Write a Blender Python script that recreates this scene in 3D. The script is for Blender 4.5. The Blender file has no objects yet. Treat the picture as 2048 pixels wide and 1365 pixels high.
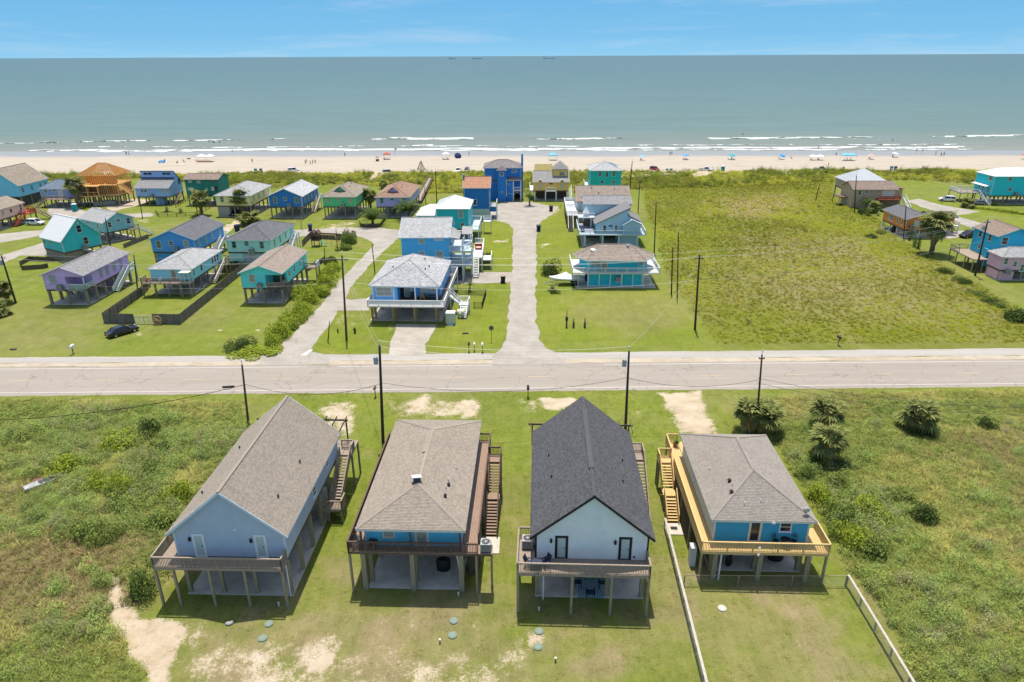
import bpy, bmesh, math, random
import numpy as np
from mathutils import Vector, Matrix

# ------------------------------------------------------------------ camera, sky, sun
S = bpy.context.scene
COL = S.collection
CAM_H = 42.0
PITCH = math.atan(570.5 / 1365.3)
ROLL = math.atan(9 / 2048)
cam = bpy.data.objects.new("camera", bpy.data.cameras.new("camera"))
COL.objects.link(cam)
cam.data.sensor_width = 36
cam.data.lens = 24
cam.data.clip_start = 0.5
cam.data.clip_end = 200000
cam.matrix_world = Matrix.Translation((0,0, CAM_H)) @ Matrix.Rotation(math.pi / 2 - PITCH,4, 'X') @ Matrix.Rotation(-ROLL,4, 'Z')
S.camera = cam

SUN_EL, SUN_AZ = math.radians(75.3), math.radians(-3)
W = bpy.data.worlds.new("World")
S.world = W
W.use_nodes = True
nt = W.node_tree
nt.nodes.clear()
def _n(tree, t, **kw):
  n = tree.nodes.new(t)
  for k, v in kw.items():
    if k.startswith('i_'):
      key = k[2:]
      n.inputs[int(key) if key.isdigit() else key].default_value = v
    else:
      setattr(n, k, v)
  return n
out = _n(nt, 'ShaderNodeOutputWorld')
bg = _n(nt, 'ShaderNodeBackground', i_Strength=0.14)
sky = _n(nt, 'ShaderNodeTexSky', sky_type='NISHITA', sun_disc=False, sun_elevation=SUN_EL, sun_rotation=SUN_AZ,
         altitude=0, air_density=1.0, dust_density=1.6, ozone_density=1.0)
geo = _n(nt, 'ShaderNodeTexCoord')
sep = _n(nt, 'ShaderNodeSeparateXYZ')
nt.links.new(geo.outputs['Generated'], sep.inputs[0])
# clear-blue marine air: the haze band of the sky model is tinted towards the azure the photograph shows
ramp = _n(nt, 'ShaderNodeValToRGB')
cr = ramp.color_ramp
cr.elements[0].position = 0.0
cr.elements[0].color = (1.55,3.5,5.1,1)
cr.elements[1].position = 0.35
cr.elements[1].color = (.6,1.75,3.4,1)
e = cr.elements.new(0.09); e.color = (.50,2.25,4.3,1)
e = cr.elements.new(0.025); e.color = (.95,2.9,4.8,1)
nt.links.new(sep.outputs['Z'], ramp.inputs[0])
fade = _n(nt, 'ShaderNodeMapRange', clamp=True, interpolation_type='SMOOTHSTEP')
fade.inputs[1].default_value = 0.06; fade.inputs[2].default_value = 0.42; fade.inputs[3].default_value = .92; fade.inputs[4].default_value = 0.0
nt.links.new(sep.outputs['Z'], fade.inputs[0])
mul = _n(nt, 'ShaderNodeMix', data_type='RGBA')
nt.links.new(fade.outputs[0], mul.inputs[0])
nt.links.new(sky.outputs[0], mul.inputs[6])
nt.links.new(ramp.outputs[0], mul.inputs[7])
# thin cirrus: streaky noise on the direction, everywhere above the horizon
mp = _n(nt, 'ShaderNodeMapping')
mp.inputs['Scale'].default_value = (2.2,2.2,26.0)
mp.inputs['Rotation'].default_value = (0.0, math.radians(3.2),0.0)
mp.inputs['Location'].default_value = (0.95,0.3,0.9)
nt.links.new(geo.outputs['Generated'], mp.inputs[0])
nz = _n(nt, 'ShaderNodeTexNoise', i_Scale=1.6, i_Detail=7.0, i_Roughness=0.62, i_Distortion=0.5)
nt.links.new(mp.outputs[0], nz.inputs['Vector'])
cm = _n(nt, 'ShaderNodeMapRange', clamp=True)
cm.inputs[1].default_value = 0.52; cm.inputs[2].default_value = 0.90; cm.inputs[3].default_value = 0.0; cm.inputs[4].default_value = 0.5
nt.links.new(nz.outputs[0], cm.inputs[0])
mx = _n(nt, 'ShaderNodeMix', data_type='RGBA')
mx.inputs[7].default_value = (4.2,4.5,4.8,1)
nt.links.new(cm.outputs[0], mx.inputs[0])
nt.links.new(mul.outputs[2], mx.inputs[6])
nt.links.new(mx.outputs[2], bg.inputs[0])
nt.links.new(bg.outputs[0], out.inputs[0])

sun = bpy.data.objects.new("sun", bpy.data.lights.new("sun", 'SUN'))
COL.objects.link(sun)
sun.data.energy = 4.0
sun.data.angle = math.radians(0.53)
sun.data.color = (1.0,0.94,0.84)
sun.rotation_euler = (-(math.pi / 2 - SUN_EL),0,-SUN_AZ)
sun.location = (0,60,90)
S.view_settings.view_transform = 'Standard'
S.view_settings.look = 'None'
S.view_settings.gamma = 1
S.view_settings.exposure = 0.40
S.view_settings.use_curve_mapping = False
S.render.engine = 'CYCLES'
S.cycles.max_bounces = 6
S.cycles.transparent_max_bounces = 8

# ------------------------------------------------------------------ survey: photograph pixel -> ground point
F_PX = 1365.3
def ray(x, y):
  u, v = x - 1024, y - 682.5
  c, s = math.cos(ROLL), math.sin(ROLL)
  u, v = (u * c - v * s) / F_PX,(u * s + v * c) / F_PX
  cp, sp = math.cos(PITCH), math.sin(PITCH)
  return Vector((u, cp - v * sp,-sp - v * cp))
def at(x, y, z=0.0):
  d = ray(x, y)
  t = (z - CAM_H) / d.z
  return Vector((d.x * t, d.y * t, z))
def top_z(px, py, Y):
  d = ray(px, py)
  return CAM_H + d.z * Y / d.y

R = random.Random(7)
NR = np.random.default_rng(11)

# ------------------------------------------------------------------ materials
MATS = {}
def principled(name):
  m = bpy.data.materials.new(name)
  m.use_nodes = True
  t = m.node_tree
  return m, t, t.nodes['Principled BSDF']
def mat(name, col, rough=0.8, var=0.18, scale=1.5, bump=0.0, bscale=20.0, spec=0.3, metal=0.0, stretch=(1,1,1), island=0.0, dirt=0.0):
  """Procedural paint / wood / metal: mottled by noise, optionally streaked, bumped and weathered."""
  if name in MATS:
    return MATS[name]
  m, t, b = principled(name)
  tc = _n(t, 'ShaderNodeTexCoord')
  mpn = _n(t, 'ShaderNodeMapping')
  mpn.inputs['Scale'].default_value = stretch
  t.links.new(tc.outputs['Object'], mpn.inputs[0])
  no = _n(t, 'ShaderNodeTexNoise', i_Scale=scale, i_Detail=6.0, i_Roughness=0.65)
  t.links.new(mpn.outputs[0], no.inputs['Vector'])
  mr = _n(t, 'ShaderNodeMapRange')
  mr.inputs[1].default_value = 0.3; mr.inputs[2].default_value = 0.7
  mr.inputs[3].default_value = 1 - var; mr.inputs[4].default_value = 1 + var
  t.links.new(no.outputs[0], mr.inputs[0])
  val = mr.outputs[0]
  if island:
    g = _n(t, 'ShaderNodeNewGeometry')
    ir = _n(t, 'ShaderNodeMapRange')
    ir.inputs[3].default_value = 1 - island; ir.inputs[4].default_value = 1 + island
    t.links.new(g.outputs['Random Per Island'], ir.inputs[0])
    mm = _n(t, 'ShaderNodeMath', operation='MULTIPLY')
    t.links.new(val, mm.inputs[0]); t.links.new(ir.outputs[0], mm.inputs[1])
    val = mm.outputs[0]
  hs = _n(t, 'ShaderNodeHueSaturation')
  hs.inputs['Color'].default_value = (*col,1)
  t.links.new(val, hs.inputs['Value'])
  cout = hs.outputs[0]
  if dirt:
    n2 = _n(t, 'ShaderNodeTexNoise', i_Scale=0.7, i_Detail=8.0, i_Roughness=0.7)
    t.links.new(tc.outputs['Object'], n2.inputs['Vector'])
    r2 = _n(t, 'ShaderNodeMapRange')
    r2.inputs[1].default_value = 0.5; r2.inputs[2].default_value = 0.75
    r2.inputs[3].default_value = 0; r2.inputs[4].default_value = dirt
    t.links.new(n2.outputs[0], r2.inputs[0])
    mxx = _n(t, 'ShaderNodeMix', data_type='RGBA')
    mxx.inputs[7].default_value = (col[0] * .45 + .04, col[1] * .43 + .035, col[2] * .4 + .025,1)
    t.links.new(r2.outputs[0], mxx.inputs[0]); t.links.new(cout, mxx.inputs[6])
    cout = mxx.outputs[2]
  t.links.new(cout, b.inputs['Base Color'])
  b.inputs['Roughness'].default_value = rough
  b.inputs['Metallic'].default_value = metal
  b.inputs['Specular IOR Level'].default_value = spec
  if bump:
    nb = _n(t, 'ShaderNodeTexNoise', i_Scale=bscale, i_Detail=4.0)
    t.links.new(mpn.outputs[0], nb.inputs['Vector'])
    bp = _n(t, 'ShaderNodeBump', i_Strength=bump, i_Distance=0.03)
    t.links.new(nb.outputs[0], bp.inputs['Height'])
    t.links.new(bp.outputs[0], b.inputs['Normal'])
  MATS[name] = m
  return m
def paint(name, col, **k):
  k.setdefault('rough',0.6); k.setdefault('var',0.07); k.setdefault('scale',0.8); k.setdefault('dirt',0.10)
  return mat(name, col, **k)
def wood(name, col, **k):
  k.setdefault('var',0.3); k.setdefault('scale',3.0); k.setdefault('stretch',(3,3,.6)); k.setdefault('dirt',0.3)
  return mat(name, col, **k)
def leaf_mat(name, col, var=0.35, trans=0.3, inst=False, up=.3):
  if name in MATS:
    return MATS[name]
  m, t, b = principled(name)
  t.nodes.remove(b)
  o = t.nodes['Material Output']
  g = _n(t, 'ShaderNodeNewGeometry')
  mr = _n(t, 'ShaderNodeMapRange')
  mr.inputs[3].default_value = 1 - var; mr.inputs[4].default_value = 1 + var
  t.links.new(g.outputs['Random Per Island'], mr.inputs[0])
  hs = _n(t, 'ShaderNodeHueSaturation')
  hs.inputs['Color'].default_value = (*col,1)
  if inst:
    a = _n(t, 'ShaderNodeAttribute', attribute_type='INSTANCER', attribute_name='tint')
    t.links.new(a.outputs['Color'], hs.inputs['Color'])
  t.links.new(mr.outputs[0], hs.inputs['Value'])
  hr = _n(t, 'ShaderNodeMapRange')
  hr.inputs[3].default_value = 0.485; hr.inputs[4].default_value = 0.515
  t.links.new(g.outputs['Random Per Island'], hr.inputs[0])
  t.links.new(hr.outputs[0], hs.inputs['Hue'])
  d = _n(t, 'ShaderNodeBsdfDiffuse')
  tr = _n(t, 'ShaderNodeBsdfTranslucent')
  t.links.new(hs.outputs[0], d.inputs[0]); t.links.new(hs.outputs[0], tr.inputs[0])
  # added brightening: shading normal tilted upwards so leaves take more overhead light
  nm = _n(t, 'ShaderNodeMix', data_type='VECTOR', i_0=up)
  nm.inputs[5].default_value = (0,0,1)
  t.links.new(g.outputs['Normal'], nm.inputs[4])
  vn = _n(t, 'ShaderNodeVectorMath', operation='NORMALIZE')
  t.links.new(nm.outputs[1], vn.inputs[0])
  t.links.new(vn.outputs[0], d.inputs['Normal'])
  ms = _n(t, 'ShaderNodeMixShader', i_0=trans)
  t.links.new(d.outputs[0], ms.inputs[1]); t.links.new(tr.outputs[0], ms.inputs[2])
  t.links.new(ms.outputs[0], o.inputs[0])
  MATS[name] = m
  return m
def glass_mat(name, col=(0.02,0.028,0.035), rough=0.08):
  if name not in MATS:
    m, t, b = principled(name)
    b.inputs['Base Color'].default_value = (*col,1)
    b.inputs['Roughness'].default_value = rough
    b.inputs['Specular IOR Level'].default_value = 0.6
    MATS[name] = m
  return MATS[name]
def shingle_mat(name, col, var=0.25, island=0.0):
  """Asphalt shingle for roofs too far off to pick tabs apart: granular mottling in courses along the slope (UV in metres)."""
  if name in MATS:
    return MATS[name]
  m, t, b = principled(name)
  uv = _n(t, 'ShaderNodeUVMap')
  br = _n(t, 'ShaderNodeTexBrick', i_Scale=1.0)
  br.offset = 0.5
  br.inputs['Color1'].default_value = (*[c * (1 + var) for c in col],1)
  br.inputs['Color2'].default_value = (*[c * (1 - var) for c in col],1)
  br.inputs['Mortar'].default_value = (*[c * .8 for c in col],1)
  br.inputs['Mortar Size'].default_value = 0.012
  br.inputs['Brick Width'].default_value = 0.33
  br.inputs['Row Height'].default_value = 0.15
  t.links.new(uv.outputs[0], br.inputs[0])
  no = _n(t, 'ShaderNodeTexNoise', i_Scale=0.9, i_Detail=8.0, i_Roughness=0.7)
  t.links.new(uv.outputs[0], no.inputs['Vector'])
  mr = _n(t, 'ShaderNodeMapRange')
  mr.inputs[1].default_value = .3; mr.inputs[2].default_value = .7; mr.inputs[3].default_value = .84; mr.inputs[4].default_value = 1.14
  t.links.new(no.outputs[0], mr.inputs[0])
  hs = _n(t, 'ShaderNodeHueSaturation')
  t.links.new(br.outputs[0], hs.inputs['Color']); t.links.new(mr.outputs[0], hs.inputs['Value'])
  t.links.new(hs.outputs[0], b.inputs['Base Color'])
  b.inputs['Roughness'].default_value = 0.92
  b.inputs['Specular IOR Level'].default_value = 0.15
  MATS[name] = m
  return m

# ------------------------------------------------------------------ mesh building
class MB:
  def __init__(s):
    s.v, s.f, s.uv = [],[], {}
  def add(s, pts, faces):
    o = len(s.v)
    s.v.extend(tuple(p) for p in pts)
    s.f.extend(tuple(i + o for i in f) for f in faces)
    return s
  def box(s, x0, y0, z0, x1, y1, z1):
    p = [(x0, y0, z0),(x1, y0, z0),(x1, y1, z0),(x0, y1, z0),(x0, y0, z1),(x1, y0, z1),(x1, y1, z1),(x0, y1, z1)]
    return s.add(p,[(0,3,2,1),(4,5,6,7),(0,1,5,4),(1,2,6,5),(2,3,7,6),(3,0,4,7)])
  def cbox(s, c, w, d, h):
    return s.box(c[0] - w / 2, c[1] - d / 2, c[2], c[0] + w / 2, c[1] + d / 2, c[2] + h)
  def prism(s, pts, off):
    """Closed solid: polygon pts extruded by the vector off."""
    n = len(pts)
    P = [Vector(p) for p in pts]
    off = Vector(off)
    nrm = Vector((0,0,0))
    for i in range(n):
      nrm += P[i].cross(P[(i + 1) % n])
    if nrm.dot(off) > 0:
      P = P[::-1]
    q = [p + off for p in P]
    f = [tuple(range(n)), tuple(range(2 * n - 1, n - 1,-1))]
    f += [(i, i + n,(i + 1) % n + n,(i + 1) % n) for i in range(n)]
    return s.add(P + q, f)
  def beam(s, a, b, w, h=None, up=(0,0,1)):
    a, b = Vector(a), Vector(b)
    h = h or w
    d = (b - a)
    if d.length < 1e-6:
      return s
    d.normalize()
    up = Vector(up)
    if abs(d.dot(up)) > .98:
      up = Vector((0,1,0))
    x = d.cross(up).normalized() * (w / 2)
    y = x.cross(d).normalized() * (h / 2)
    p = [a - x - y, a + x - y, a + x + y, a - x + y, b - x - y, b + x - y, b + x + y, b - x + y]
    return s.add(p,[(0,1,2,3),(7,6,5,4),(0,4,5,1),(1,5,6,2),(2,6,7,3),(3,7,4,0)])
  def cyl(s, a, b, r0, r1=None, n=8):
    a, b = Vector(a), Vector(b)
    r1 = r0 if r1 is None else r1
    d = (b - a).normalized()
    x = d.orthogonal().normalized()
    y = d.cross(x)
    p = []
    for c, r in ((a, r0),(b, r1)):
      for i in range(n):
        t = 2 * math.pi * i / n
        p.append(c + x * (r * math.cos(t)) + y * (r * math.sin(t)))
    f = [tuple(range(n - 1,-1,-1)), tuple(range(n,2 * n))]
    f += [(i,(i + 1) % n,(i + 1) % n + n, i + n) for i in range(n)]
    return s.add(p, f)
  def tube(s, pts, r, n=5):
    for i in range(len(pts) - 1):
      s.cyl(pts[i], pts[i + 1], r, r, n)
    return s
  def ell(s, c, rx, ry, rz, n=10, m=6):
    p, f = [],[]
    for j in range(m + 1):
      ph = math.pi * j / m
      for i in range(n):
        t = 2 * math.pi * i / n
        p.append((c[0] + rx * math.sin(ph) * math.cos(t), c[1] + ry * math.sin(ph) * math.sin(t), c[2] + rz * math.cos(ph)))
    for j in range(m):
      for i in range(n):
        f.append((j * n + i,(j + 1) * n + i,(j + 1) * n + (i + 1) % n, j * n + (i + 1) % n))
    return s.add(p, f)
  def loft(s, rings, cap=True):
    """Rings: equal-length closed loops of points."""
    n = len(rings[0])
    p = [q for r in rings for q in r]
    f = []
    for j in range(len(rings) - 1):
      for i in range(n):
        f.append((j * n + i, j * n + (i + 1) % n,(j + 1) * n + (i + 1) % n,(j + 1) * n + i))
    if cap:
      f.append(tuple(range(n - 1,-1,-1)))
      f.append(tuple((len(rings) - 1) * n + i for i in range(n)))
    return s.add(p, f)
  def mesh(s, name, m=None, smooth=False):
    me = bpy.data.meshes.new(name)
    me.from_pydata(s.v,[], s.f)
    if s.uv:
      l = me.uv_layers.new(name='UVMap')
      for p in me.polygons:
        if p.index in s.uv:
          for k, li in enumerate(p.loop_indices):
            l.data[li].uv = s.uv[p.index][k]
    if smooth:
      me.polygons.foreach_set('use_smooth',[True] * len(me.polygons))
    if m:
      me.materials.append(m)
    return me
  def build(s, name, m, parent=None, loc=None, rot=0.0, smooth=False):
    return link(name, s.mesh(name, m, smooth), parent, loc, rot)
def link(name, me, parent=None, loc=None, rot=0.0):
  o = bpy.data.objects.new(name, me)
  COL.objects.link(o)
  o.parent = parent
  if loc is not None:
    o.location = loc
  if rot:
    o.rotation_euler = (0,0, rot) if isinstance(rot,(int, float)) else rot
  return o
def tag(o, label, cat, group=None, kind=None):
  o['label'] = label
  o['category'] = cat
  if group: o['group'] = group
  if kind: o['kind'] = kind
  return o
def thing(name, label, cat, loc=(0,0,0), rot=0.0, group=None):
  return tag(link(name, None, None, loc, rot), label, cat, group)
def struct(o):
  o['kind'] = 'structure'
  return o
def stuff(o, label=None, cat=None):
  o['kind'] = 'stuff'
  if label: o['label'] = label
  if cat: o['category'] = cat
  return o
def copy_tree(o, parent=None):
  c = o.copy()
  COL.objects.link(c)
  c.parent = parent
  for ch in list(o.children):
    copy_tree(ch, c)
  return c
# ------------------------------------------------------------------ ground: zone masks in world metres
def vnoise(x, y, cell, seed, octv=4):
  x = np.asarray(x, float); y = np.asarray(y, float)
  tot = np.zeros_like(x); amp, norm = 1.0,0.0
  for o in range(octv):
    g = np.random.default_rng(seed + o).random((256,256))
    fx, fy = x / cell + 37.3 * o, y / cell + 11.7 * o
    ix, iy = np.floor(fx).astype(int), np.floor(fy).astype(int)
    tx, ty = fx - ix, fy - iy
    tx, ty = tx * tx * (3 - 2 * tx), ty * ty * (3 - 2 * ty)
    a, b = g[ix % 256, iy % 256], g[(ix + 1) % 256, iy % 256]
    c, d = g[ix % 256,(iy + 1) % 256], g[(ix + 1) % 256,(iy + 1) % 256]
    tot += amp * ((a * (1 - tx) + b * tx) * (1 - ty) + (c * (1 - tx) + d * tx) * ty)
    norm += amp; amp *= 0.5; cell /= 2.1
  return tot / norm
def sd_poly(x, y, poly):
  """Signed distance to a polygon, negative inside."""
  d = np.full(x.shape,1e9); inside = np.zeros(x.shape, bool)
  n = len(poly)
  for i in range(n):
    ax, ay = poly[i][0], poly[i][1]; bx, by = poly[(i + 1) % n][0], poly[(i + 1) % n][1]
    ex, ey = bx - ax, by - ay
    t = np.clip(((x - ax) * ex + (y - ay) * ey) / (ex * ex + ey * ey + 1e-9),0,1)
    d = np.minimum(d,(x - ax - t * ex) ** 2 + (y - ay - t * ey) ** 2)
    cond = ((ay > y) != (by > y)) & (x < (bx - ax) * (y - ay) / (by - ay + 1e-12) + ax)
    inside ^= cond
  d = np.sqrt(d)
  return np.where(inside,-d, d)
def P(*px):
  return [tuple(at(a, b)[:2]) for a, b in px]
def sstep(a, b, x):
  t = np.clip((x - a) / (b - a),0,1)
  return t * t * (3 - 2 * t)
Z_MEADOW = [  # tall unmown growth
  P((-900,796),(-20,800),(300,805),(480,810),(500,870),(420,960),(345,1062),(318,1150),(268,1190),(236,1240),(240,1300),(285,1365),(300,1500),(-1200,1500)),
  P((1560,880),(1550,850),(1570,800),(1700,787),(2048,782),(2900,775),(3300,1500),(1920,1500),(1850,1365),(1785,1240),(1705,1120),(1640,1010),(1600,950)),
  P((1290,352),(1662,350),(1672,400),(1760,440),(1800,480),(1870,520),(1945,560),(2010,600),(2060,640),(2300,690),(2300,700),(1450,700),(1410,655),(1370,600),(1330,545),(1320,480),(1290,420)),
]
Z_DUNE = [P((-500,349),(200,350),(700,350),(960,347),(1260,345),(1500,342),(2048,340),(2700,338),(2700,378),(2048,372),(1800,362),(1660,366),(1270,380),(1150,376),(1060,388),(870,400),(840,372),(700,372),(560,376),(470,372),(300,362),(60,366),(-500,372))]
Z_SAND = [  # bare sand patches: polygon, softness
  (P((222,1150),(248,1155),(258,1200),(290,1230),(320,1235),(372,1262),(362,1300),(350,1340),(380,1400),(300,1420),(285,1340),(245,1290),(215,1260),(208,1200)),.55,1.0),
  (P((330,1290),(420,1262),(480,1262),(560,1300),(640,1260),(670,1262),(690,1330),(700,1400),(330,1400)),2.2,.66),
  (P((380,1270),(402,1245),(412,1255),(384,1325),(366,1330)),.7,.75),
  (P((412,1290),(425,1270),(436,1275),(426,1305),(414,1308)),.7,.7),
  (P((648,1246),(664,1250),(690,1290),(672,1330),(640,1350),(600,1350),(640,1320),(668,1290)),.7,.95),
  (P((690,1330),(760,1310),(830,1330),(900,1365),(900,1420),(640,1420)),1.6,.66),
  (P((1000,1360),(1008,1320),(1020,1300),(1028,1310),(1012,1350),(1010,1380)),.8,.6),
  (P((925,1372),(935,1335),(948,1338),(945,1375)),.8,.6),
  (P((1110,1262),(1250,1262),(1245,1310),(1150,1320),(1120,1300)),1.6,.35),
  (P((1056,1258),(1092,1258),(1098,1306),(1056,1304)),.5,.75),
  (P((500,1320),(540,1330),(560,1365),(520,1380),(470,1365)),1.0,.62),
  (P((650,800),(705,800),(716,848),(700,880),(672,862),(645,838)),1.6,.80),
  (P((780,800),(960,790),(975,800),(972,838),(900,836),(820,838),(770,826)),2.2,.72),
  (P((900,795),(968,795),(962,838),(918,838)),1.2,.9),
  (P((1040,800),(1095,808),(1080,822),(1040,820)),1.3,.6),
  (P((1255,822),(1300,818),(1312,830),(1262,834)),1.0,.45),
  (P((250,826),(330,822),(470,822),(560,826),(560,832),(330,832)),.9,.45),
  (P((120,868),(148,864),(146,880),(124,884)),.8,.0),
  (P((378,884),(398,880),(392,898),(380,905)),.8,.6),
  (P((228,712),(262,676),(300,652),(312,652),(270,684),(240,714)),.9,.55),
  (P((650,642),(700,610),(740,612),(745,655),(700,662),(660,662)),3.0,.36),
  (P((770,655),(790,645),(800,655),(785,662)),1.0,.5),
  (P((640,455),(690,440),(715,446),(690,462),(640,464)),1.2,.6),
  (P((740,462),(790,456),(800,470),(760,470)),1.2,.5),
  (P((560,440),(620,420),(640,424),(590,446)),1.0,.5),
  (P((435,462),(470,440),(486,440),(470,455),(450,470),(438,476)),.9,.9),
  (P((270,440),(300,438),(302,446),(270,448)),.9,.5),
  (P((930,368),(735,372),(745,352),(760,340),(790,342),(775,352),(760,362)),.8,.0),
  (P((738,362),(746,350),(760,346),(772,352),(770,356),(756,360),(744,366)),1.0,.9),
  (P((764,356),(772,348),(790,350),(786,358)),1.0,.8),
  (P((1075,420),(1118,410),(1122,418),(1090,440),(1074,452)),1.4,.7),
  (P((1076,490),(1104,484),(1108,490),(1084,496)),.9,.7),
  (P((980,480),(1020,478),(1022,486),(982,486)),.9,.6),
  (P((1380,352),(1412,344),(1428,350),(1416,356),(1386,357)),1.0,.95),
  (P((1475,346),(1490,345),(1490,351),(1478,352)),.8,.9),
  (P((1628,347),(1640,346),(1638,352),(1626,352)),.8,.8),
  (P((1320,351),(1334,348),(1338,353),(1324,354)),.8,.8),
  (P((1215,356),(1300,352),(1300,357),(1220,361)),.8,.7),
  (P((40,354),(180,352),(300,356),(300,358),(40,359)),.6,.4),
  (P((1200,612),(1290,590),(1380,600),(1400,650),(1300,640)),5.0,.2),
  (P((1436,1218),(1454,1216),(1458,1245),(1444,1246)),.5,.65),
  (P((515,1282),(535,1252),(545,1252),(528,1285)),.6,.55),
  (P((902,1240),(918,1240),(914,1270),(896,1275)),.6,.5),
]
Z_SAND.append((P((1306,783),(1406,781),(1412,800),(1416,826),(1424,850),(1442,870),(1352,872),(1346,846),(1346,830),(1326,806)),.9,1.0))
Z_SAND.append((P((1320,786),(1396,784),(1408,838),(1424,866),(1366,868),(1356,832)),.6,1.25))
Z_SAND.append((P((1083,797),(1142,795),(1160,802),(1120,822),(1092,820)),.8,1.1))
Z_SAND.append((P((600,1292),(760,1280),(1050,1284),(1070,1430),(540,1430)),2.5,.60))
Z_SAND.append((P((690,1232),(830,1240),(860,1300),(700,1300)),2.0,.33))
Z_DRY = [  # thin, yellowed or brown growth
  (P((-200,1075),(150,1060),(330,1060),(315,1130),(262,1190),(230,1235),(140,1240),(0,1260),(-300,1260)),5,.95),
  (P((0,840),(200,836),(200,860),(0,870)),4,.3),
  (P((0,930),(60,960),(80,1050),(-100,1060)),4,.5),
  (P((700,1200),(900,1230),(1000,1300),(1000,1420),(560,1420),(640,1250)),5,.6),
  (P((380,1250),(560,1300),(620,1420),(340,1420)),4,.5),
  (P((1080,1240),(1300,1240),(1330,1330),(1200,1420),(1050,1420),(1060,1290)),4,.45),
  (P((1380,1190),(1640,1190),(1740,1420),(1420,1420)),5,.5),
  (P((1640,1010),(1800,1010),(1960,1080),(1930,1130),(1760,1090),(1690,1060)),3,.0),
  (P((1850,860),(2048,860),(2300,1000),(2048,1120),(1960,1000)),5,.55),
  (P((1400,795),(1800,790),(1800,820),(1600,830),(1420,815)),4,.35),
  (P((1130,600),(1350,585),(1400,640),(1250,660),(1140,640)),5,.35),
  (P((1440,400),(1560,385),(1600,410),(1520,440),(1450,430)),7,.85),
  (P((1300,360),(1500,356),(1540,372),(1400,372)),5,.4),
  (P((1480,470),(1700,470),(1900,560),(1980,640),(1700,640),(1450,600)),9,.45),
  (P((0,620),(150,600),(250,640),(150,700),(-60,700)),6,.25),
  (P((-20,728),(600,722),(600,735),(-20,738)),1.5,.8),
]
Z_LUSH = [
  (P((1080,590),(1340,570),(1450,690),(1100,690),(1075,640)),4,.7),
  (P((860,640),(1010,560),(1010,690),(870,700)),3,.8),
  (P((640,668),(760,655),(760,705),(630,705)),3,.6),
  (P((950,440),(1025,440),(1025,540),(960,530)),3,.9),
  (P((1080,400),(1150,420),(1160,570),(1080,580)),3,.7),
  (P((720,800),(770,880),(730,1040),(700,1000)),4,.25),
  (P((1560,850),(1640,900),(1720,1010),(1780,1120),(1700,1120),(1620,960)),3,.8),
  (P((80,880),(420,850),(380,1000),(120,1040)),6,.45),
  (P((1840,395),(1980,410),(2100,440),(2048,460),(1900,420)),4,.5),
  (P((1700,420),(1800,490),(1880,560),(1820,560),(1690,470)),4,.7),
  (P((1290,440),(1340,460),(1400,560),(1340,540)),4,.5),
]
def mask_of(zs, x, y, seed, jit=2.2):
  m = np.zeros_like(x)
  n = (vnoise(x, y,3.0, seed,5) - .5) * 2
  for poly, soft, amt in zs:
    if amt <= 0: continue
    xs = [p[0] for p in poly]; ys = [p[1] for p in poly]
    pad = soft * 3 + 2
    sel = (x > min(xs) - pad) & (x < max(xs) + pad) & (y > min(ys) - pad) & (y < max(ys) + pad)
    if not sel.any(): continue
    d = sd_poly(x[sel], y[sel], poly) + n[sel] * soft * jit * .6
    m[sel] = np.maximum(m[sel], amt * sstep(soft,-soft, d))
  return m
def meadow_of(x, y):
  n = (vnoise(x, y,4.0,55,4) - .5) * 2
  m = np.zeros_like(x)
  for poly in Z_MEADOW:
    m = np.maximum(m, sstep(.9,-.9, sd_poly(x, y, poly) + n * .8))
  return m
def dune_of(x, y):
  n = (vnoise(x, y,9.0,77,4) - .5) * 2
  return sstep(1.5,-1.5, sd_poly(x, y, Z_DUNE[0]) + n * 3.0)
def ground_z(x, y):
  """Gentle swells in the unmown field, low dunes before the beach; flat under the houses and lawns."""
  x = np.asarray(x, float); y = np.asarray(y, float)
  d = sstep(236,252, y) * sstep(276,266, y)
  z = d * (vnoise(x, y,16,91,3) * 1.5 - .15)
  z += meadow_of(x, y) * sstep(95,110, y) * (vnoise(x, y,14,92,3) - .45) * .7
  return z

rows = [8.0]
while rows[-1] < 277: rows.append(rows[-1] + max(.35, rows[-1] * .0058))
gy = np.array(rows); tx = np.linspace(-1,1,421)
tx = np.sign(tx) * (np.abs(tx) * .82 + .18 * np.abs(tx) ** 4)
GX = tx[None, :] * (gy[:, None] * 1.05 + 45) ; GY = np.repeat(gy[:, None],421,1)
fx, fy = GX.ravel(), GY.ravel()
gz = ground_z(fx, fy)
nrow, ncol = GX.shape
idx = np.arange(nrow * ncol).reshape(nrow, ncol)
quads = np.stack([idx[:-1, :-1], idx[:-1,1:], idx[1:,1:], idx[1:, :-1]],-1).reshape(-1,4)
def np_mesh(name, co, quads, m):
  me = bpy.data.meshes.new(name)
  me.vertices.add(len(co)); me.vertices.foreach_set('co', np.asarray(co, np.float32).ravel())
  k = quads.shape[1]
  me.loops.add(quads.size); me.loops.foreach_set('vertex_index', quads.ravel().astype(np.int32))
  me.polygons.add(len(quads)); me.polygons.foreach_set('loop_start', np.arange(0, quads.size, k, dtype=np.int32))
  me.update(calc_edges=True)
  me.validate()
  if m: me.materials.append(m)
  return me
def fattr(me, name, vals):
  a = me.attributes.new(name, 'FLOAT', 'POINT')
  a.data.foreach_set('value', np.asarray(vals, np.float32))

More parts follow.
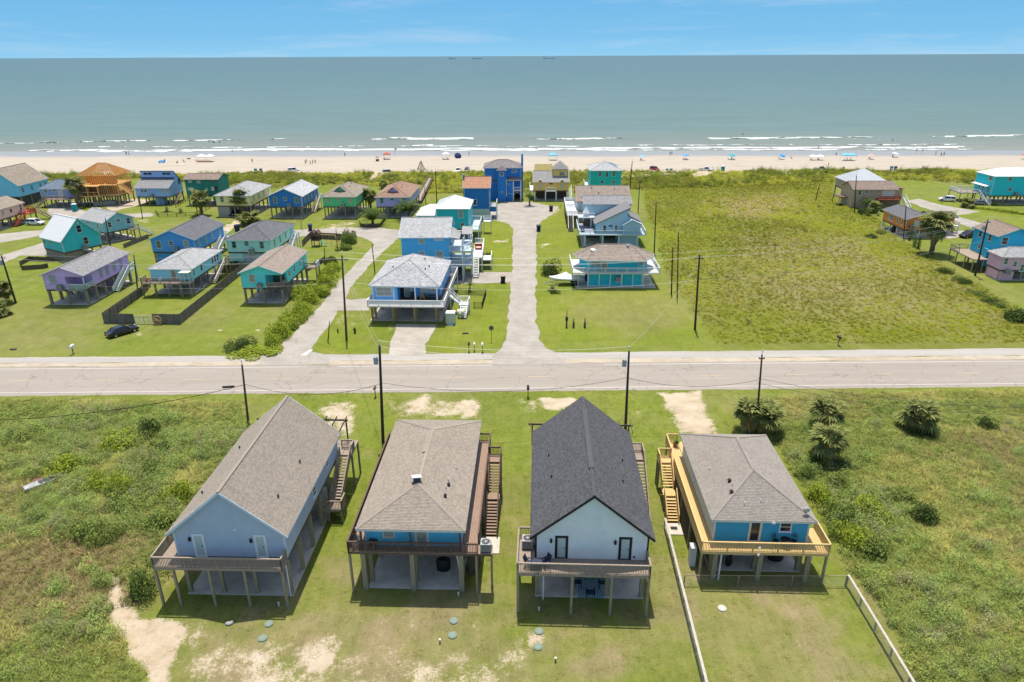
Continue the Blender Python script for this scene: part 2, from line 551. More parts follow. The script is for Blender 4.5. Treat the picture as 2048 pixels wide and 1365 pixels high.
def ground_material():
  m, t, b = principled('grass_and_sand')
  tc = _n(t, 'ShaderNodeTexCoord')
  def noise(scale, detail=6.0, rough=.65, stretch=None, dist=0.0):
    n = _n(t, 'ShaderNodeTexNoise', i_Scale=scale, i_Detail=detail, i_Roughness=rough, i_Distortion=dist)
    if stretch:
      mp_ = _n(t, 'ShaderNodeMapping'); mp_.inputs['Scale'].default_value = stretch
      t.links.new(tc.outputs['Object'], mp_.inputs[0]); t.links.new(mp_.outputs[0], n.inputs['Vector'])
    else:
      t.links.new(tc.outputs['Object'], n.inputs['Vector'])
    return n.outputs[0]
  def rampc(fac, stops):
    r = _n(t, 'ShaderNodeValToRGB')
    el = r.color_ramp.elements
    while len(el) < len(stops): el.new(.5)
    for e_,(p_, c_) in zip(el, stops):
      e_.position = p_; e_.color = (*c_,1)
    t.links.new(fac, r.inputs[0])
    return r.outputs[0]
  def mix(fac, a, c):
    x = _n(t, 'ShaderNodeMix', data_type='RGBA')
    t.links.new(fac, x.inputs[0]); t.links.new(a, x.inputs[6]); t.links.new(c, x.inputs[7])
    return x.outputs[2]
  def attr(nm):
    return _n(t, 'ShaderNodeAttribute', attribute_name=nm).outputs['Fac']
  def math_(op, a, c, clamp=False):
    x = _n(t, 'ShaderNodeMath', operation=op, use_clamp=clamp)
    for i, q in enumerate((a, c)):
      if isinstance(q,(int, float)): x.inputs[i].default_value = q
      else: t.links.new(q, x.inputs[i])
    return x.outputs[0]
  big, midn, fine = noise(.07,5), noise(.45,7,.7), noise(5.5,8,.75)
  streak = noise(.9,6,.7,(2.2,.16,1))
  bl = math_('ADD', math_('MULTIPLY', midn,.42), math_('MULTIPLY', fine,.30))
  bl = math_('ADD', bl, math_('MULTIPLY', math_('SUBTRACT', noise(3.2,9,.85),.5),.38))
  bl = math_('ADD', bl, math_('MULTIPLY', math_('SUBTRACT', noise(13,6,.85),.5),.42))
  bl = math_('ADD', bl,.045)
  bl = math_('ADD', bl, math_('MULTIPLY', streak,.24))
  lawn = rampc(bl,[(.34,(.090,.130,.014)),(.5,(.146,.184,.024)),(.64,(.210,.228,.046)),(.78,(.30,.265,.105))])
  lush = rampc(bl,[(.34,(.115,.150,.012)),(.55,(.180,.215,.020)),(.74,(.25,.265,.038))])
  dry = rampc(bl,[(.34,(.16,.135,.06)),(.52,(.25,.205,.105)),(.72,(.36,.29,.165))])
  mead = rampc(bl,[(.30,(.085,.105,.015)),(.5,(.140,.162,.022)),(.7,(.205,.21,.042))])
  sand = rampc(math_('ADD', math_('MULTIPLY', midn,.6), math_('MULTIPLY', fine,.4)),[(.3,(.32,.245,.155)),(.5,(.48,.39,.275)),(.7,(.58,.50,.385))])
  tone = rampc(big,[(.3,(.84,.86,.8)),(.5,(1,1,1)),(.7,(1.12,1.06,1.1))])
  c = mix(attr('lush'), lawn, lush)
  c = mix(attr('meadow'), c, mead)
  c = mix(attr('dry'), c, dry)
  tn = _n(t, 'ShaderNodeMix', data_type='RGBA', blend_type='MULTIPLY', i_0=1.0)
  t.links.new(c, tn.inputs[6]); t.links.new(tone, tn.inputs[7])
  sm = attr('sand')
  sf = math_('ADD', sm, math_('MULTIPLY', math_('SUBTRACT', math_('ADD', math_('MULTIPLY', midn,.5), math_('MULTIPLY', noise(4.0,10,.88),.7)),.6),3.6))
  mr = _n(t, 'ShaderNodeMapRange', clamp=True, interpolation_type='SMOOTHSTEP')
  mr.inputs[1].default_value = .46; mr.inputs[2].default_value = .84
  t.links.new(sf, mr.inputs[0])
  gate = _n(t, 'ShaderNodeMapRange', clamp=True)
  gate.inputs[1].default_value = .02; gate.inputs[2].default_value = .3
  t.links.new(sm, gate.inputs[0])
  c = mix(math_('MULTIPLY', mr.outputs[0], gate.outputs[0]), tn.outputs[2], sand)
  t.links.new(c, b.inputs['Base Color'])
  b.inputs['Roughness'].default_value = .95
  b.inputs['Specular IOR Level'].default_value = .1
  bp = _n(t, 'ShaderNodeBump', i_Strength=.9, i_Distance=.07)
  t.links.new(math_('ADD', noise(9,5,.8), math_('MULTIPLY', midn,.6)), bp.inputs['Height'])
  t.links.new(bp.outputs[0], b.inputs['Normal'])
  return m
gm = np_mesh('ground', np.stack([fx, fy, gz],1), quads, ground_material())
sandm, drym, lushm = mask_of(Z_SAND, fx, fy,31), mask_of(Z_DRY, fx, fy,32,1.6), mask_of(Z_LUSH, fx, fy,33,1.6)
meadm = np.maximum(meadow_of(fx, fy), dune_of(fx, fy) * .6)
# dune front frays out into the beach, small worn spots everywhere on the front lots
sandm = np.maximum(sandm, sstep(262,272, fy + (vnoise(fx, fy,7,41,3) - .5) * 9))
worn = sstep(.60,.74, vnoise(fx, fy,2.4,43,4)) * .42 * sstep(75,66, np.abs(fx * 0 + fy)) * (1 - meadm)
sandm = np.maximum(sandm, worn * sstep(44,40, fy))
patchy = sstep(.47,.66, vnoise(fx, fy,3.4,47,5)) * np.where(fy < 50,.42,.14) + sstep(.5,.7, vnoise(fx, fy,11,48,4)) * .16
fattr(gm, 'sand', sandm); fattr(gm, 'dry', np.clip(np.maximum(drym, worn * .6) + patchy * (1 - .5 * lushm),0,1)); fattr(gm, 'lush', np.maximum(lushm, dune_of(fx, fy) * (.25 + .6 * sstep(.4,.6, vnoise(fx, fy,12,44,3))))); fattr(gm, 'meadow', meadm)
gm.polygons.foreach_set('use_smooth',[True] * len(gm.polygons))
struct(link('ground', gm))

# ------------------------------------------------------------------ roads, paths, drives: sheets with frayed edges
def sheet(name, poly, m, z, jit=.12, step=.8, seed=1):
  r = random.Random(seed)
  pts = []
  n = len(poly)
  step = .45
  for i in range(n):
    a, c = Vector(poly[i][:2]), Vector(poly[(i + 1) % n][:2])
    k = max(1, int((c - a).length / step))
    nrm = Vector((-(c - a).y,(c - a).x)).normalized()
    tt = np.arange(k) / k
    qx, qy = a.x + (c.x - a.x) * tt, a.y + (c.y - a.y) * tt
    wob = (vnoise(qx, qy,2.6,500 + seed,5) - .5) * jit * 3.6
    for j in range(k):
      pts.append((qx[j] + nrm.x * wob[j], qy[j] + nrm.y * wob[j], z))
  b = MB(); b.add(pts,[tuple(range(len(pts)))])
  me = b.mesh(name, m)
  bm = bmesh.new(); bm.from_mesh(me)
  bmesh.ops.triangulate(bm, faces=bm.faces[:])
  for f in bm.faces:
    if f.normal.z < 0: f.normal_flip()
  bm.to_mesh(me); bm.free()
  return link(name, me)
def road_mat(name, c0, c1, crack=.35, track=None):
  m, t, b = principled(name)
  tc = _n(t, 'ShaderNodeTexCoord')
  n1 = _n(t, 'ShaderNodeTexNoise', i_Scale=.25, i_Detail=8.0, i_Roughness=.7)
  mp_ = _n(t, 'ShaderNodeMapping'); mp_.inputs['Scale'].default_value = track or (1,1,1)
  t.links.new(tc.outputs['Object'], mp_.inputs[0]); t.links.new(mp_.outputs[0], n1.inputs['Vector'])
  r = _n(t, 'ShaderNodeValToRGB')
  r.color_ramp.elements[0].position = .32; r.color_ramp.elements[0].color = (*c0,1)
  r.color_ramp.elements[1].position = .7; r.color_ramp.elements[1].color = (*c1,1)
  t.links.new(n1.outputs[0], r.inputs[0])
  n2 = _n(t, 'ShaderNodeTexNoise', i_Scale=12.0, i_Detail=5.0, i_Roughness=.8)
  t.links.new(tc.outputs['Object'], n2.inputs['Vector'])
  mr = _n(t, 'ShaderNodeMapRange'); mr.inputs[1].default_value = .3; mr.inputs[2].default_value = .7; mr.inputs[3].default_value = .86; mr.inputs[4].default_value = 1.12
  t.links.new(n2.outputs[0], mr.inputs[0])
  vo = _n(t, 'ShaderNodeTexVoronoi', feature='DISTANCE_TO_EDGE', i_Scale=.16)
  nd = _n(t, 'ShaderNodeTexNoise', i_Scale=.6, i_Detail=5.0)
  t.links.new(tc.outputs['Object'], nd.inputs['Vector'])
  va = _n(t, 'ShaderNodeVectorMath', operation='SCALE'); va.inputs['Scale'].default_value = 3.0
  vb = _n(t, 'ShaderNodeVectorMath', operation='ADD')
  t.links.new(nd.outputs['Color'], va.inputs[0]); t.links.new(va.outputs[0], vb.inputs[0]); t.links.new(tc.outputs['Object'], vb.inputs[1])
  t.links.new(vb.outputs[0], vo.inputs['Vector'])
  cr_ = _n(t, 'ShaderNodeMapRange', clamp=True); cr_.inputs[1].default_value = 0; cr_.inputs[2].default_value = .010; cr_.inputs[3].default_value = 1 - crack; cr_.inputs[4].default_value = 1
  t.links.new(vo.outputs['Distance'], cr_.inputs[0])
  mm = _n(t, 'ShaderNodeMath', operation='MULTIPLY')
  t.links.new(mr.outputs[0], mm.inputs[0]); t.links.new(cr_.outputs[0], mm.inputs[1])
  hs = _n(t, 'ShaderNodeHueSaturation')
  t.links.new(r.outputs[0], hs.inputs['Color']); t.links.new(mm.outputs[0], hs.inputs['Value'])
  t.links.new(hs.outputs[0], b.inputs['Base Color'])
  b.inputs['Roughness'].default_value = .9; b.inputs['Specular IOR Level'].default_value = .2
  return m
M_asph = road_mat('worn_asphalt',(.285,.248,.208),(.345,.305,.258),.38,(.12,2.2,1))
M_conc = road_mat('pale_crushed_concrete',(.29,.258,.217),(.41,.375,.325),.25)
M_path = road_mat('pale_side_path',(.33,.305,.27),(.42,.39,.35),.18,(.15,2,1))
M_grav = road_mat('gravel_drive',(.30,.265,.215),(.47,.42,.355),.0)
M_sandr = road_mat('sandy_drive',(.35,.285,.20),(.50,.43,.33),.0)
M_white = road_mat('white_road_paint',(.50,.47,.43),(.62,.59,.54),.2)
M_yell = road_mat('yellow_road_paint',(.44,.335,.19),(.55,.42,.25),.2)
def along(ax, ay, bx, by, x):
  return ay + (by - ay) * (x - ax) / (bx - ax)
def line_world(l, r, n=1):
  a, c = at(*l), at(*r)
  return a, c
# highway edges extended past the frame
A0, A1 = at(0,793), at(2048,774)
B0, B1 = at(0,735), at(2048,719)
def ext(a, c, x):
  return (x, a.y + (c.y - a.y) * (x - a.x) / (c.x - a.x))
HW = [ext(A0, A1,-330), ext(A0, A1,330), ext(B0, B1,330), ext(B0, B1,-330)]
struct(sheet('highway', HW, M_asph,.012,.10,1.0,3))
SH0, SH1 = at(0,727.5), at(2048,711); PT0, PT1 = at(0,716), at(2048,697)
struct(sheet('verge_dirt',[ext(B0, B1,-330), ext(B0, B1,330), ext(SH0, SH1,330), ext(SH0, SH1,-330)], M_sandr,.004,.25,1.0,4))
struct(sheet('side_path',[ext(SH0, SH1,-330), ext(SH0, SH1,330), ext(PT0, PT1,330), ext(PT0, PT1,-330)], M_path,.008,.12,1.0,5))
def stripe(name, y0px, y1px, wid, m, segs, z=.018):
  a, c = at(0, y0px), at(2048, y1px)
  for i,(x0, x1) in enumerate(segs):
    p0, p1 = ext(a, c, x0), ext(a, c, x1)
    b = MB().add([(p0[0], p0[1] - wid / 2, z),(p1[0], p1[1] - wid / 2, z),(p1[0], p1[1] + wid / 2, z),(p0[0], p0[1] + wid / 2, z)],[(0,1,2,3)])
    struct(b.build(name, m))
stripe('edge_line',786.5,767.5,.13, M_white,[(-330,330)])
stripe('edge_line',739.0,722.8,.13, M_white,[(-330,-30),(-25.5,-2.9),(13.5,330)])
dash0 = at(365,761).x
stripe('centre_dash',762.5,746.0,.14, M_yell,[(dash0 + 12.2 * k, dash0 + 12.2 * k + 3.05) for k in range(-4,12)])
struct(sheet('side_street', P((985,712),(1002,700),(1012,680),(1017,640),(1022,560),(1026,480),(1026,458),(1012,446),(985,440),(962,436),(965,428),(992,412),(1010,404),(1060,404),(1100,412),(1118,414),(1100,432),(1080,446),(1073,470),(1072,560),(1073,640),(1080,680),(1092,695),(1110,704),(1130,712),(1130,727),(985,728)), M_conc,.020,.28,.9,6))
struct(sheet('left_lane', P((520,716),(558,693),(600,655),(640,612),(680,560),(715,525),(748,492),(745,484),(720,474),(690,470),(650,468),(596,474),(560,470),(560,462),(640,458),(700,455),(760,456),(800,461),(797,476),(770,500),(735,534),(700,580),(665,640),(640,676),(622,704),(660,712),(660,729),(520,730)), M_conc,.016,.25,.9,8))
# aprons joining lanes to the highway
struct(sheet('drive', P((775,712),(782,690),(790,660),(792,648),(872,650),(866,668),(852,690),(850,710)), M_grav,.024,.2,.6,9))
struct(sheet('drive', P((690,598),(702,600),(738,596),(738,622),(720,622),(672,622)), M_conc,.024,.15,.6,10))
struct(sheet('drive', P((928,545),(1023,545),(1022,566),(905,568),(912,556)), M_conc,.024,.15,.6,11))
struct(sheet('left_access_road', P((-80,530),(0,512),(40,500),(90,484),(92,470),(60,476),(0,486),(-80,494),(-80,478),(0,468),(80,461),(130,452),(110,440),(95,425),(100,412),(150,414),(180,426),(250,428),(300,426),(310,430),(300,434),(200,440),(140,446),(130,470),(120,500),(88,512),(40,512),(0,530),(-80,560)), M_conc,.016,.3,1.0,14))
struct(sheet('right_lane', P((1812,402),(1838,398),(1880,410),(1940,420),(1960,424),(1910,432),(1960,446),(2048,474),(2200,520),(2200,545),(2048,496),(1950,458),(1895,440),(1840,436),(1842,430),(1880,426),(1842,414)), M_conc,.016,.3,1.0,15))
struct(sheet('drive', P((205,408),(268,398),(300,400),(290,408),(240,420),(222,424)), M_sandr,.012,.3,.8,16))
struct(sheet('drive', P((1866,468),(1925,462),(1940,470),(1900,478),(1870,476)), M_conc,.020,.2,.8,17))
# stop bar on the left lane, apron cracks
q = [at(600,712), at(612,712), at(627,700), at(619,700)]
struct(MB().add([(p.x, p.y,.034) for p in q],[(0,1,2,3)]).build('stop_bar', M_white))

# ------------------------------------------------------------------ beach and sea
def beach_z(x, y):
  sea0 = 338.5 - (x) * .027
  d = y - sea0
  z = np.where(d < 0,-.3 - d * .012,-.3 - d * .05)
  return np.maximum(np.minimum(z,.35 + .0 * x),-6.0) + (vnoise(x, y,11,61,4) - .5) * .22 * sstep(10,-40, d)
by = np.concatenate([np.arange(262,380,1.6), np.arange(380,470,10)])
bx = np.linspace(-620,620,320)
BX, BY = np.meshgrid(bx, by)
bz = beach_z(BX.ravel(), BY.ravel())
idx = np.arange(BX.size).reshape(BX.shape)
bq = np.stack([idx[:-1, :-1], idx[:-1,1:], idx[1:,1:], idx[1:, :-1]],-1).reshape(-1,4)
def beach_material():
  m, t, b = principled('beach_sand')
  tc = _n(t, 'ShaderNodeTexCoord')
  mp_ = _n(t, 'ShaderNodeMapping'); mp_.inputs['Scale'].default_value = (.16,1.6,1)
  t.links.new(tc.outputs['Object'], mp_.inputs[0])
  n1 = _n(t, 'ShaderNodeTexNoise', i_Scale=.5, i_Detail=8.0, i_Roughness=.65)
  t.links.new(mp_.outputs[0], n1.inputs['Vector'])
  r = _n(t, 'ShaderNodeValToRGB')
  el = r.color_ramp.elements
  el[0].position = .28; el[0].color = (.31,.25,.18,1)
  el[1].position = .72; el[1].color = (.46,.405,.33,1)
  e_ = el.new(.48); e_.color = (.41,.352,.275,1)
  t.links.new(n1.outputs[0], r.inputs[0])
  wet = _n(t, 'ShaderNodeAttribute', attribute_name='wet')
  mxx = _n(t, 'ShaderNodeMix', data_type='RGBA'); mxx.inputs[7].default_value = (.30,.275,.235,1)
  t.links.new(wet.outputs['Fac'], mxx.inputs[0]); t.links.new(r.outputs[0], mxx.inputs[6])
  t.links.new(mxx.outputs[2], b.inputs['Base Color'])
  rr = _n(t, 'ShaderNodeMapRange'); rr.inputs[3].default_value = .9; rr.inputs[4].default_value = .28
  t.links.new(wet.outputs['Fac'], rr.inputs[0]); t.links.new(rr.outputs[0], b.inputs['Roughness'])
  b.inputs['Specular IOR Level'].default_value = .3
  nb = _n(t, 'ShaderNodeTexNoise', i_Scale=1.5, i_Detail=5.0)
  t.links.new(tc.outputs['Object'], nb.inputs['Vector'])
  bp = _n(t, 'ShaderNodeBump', i_Strength=.25, i_Distance=.1)
  t.links.new(nb.outputs[0], bp.inputs['Height']); t.links.new(bp.outputs[0], b.inputs['Normal'])
  return m
bme = np_mesh('beach', np.stack([BX.ravel(), BY.ravel(), bz],1), bq, beach_material())
bd = BY.ravel() - (338.5 - BX.ravel() * .027) + (vnoise(BX.ravel(), BY.ravel(),22,63,4) - .5) * 12
fattr(bme, 'wet', sstep(-30,-14, bd))
bme.polygons.foreach_set('use_smooth',[True] * len(bme.polygons))
struct(link('beach', bme))

def sea_material():
  m, t, b = principled('gulf_water')
  tc = _n(t, 'ShaderNodeTexCoord')
  sp = _n(t, 'ShaderNodeSeparateXYZ'); t.links.new(tc.outputs['Object'], sp.inputs[0])
  mp_ = _n(t, 'ShaderNodeMapping'); mp_.inputs['Scale'].default_value = (.010,.06,1)
  t.links.new(tc.outputs['Object'], mp_.inputs[0])
  n1 = _n(t, 'ShaderNodeTexNoise', i_Scale=1.0, i_Detail=7.0, i_Roughness=.6)
  t.links.new(mp_.outputs[0], n1.inputs['Vector'])
  # depth: sandy shallows to green-grey to deeper blue-green
  lg = _n(t, 'ShaderNodeMath', operation='LOGARITHM'); lg.inputs[1].default_value = 10
  t.links.new(sp.outputs['Y'], lg.inputs[0])
  ad = _n(t, 'ShaderNodeMath', operation='MULTIPLY_ADD'); ad.inputs[1].default_value = .10;
  t.links.new(n1.outputs[0], ad.inputs[0]); t.links.new(lg.outputs[0], ad.inputs[2])
  mr = _n(t, 'ShaderNodeMapRange', clamp=True); mr.inputs[1].default_value = 2.56; mr.inputs[2].default_value = 3.6
  t.links.new(ad.outputs[0], mr.inputs[0])
  r = _n(t, 'ShaderNodeValToRGB')
  el = r.color_ramp.elements
  el[0].position = 0; el[0].color = (.25,.235,.19,1)
  el[1].position = 1; el[1].color = (.080,.138,.146,1)
  for p_, c_ in ((.05,(.18,.20,.165)),(.13,(.125,.18,.158)),(.34,(.104,.166,.156)),(.65,(.086,.148,.150))):
    e_ = el.new(p_); e_.color = (*c_,1)
  t.links.new(mr.outputs[0], r.inputs[0])
  hs = _n(t, 'ShaderNodeHueSaturation')
  vr = _n(t, 'ShaderNodeMapRange'); vr.inputs[1].default_value = .3; vr.inputs[2].default_value = .7; vr.inputs[3].default_value = .82; vr.inputs[4].default_value = 1.18
  mp3 = _n(t, 'ShaderNodeMapping'); mp3.inputs['Scale'].default_value = (.022,.30,1)
  t.links.new(tc.outputs['Object'], mp3.inputs[0])
  n3 = _n(t, 'ShaderNodeTexNoise', i_Scale=1.0, i_Detail=6.0, i_Roughness=.7)
  t.links.new(mp3.outputs[0], n3.inputs['Vector'])
  av = _n(t, 'ShaderNodeMix', data_type='FLOAT', i_0=.55)
  t.links.new(n1.outputs[0], av.inputs[2]); t.links.new(n3.outputs[0], av.inputs[3])
  t.links.new(av.outputs[0], vr.inputs[0]); t.links.new(vr.outputs[0], hs.inputs['Value'])
  t.links.new(r.outputs[0], hs.inputs['Color'])
  t.links.new(hs.outputs[0], b.inputs['Base Color'])
  b.inputs['Roughness'].default_value = .40
  b.inputs['IOR'].default_value = 1.33
  b.inputs['Specular IOR Level'].default_value = .14
  mp2 = _n(t, 'ShaderNodeMapping'); mp2.inputs['Scale'].default_value = (.05,.28,1)
  t.links.new(tc.outputs['Object'], mp2.inputs[0])
  n2 = _n(t, 'ShaderNodeTexNoise', i_Scale=1.0, i_Detail=6.0, i_Roughness=.65)
  t.links.new(mp2.outputs[0], n2.inputs['Vector'])
  bp = _n(t, 'ShaderNodeBump', i_Strength=.5, i_Distance=1.2)
  t.links.new(n2.outputs[0], bp.inputs['Height']); t.links.new(bp.outputs[0], b.inputs['Normal'])
  return m
M_sea = sea_material()
ys = [318.0]
while ys[-1] < 90000: ys.append(ys[-1] * 1.08)
ys = np.array(ys); xs = np.linspace(-1,1,33)
SX = xs[None] * (ys[:, None] * 1.6 + 300); SY = np.repeat(ys[:, None],33,1)
idx = np.arange(SX.size).reshape(SX.shape)
sq = np.stack([idx[:-1, :-1], idx[:-1,1:], idx[1:,1:], idx[1:, :-1]],-1).reshape(-1,4)
struct(link('sea', np_mesh('sea', np.stack([SX.ravel(), SY.ravel(), np.full(SX.size,-.3)],1), sq, M_sea)))

# breaking waves: low ridges with ragged foam, real relief on the water
M_foam = mat('sea_foam',(.60,.63,.61), rough=.7, var=.1, scale=.6)
def foam_line(px0, px1, py0, py1, wid, thr, seed, hump=.35):
  a, c = at(px0, py0,-.3), at(px1, py1,-.3)
  n = int((c.x - a.x) / .7); k = max(5, int(wid / .55))
  X = np.linspace(a.x, c.x, n)[None, :].repeat(k,0)
  base = np.linspace(a.y, c.y, n)[None, :] + (vnoise(X[:1], X[:1] * 0 + seed,26, seed,4) - .5) * 9
  T = np.linspace(-.5,.5, k)[:, None]
  Yv = base + T * wid
  env = 1 - np.abs(np.linspace(-1,1, n)[None, :]) ** 6
  nz_ = vnoise(X, Yv * 2.4,5.5, seed + 5,4) + (.22 - np.abs(T) * .55) + (vnoise(X, Yv * 0,24, seed + 9,3) - .5) * .5
  keep = nz_ * env > thr
  Zv = -.3 + .05 + hump * np.clip(1 - np.abs(T) * 2,0,1) * np.clip(nz_,0,1)
  ix = np.arange(n * k).reshape(k, n)
  kk = keep[:-1, :-1]
  q_ = np.stack([ix[:-1, :-1], ix[:-1,1:], ix[1:,1:], ix[1:, :-1]],-1)[kk]
  if not len(q_): return
  o = link('breaking_wave', np_mesh('breaking_wave', np.stack([X.ravel(), Yv.ravel(), Zv.ravel()],1), q_, M_foam))
  o['kind'] = 'structure'
foam_line(-60,2120,302.5,294,6.5,.44,200,.2)
foam_line(-60,1000,305,299,4.5,.56,210,.15)
foam_line(700,2120,301,299,4.5,.54,214,.15)
foam_line(-60,2120,296,289,3.5,.60,216,.2)
foam_line(700,960,279,278,9.0,.46,220,.5)
foam_line(760,900,276,276,4.0,.5,221,.3)
foam_line(1050,1265,279,278,4.0,.48,222,.5)
foam_line(1335,1780,278,274,9.0,.49,224,.5)
foam_line(1840,2120,274,270,5.0,.50,226,.5)
foam_line(-60,110,288,286,4.5,.50,228,.4)
foam_line(330,500,283,281,2.2,.50,230,.4)
foam_line(820,868,291,290,3.0,.42,232,.4)
foam_line(60,330,288,281,2.0,.60,234,.4)
foam_line(1760,1810,291,290,2.0,.44,236,.4)
foam_line(540,570,279,278.6,2.0,.44,238,.4)
# ------------------------------------------------------------------ shared finishes
WHT = paint('white_trim',(.74,.75,.74))
CREAM = paint('cream_trim',(.66,.63,.50))
GREYW = wood('weathered_grey_wood',(.32,.255,.195))
PILE = wood('treated_piling',(.30,.255,.165))
DARKW = wood('dark_old_wood',(.115,.088,.066))
BROWNW = wood('brown_stained_wood',(.14,.087,.064))
BROWND = wood('brown_decking',(.31,.21,.155), var=.2)
YELW = wood('yellow_stained_wood',(.60,.42,.18), var=.16, dirt=.12)
LUMB = wood('fresh_lumber',(.78,.46,.17), var=.2, dirt=.1)
FENCEW = wood('grey_fence_boards',(.17,.15,.125), island=.22)
CONC = mat('concrete_slab',(.54,.49,.41), rough=.9, var=.2, scale=.9, dirt=.35)
GLASS = glass_mat('window_glass')
BLIND = glass_mat('blinds_behind_glass',(.30,.33,.30),.15)
PALEGL = glass_mat('pale_door_glass',(.50,.56,.52),.25)
GREENGL = glass_mat('green_glass',(.10,.16,.12),.12)
METAL = mat('galvanised_metal',(.45,.46,.46), rough=.45, metal=.6, var=.15)
DKMETAL = mat('dark_metal',(.05,.05,.052), rough=.5, metal=.3)
BLACK = mat('black_plastic',(.018,.018,.02), rough=.5)
PVC = paint('white_pipe',(.74,.76,.75))
RUST = mat('rusty_steel',(.16,.085,.05), rough=.85, var=.4, scale=6)
ACGREY = paint('air_conditioner_shell',(.42,.40,.36))
RED = paint('red_paint',(.42,.05,.04))
POLEW = wood('creosoted_pole',(.055,.040,.031), stretch=(4,4,.3))
POLEB = wood('brown_pole',(.105,.066,.044), stretch=(4,4,.3))

class House:
  def __init__(h, label, x0, y0, th, Wd, D, zf, ze, zr, roof, wall, roofm, trim=None, cat='house', name='stilt_house'):
    h.W, h.D, h.zf, h.ze, h.zr, h.kind = Wd, D, zf, ze, zr, roof
    h.wall, h.roofm, h.trim = wall, roofm, trim or WHT
    h.th = math.radians(th)
    h.o = .4
    h.root = thing(name, label, cat,(x0, y0,0), h.th)
    h.M = Matrix.Translation((x0, y0,0)) @ Matrix.Rotation(h.th,4, 'Z')
    h.Mi = h.M.inverted()
    h.fv = 0.0
  def hit(h, face, px, py, off=0.0):
    """Point of a wall plane seen at a survey pixel, in house coordinates."""
    o = h.Mi @ Vector((0,0, CAM_H)); d = h.Mi.to_3x3() @ ray(px, py)
    if face == 'F': t = (h.fv + off - o.y) / d.y
    elif face == 'R': t = (h.W / 2 + off - o.x) / d.x
    else: t = (-h.W / 2 - off - o.x) / d.x
    p = o + d * t
    return ((p.x if face == 'F' else p.y), p.z)
  def local(h, px, py, z):
    return h.Mi @ at(px, py, z)
  def world(h, u, v, z=0):
    return h.M @ Vector((u, v, z))
  # roof planes as polygons, eave edge first
  def planes(h):
    W2, o, D, ze, zr = h.W / 2 + h.o, h.o, h.D, h.ze, h.zr
    FL, FR, BR, BL = (-W2,-o, ze),(W2,-o, ze),(W2, D + o, ze),(-W2, D + o, ze)
    k = h.kind
    if k == 'gv':
      a, b = (0,-o, zr),(0, D + o, zr)
      return [[BL, FL, a, b],[FR, BR, b, a]]
    if k == 'gu':
      a, b = (-W2, D / 2, zr),(W2, D / 2, zr)
      return [[FL, FR, b, a],[BR, BL, a, b]]
    if k == 'hv':
      a, b = (0, W2 - o, zr),(0, D - W2 + o, zr)
      return [[FL, FR, a],[FR, BR, b, a],[BR, BL, b],[BL, FL, a, b]]
    if k == 'hu':
      hd = D / 2 + o
      a, b = (-W2 + hd, D / 2, zr),(W2 - hd, D / 2, zr)
      return [[FL, FR, b, a],[FR, BR, b],[BR, BL, a, b],[BL, FL, a]]
  def roof(h, tabs=False, planes=None, th=.14, mat_=None, ridgecap=True):
    rm = mat_ or h.roofm
    pl = planes or h.planes()
    b = MB()
    for p in pl:
      P3 = [Vector(q) for q in p]
      base = len(b.f)
      b.prism(p,(0,0,-th))
      s = (P3[1] - P3[0]).normalized()
      n = s.cross(P3[2] - P3[0]).normalized()
      t = n.cross(s)
      for fi in range(base, len(b.f)):
        b.uv[fi] = [((Vector(b.v[i]) - P3[0]).dot(s),(Vector(b.v[i]) - P3[0]).dot(t)) for i in b.f[fi]]
    r = b.build('roof', rm, h.root)
    # fascia along every free edge
    edges = {}
    for p in pl:
      for i in range(len(p)):
        k = tuple(sorted((tuple(round(c,3) for c in p[i]), tuple(round(c,3) for c in p[(i + 1) % len(p)]))))
        edges[k] = edges.get(k,0) + 1
    fb = MB(); cap = MB()
    for (a, c), n in edges.items():
      a, c = Vector(a), Vector(c)
      if n == 1:
        fb.beam(a - Vector((0,0,.105)), c - Vector((0,0,.105)),.05,.20)
      elif ridgecap:
        cap.beam(a + Vector((0,0,.01)), c + Vector((0,0,.01)),.26,.04)
    fb.build('fascia', h.trim, h.root)
    if cap.v: cap.build('ridge_cap', rm, r)
    if tabs: h.shingles(pl, tabs, r)
    return r
  def shingles(h, pl, m, parent, row=.145, wid=.21):
    """Each shingle tab is its own little wedge, lower edge proud of the course below."""
    rr = random.Random(5)
    b = MB()
    for p in pl:
      P3 = [Vector(q) for q in p]
      s = (P3[1] - P3[0]).normalized()
      n = s.cross(P3[2] - P3[0]).normalized()
      t = n.cross(s)
      if n.z < 0: n = -n
      poly = [((q - P3[0]).dot(s),(q - P3[0]).dot(t)) for q in P3]
      tmax = max(q[1] for q in poly)
      k = 0
      while k * row < tmax:
        t0, t1 = k * row - .02,(k + 1) * row
        tm = min((t0 + t1) / 2, tmax - .01)
        xs = []
        for i in range(len(poly)):
          (ax, ay),(cx, cy) = poly[i], poly[(i + 1) % len(poly)]
          if (ay <= tm) != (cy <= tm):
            xs.append(ax + (cx - ax) * (tm - ay) / (cy - ay))
        if len(xs) >= 2:
          x, xe = min(xs), max(xs)
          x -= rr.random() * .02
          first = True
          while x < xe - .03:
            w = wid * rr.uniform(.55,1.35) * (rr.random() if first else 1)
            first = False
            x1 = min(x + w, xe)
            lift = rr.uniform(.020,.034)
            q = lambda sx, tt, hh: P3[0] + s * sx + t * tt + n * hh
            b.add([q(x, t0, lift), q(x1 - .008, t0, lift), q(x1 - .008, t1,.006), q(x, t1,.006), q(x, t0,.004), q(x1 - .008, t0,.004)],[(0,1,2,3),(4,5,1,0)])
            x = x1
        k += 1
    o = b.build('shingle', m, parent)
    o['kind'] = 'stuff'
    return o
  def wall_top(h, u):
    W2 = h.W / 2 + h.o
    s = (h.zr - h.ze) / W2
    return h.zr - abs(u) * s - .16
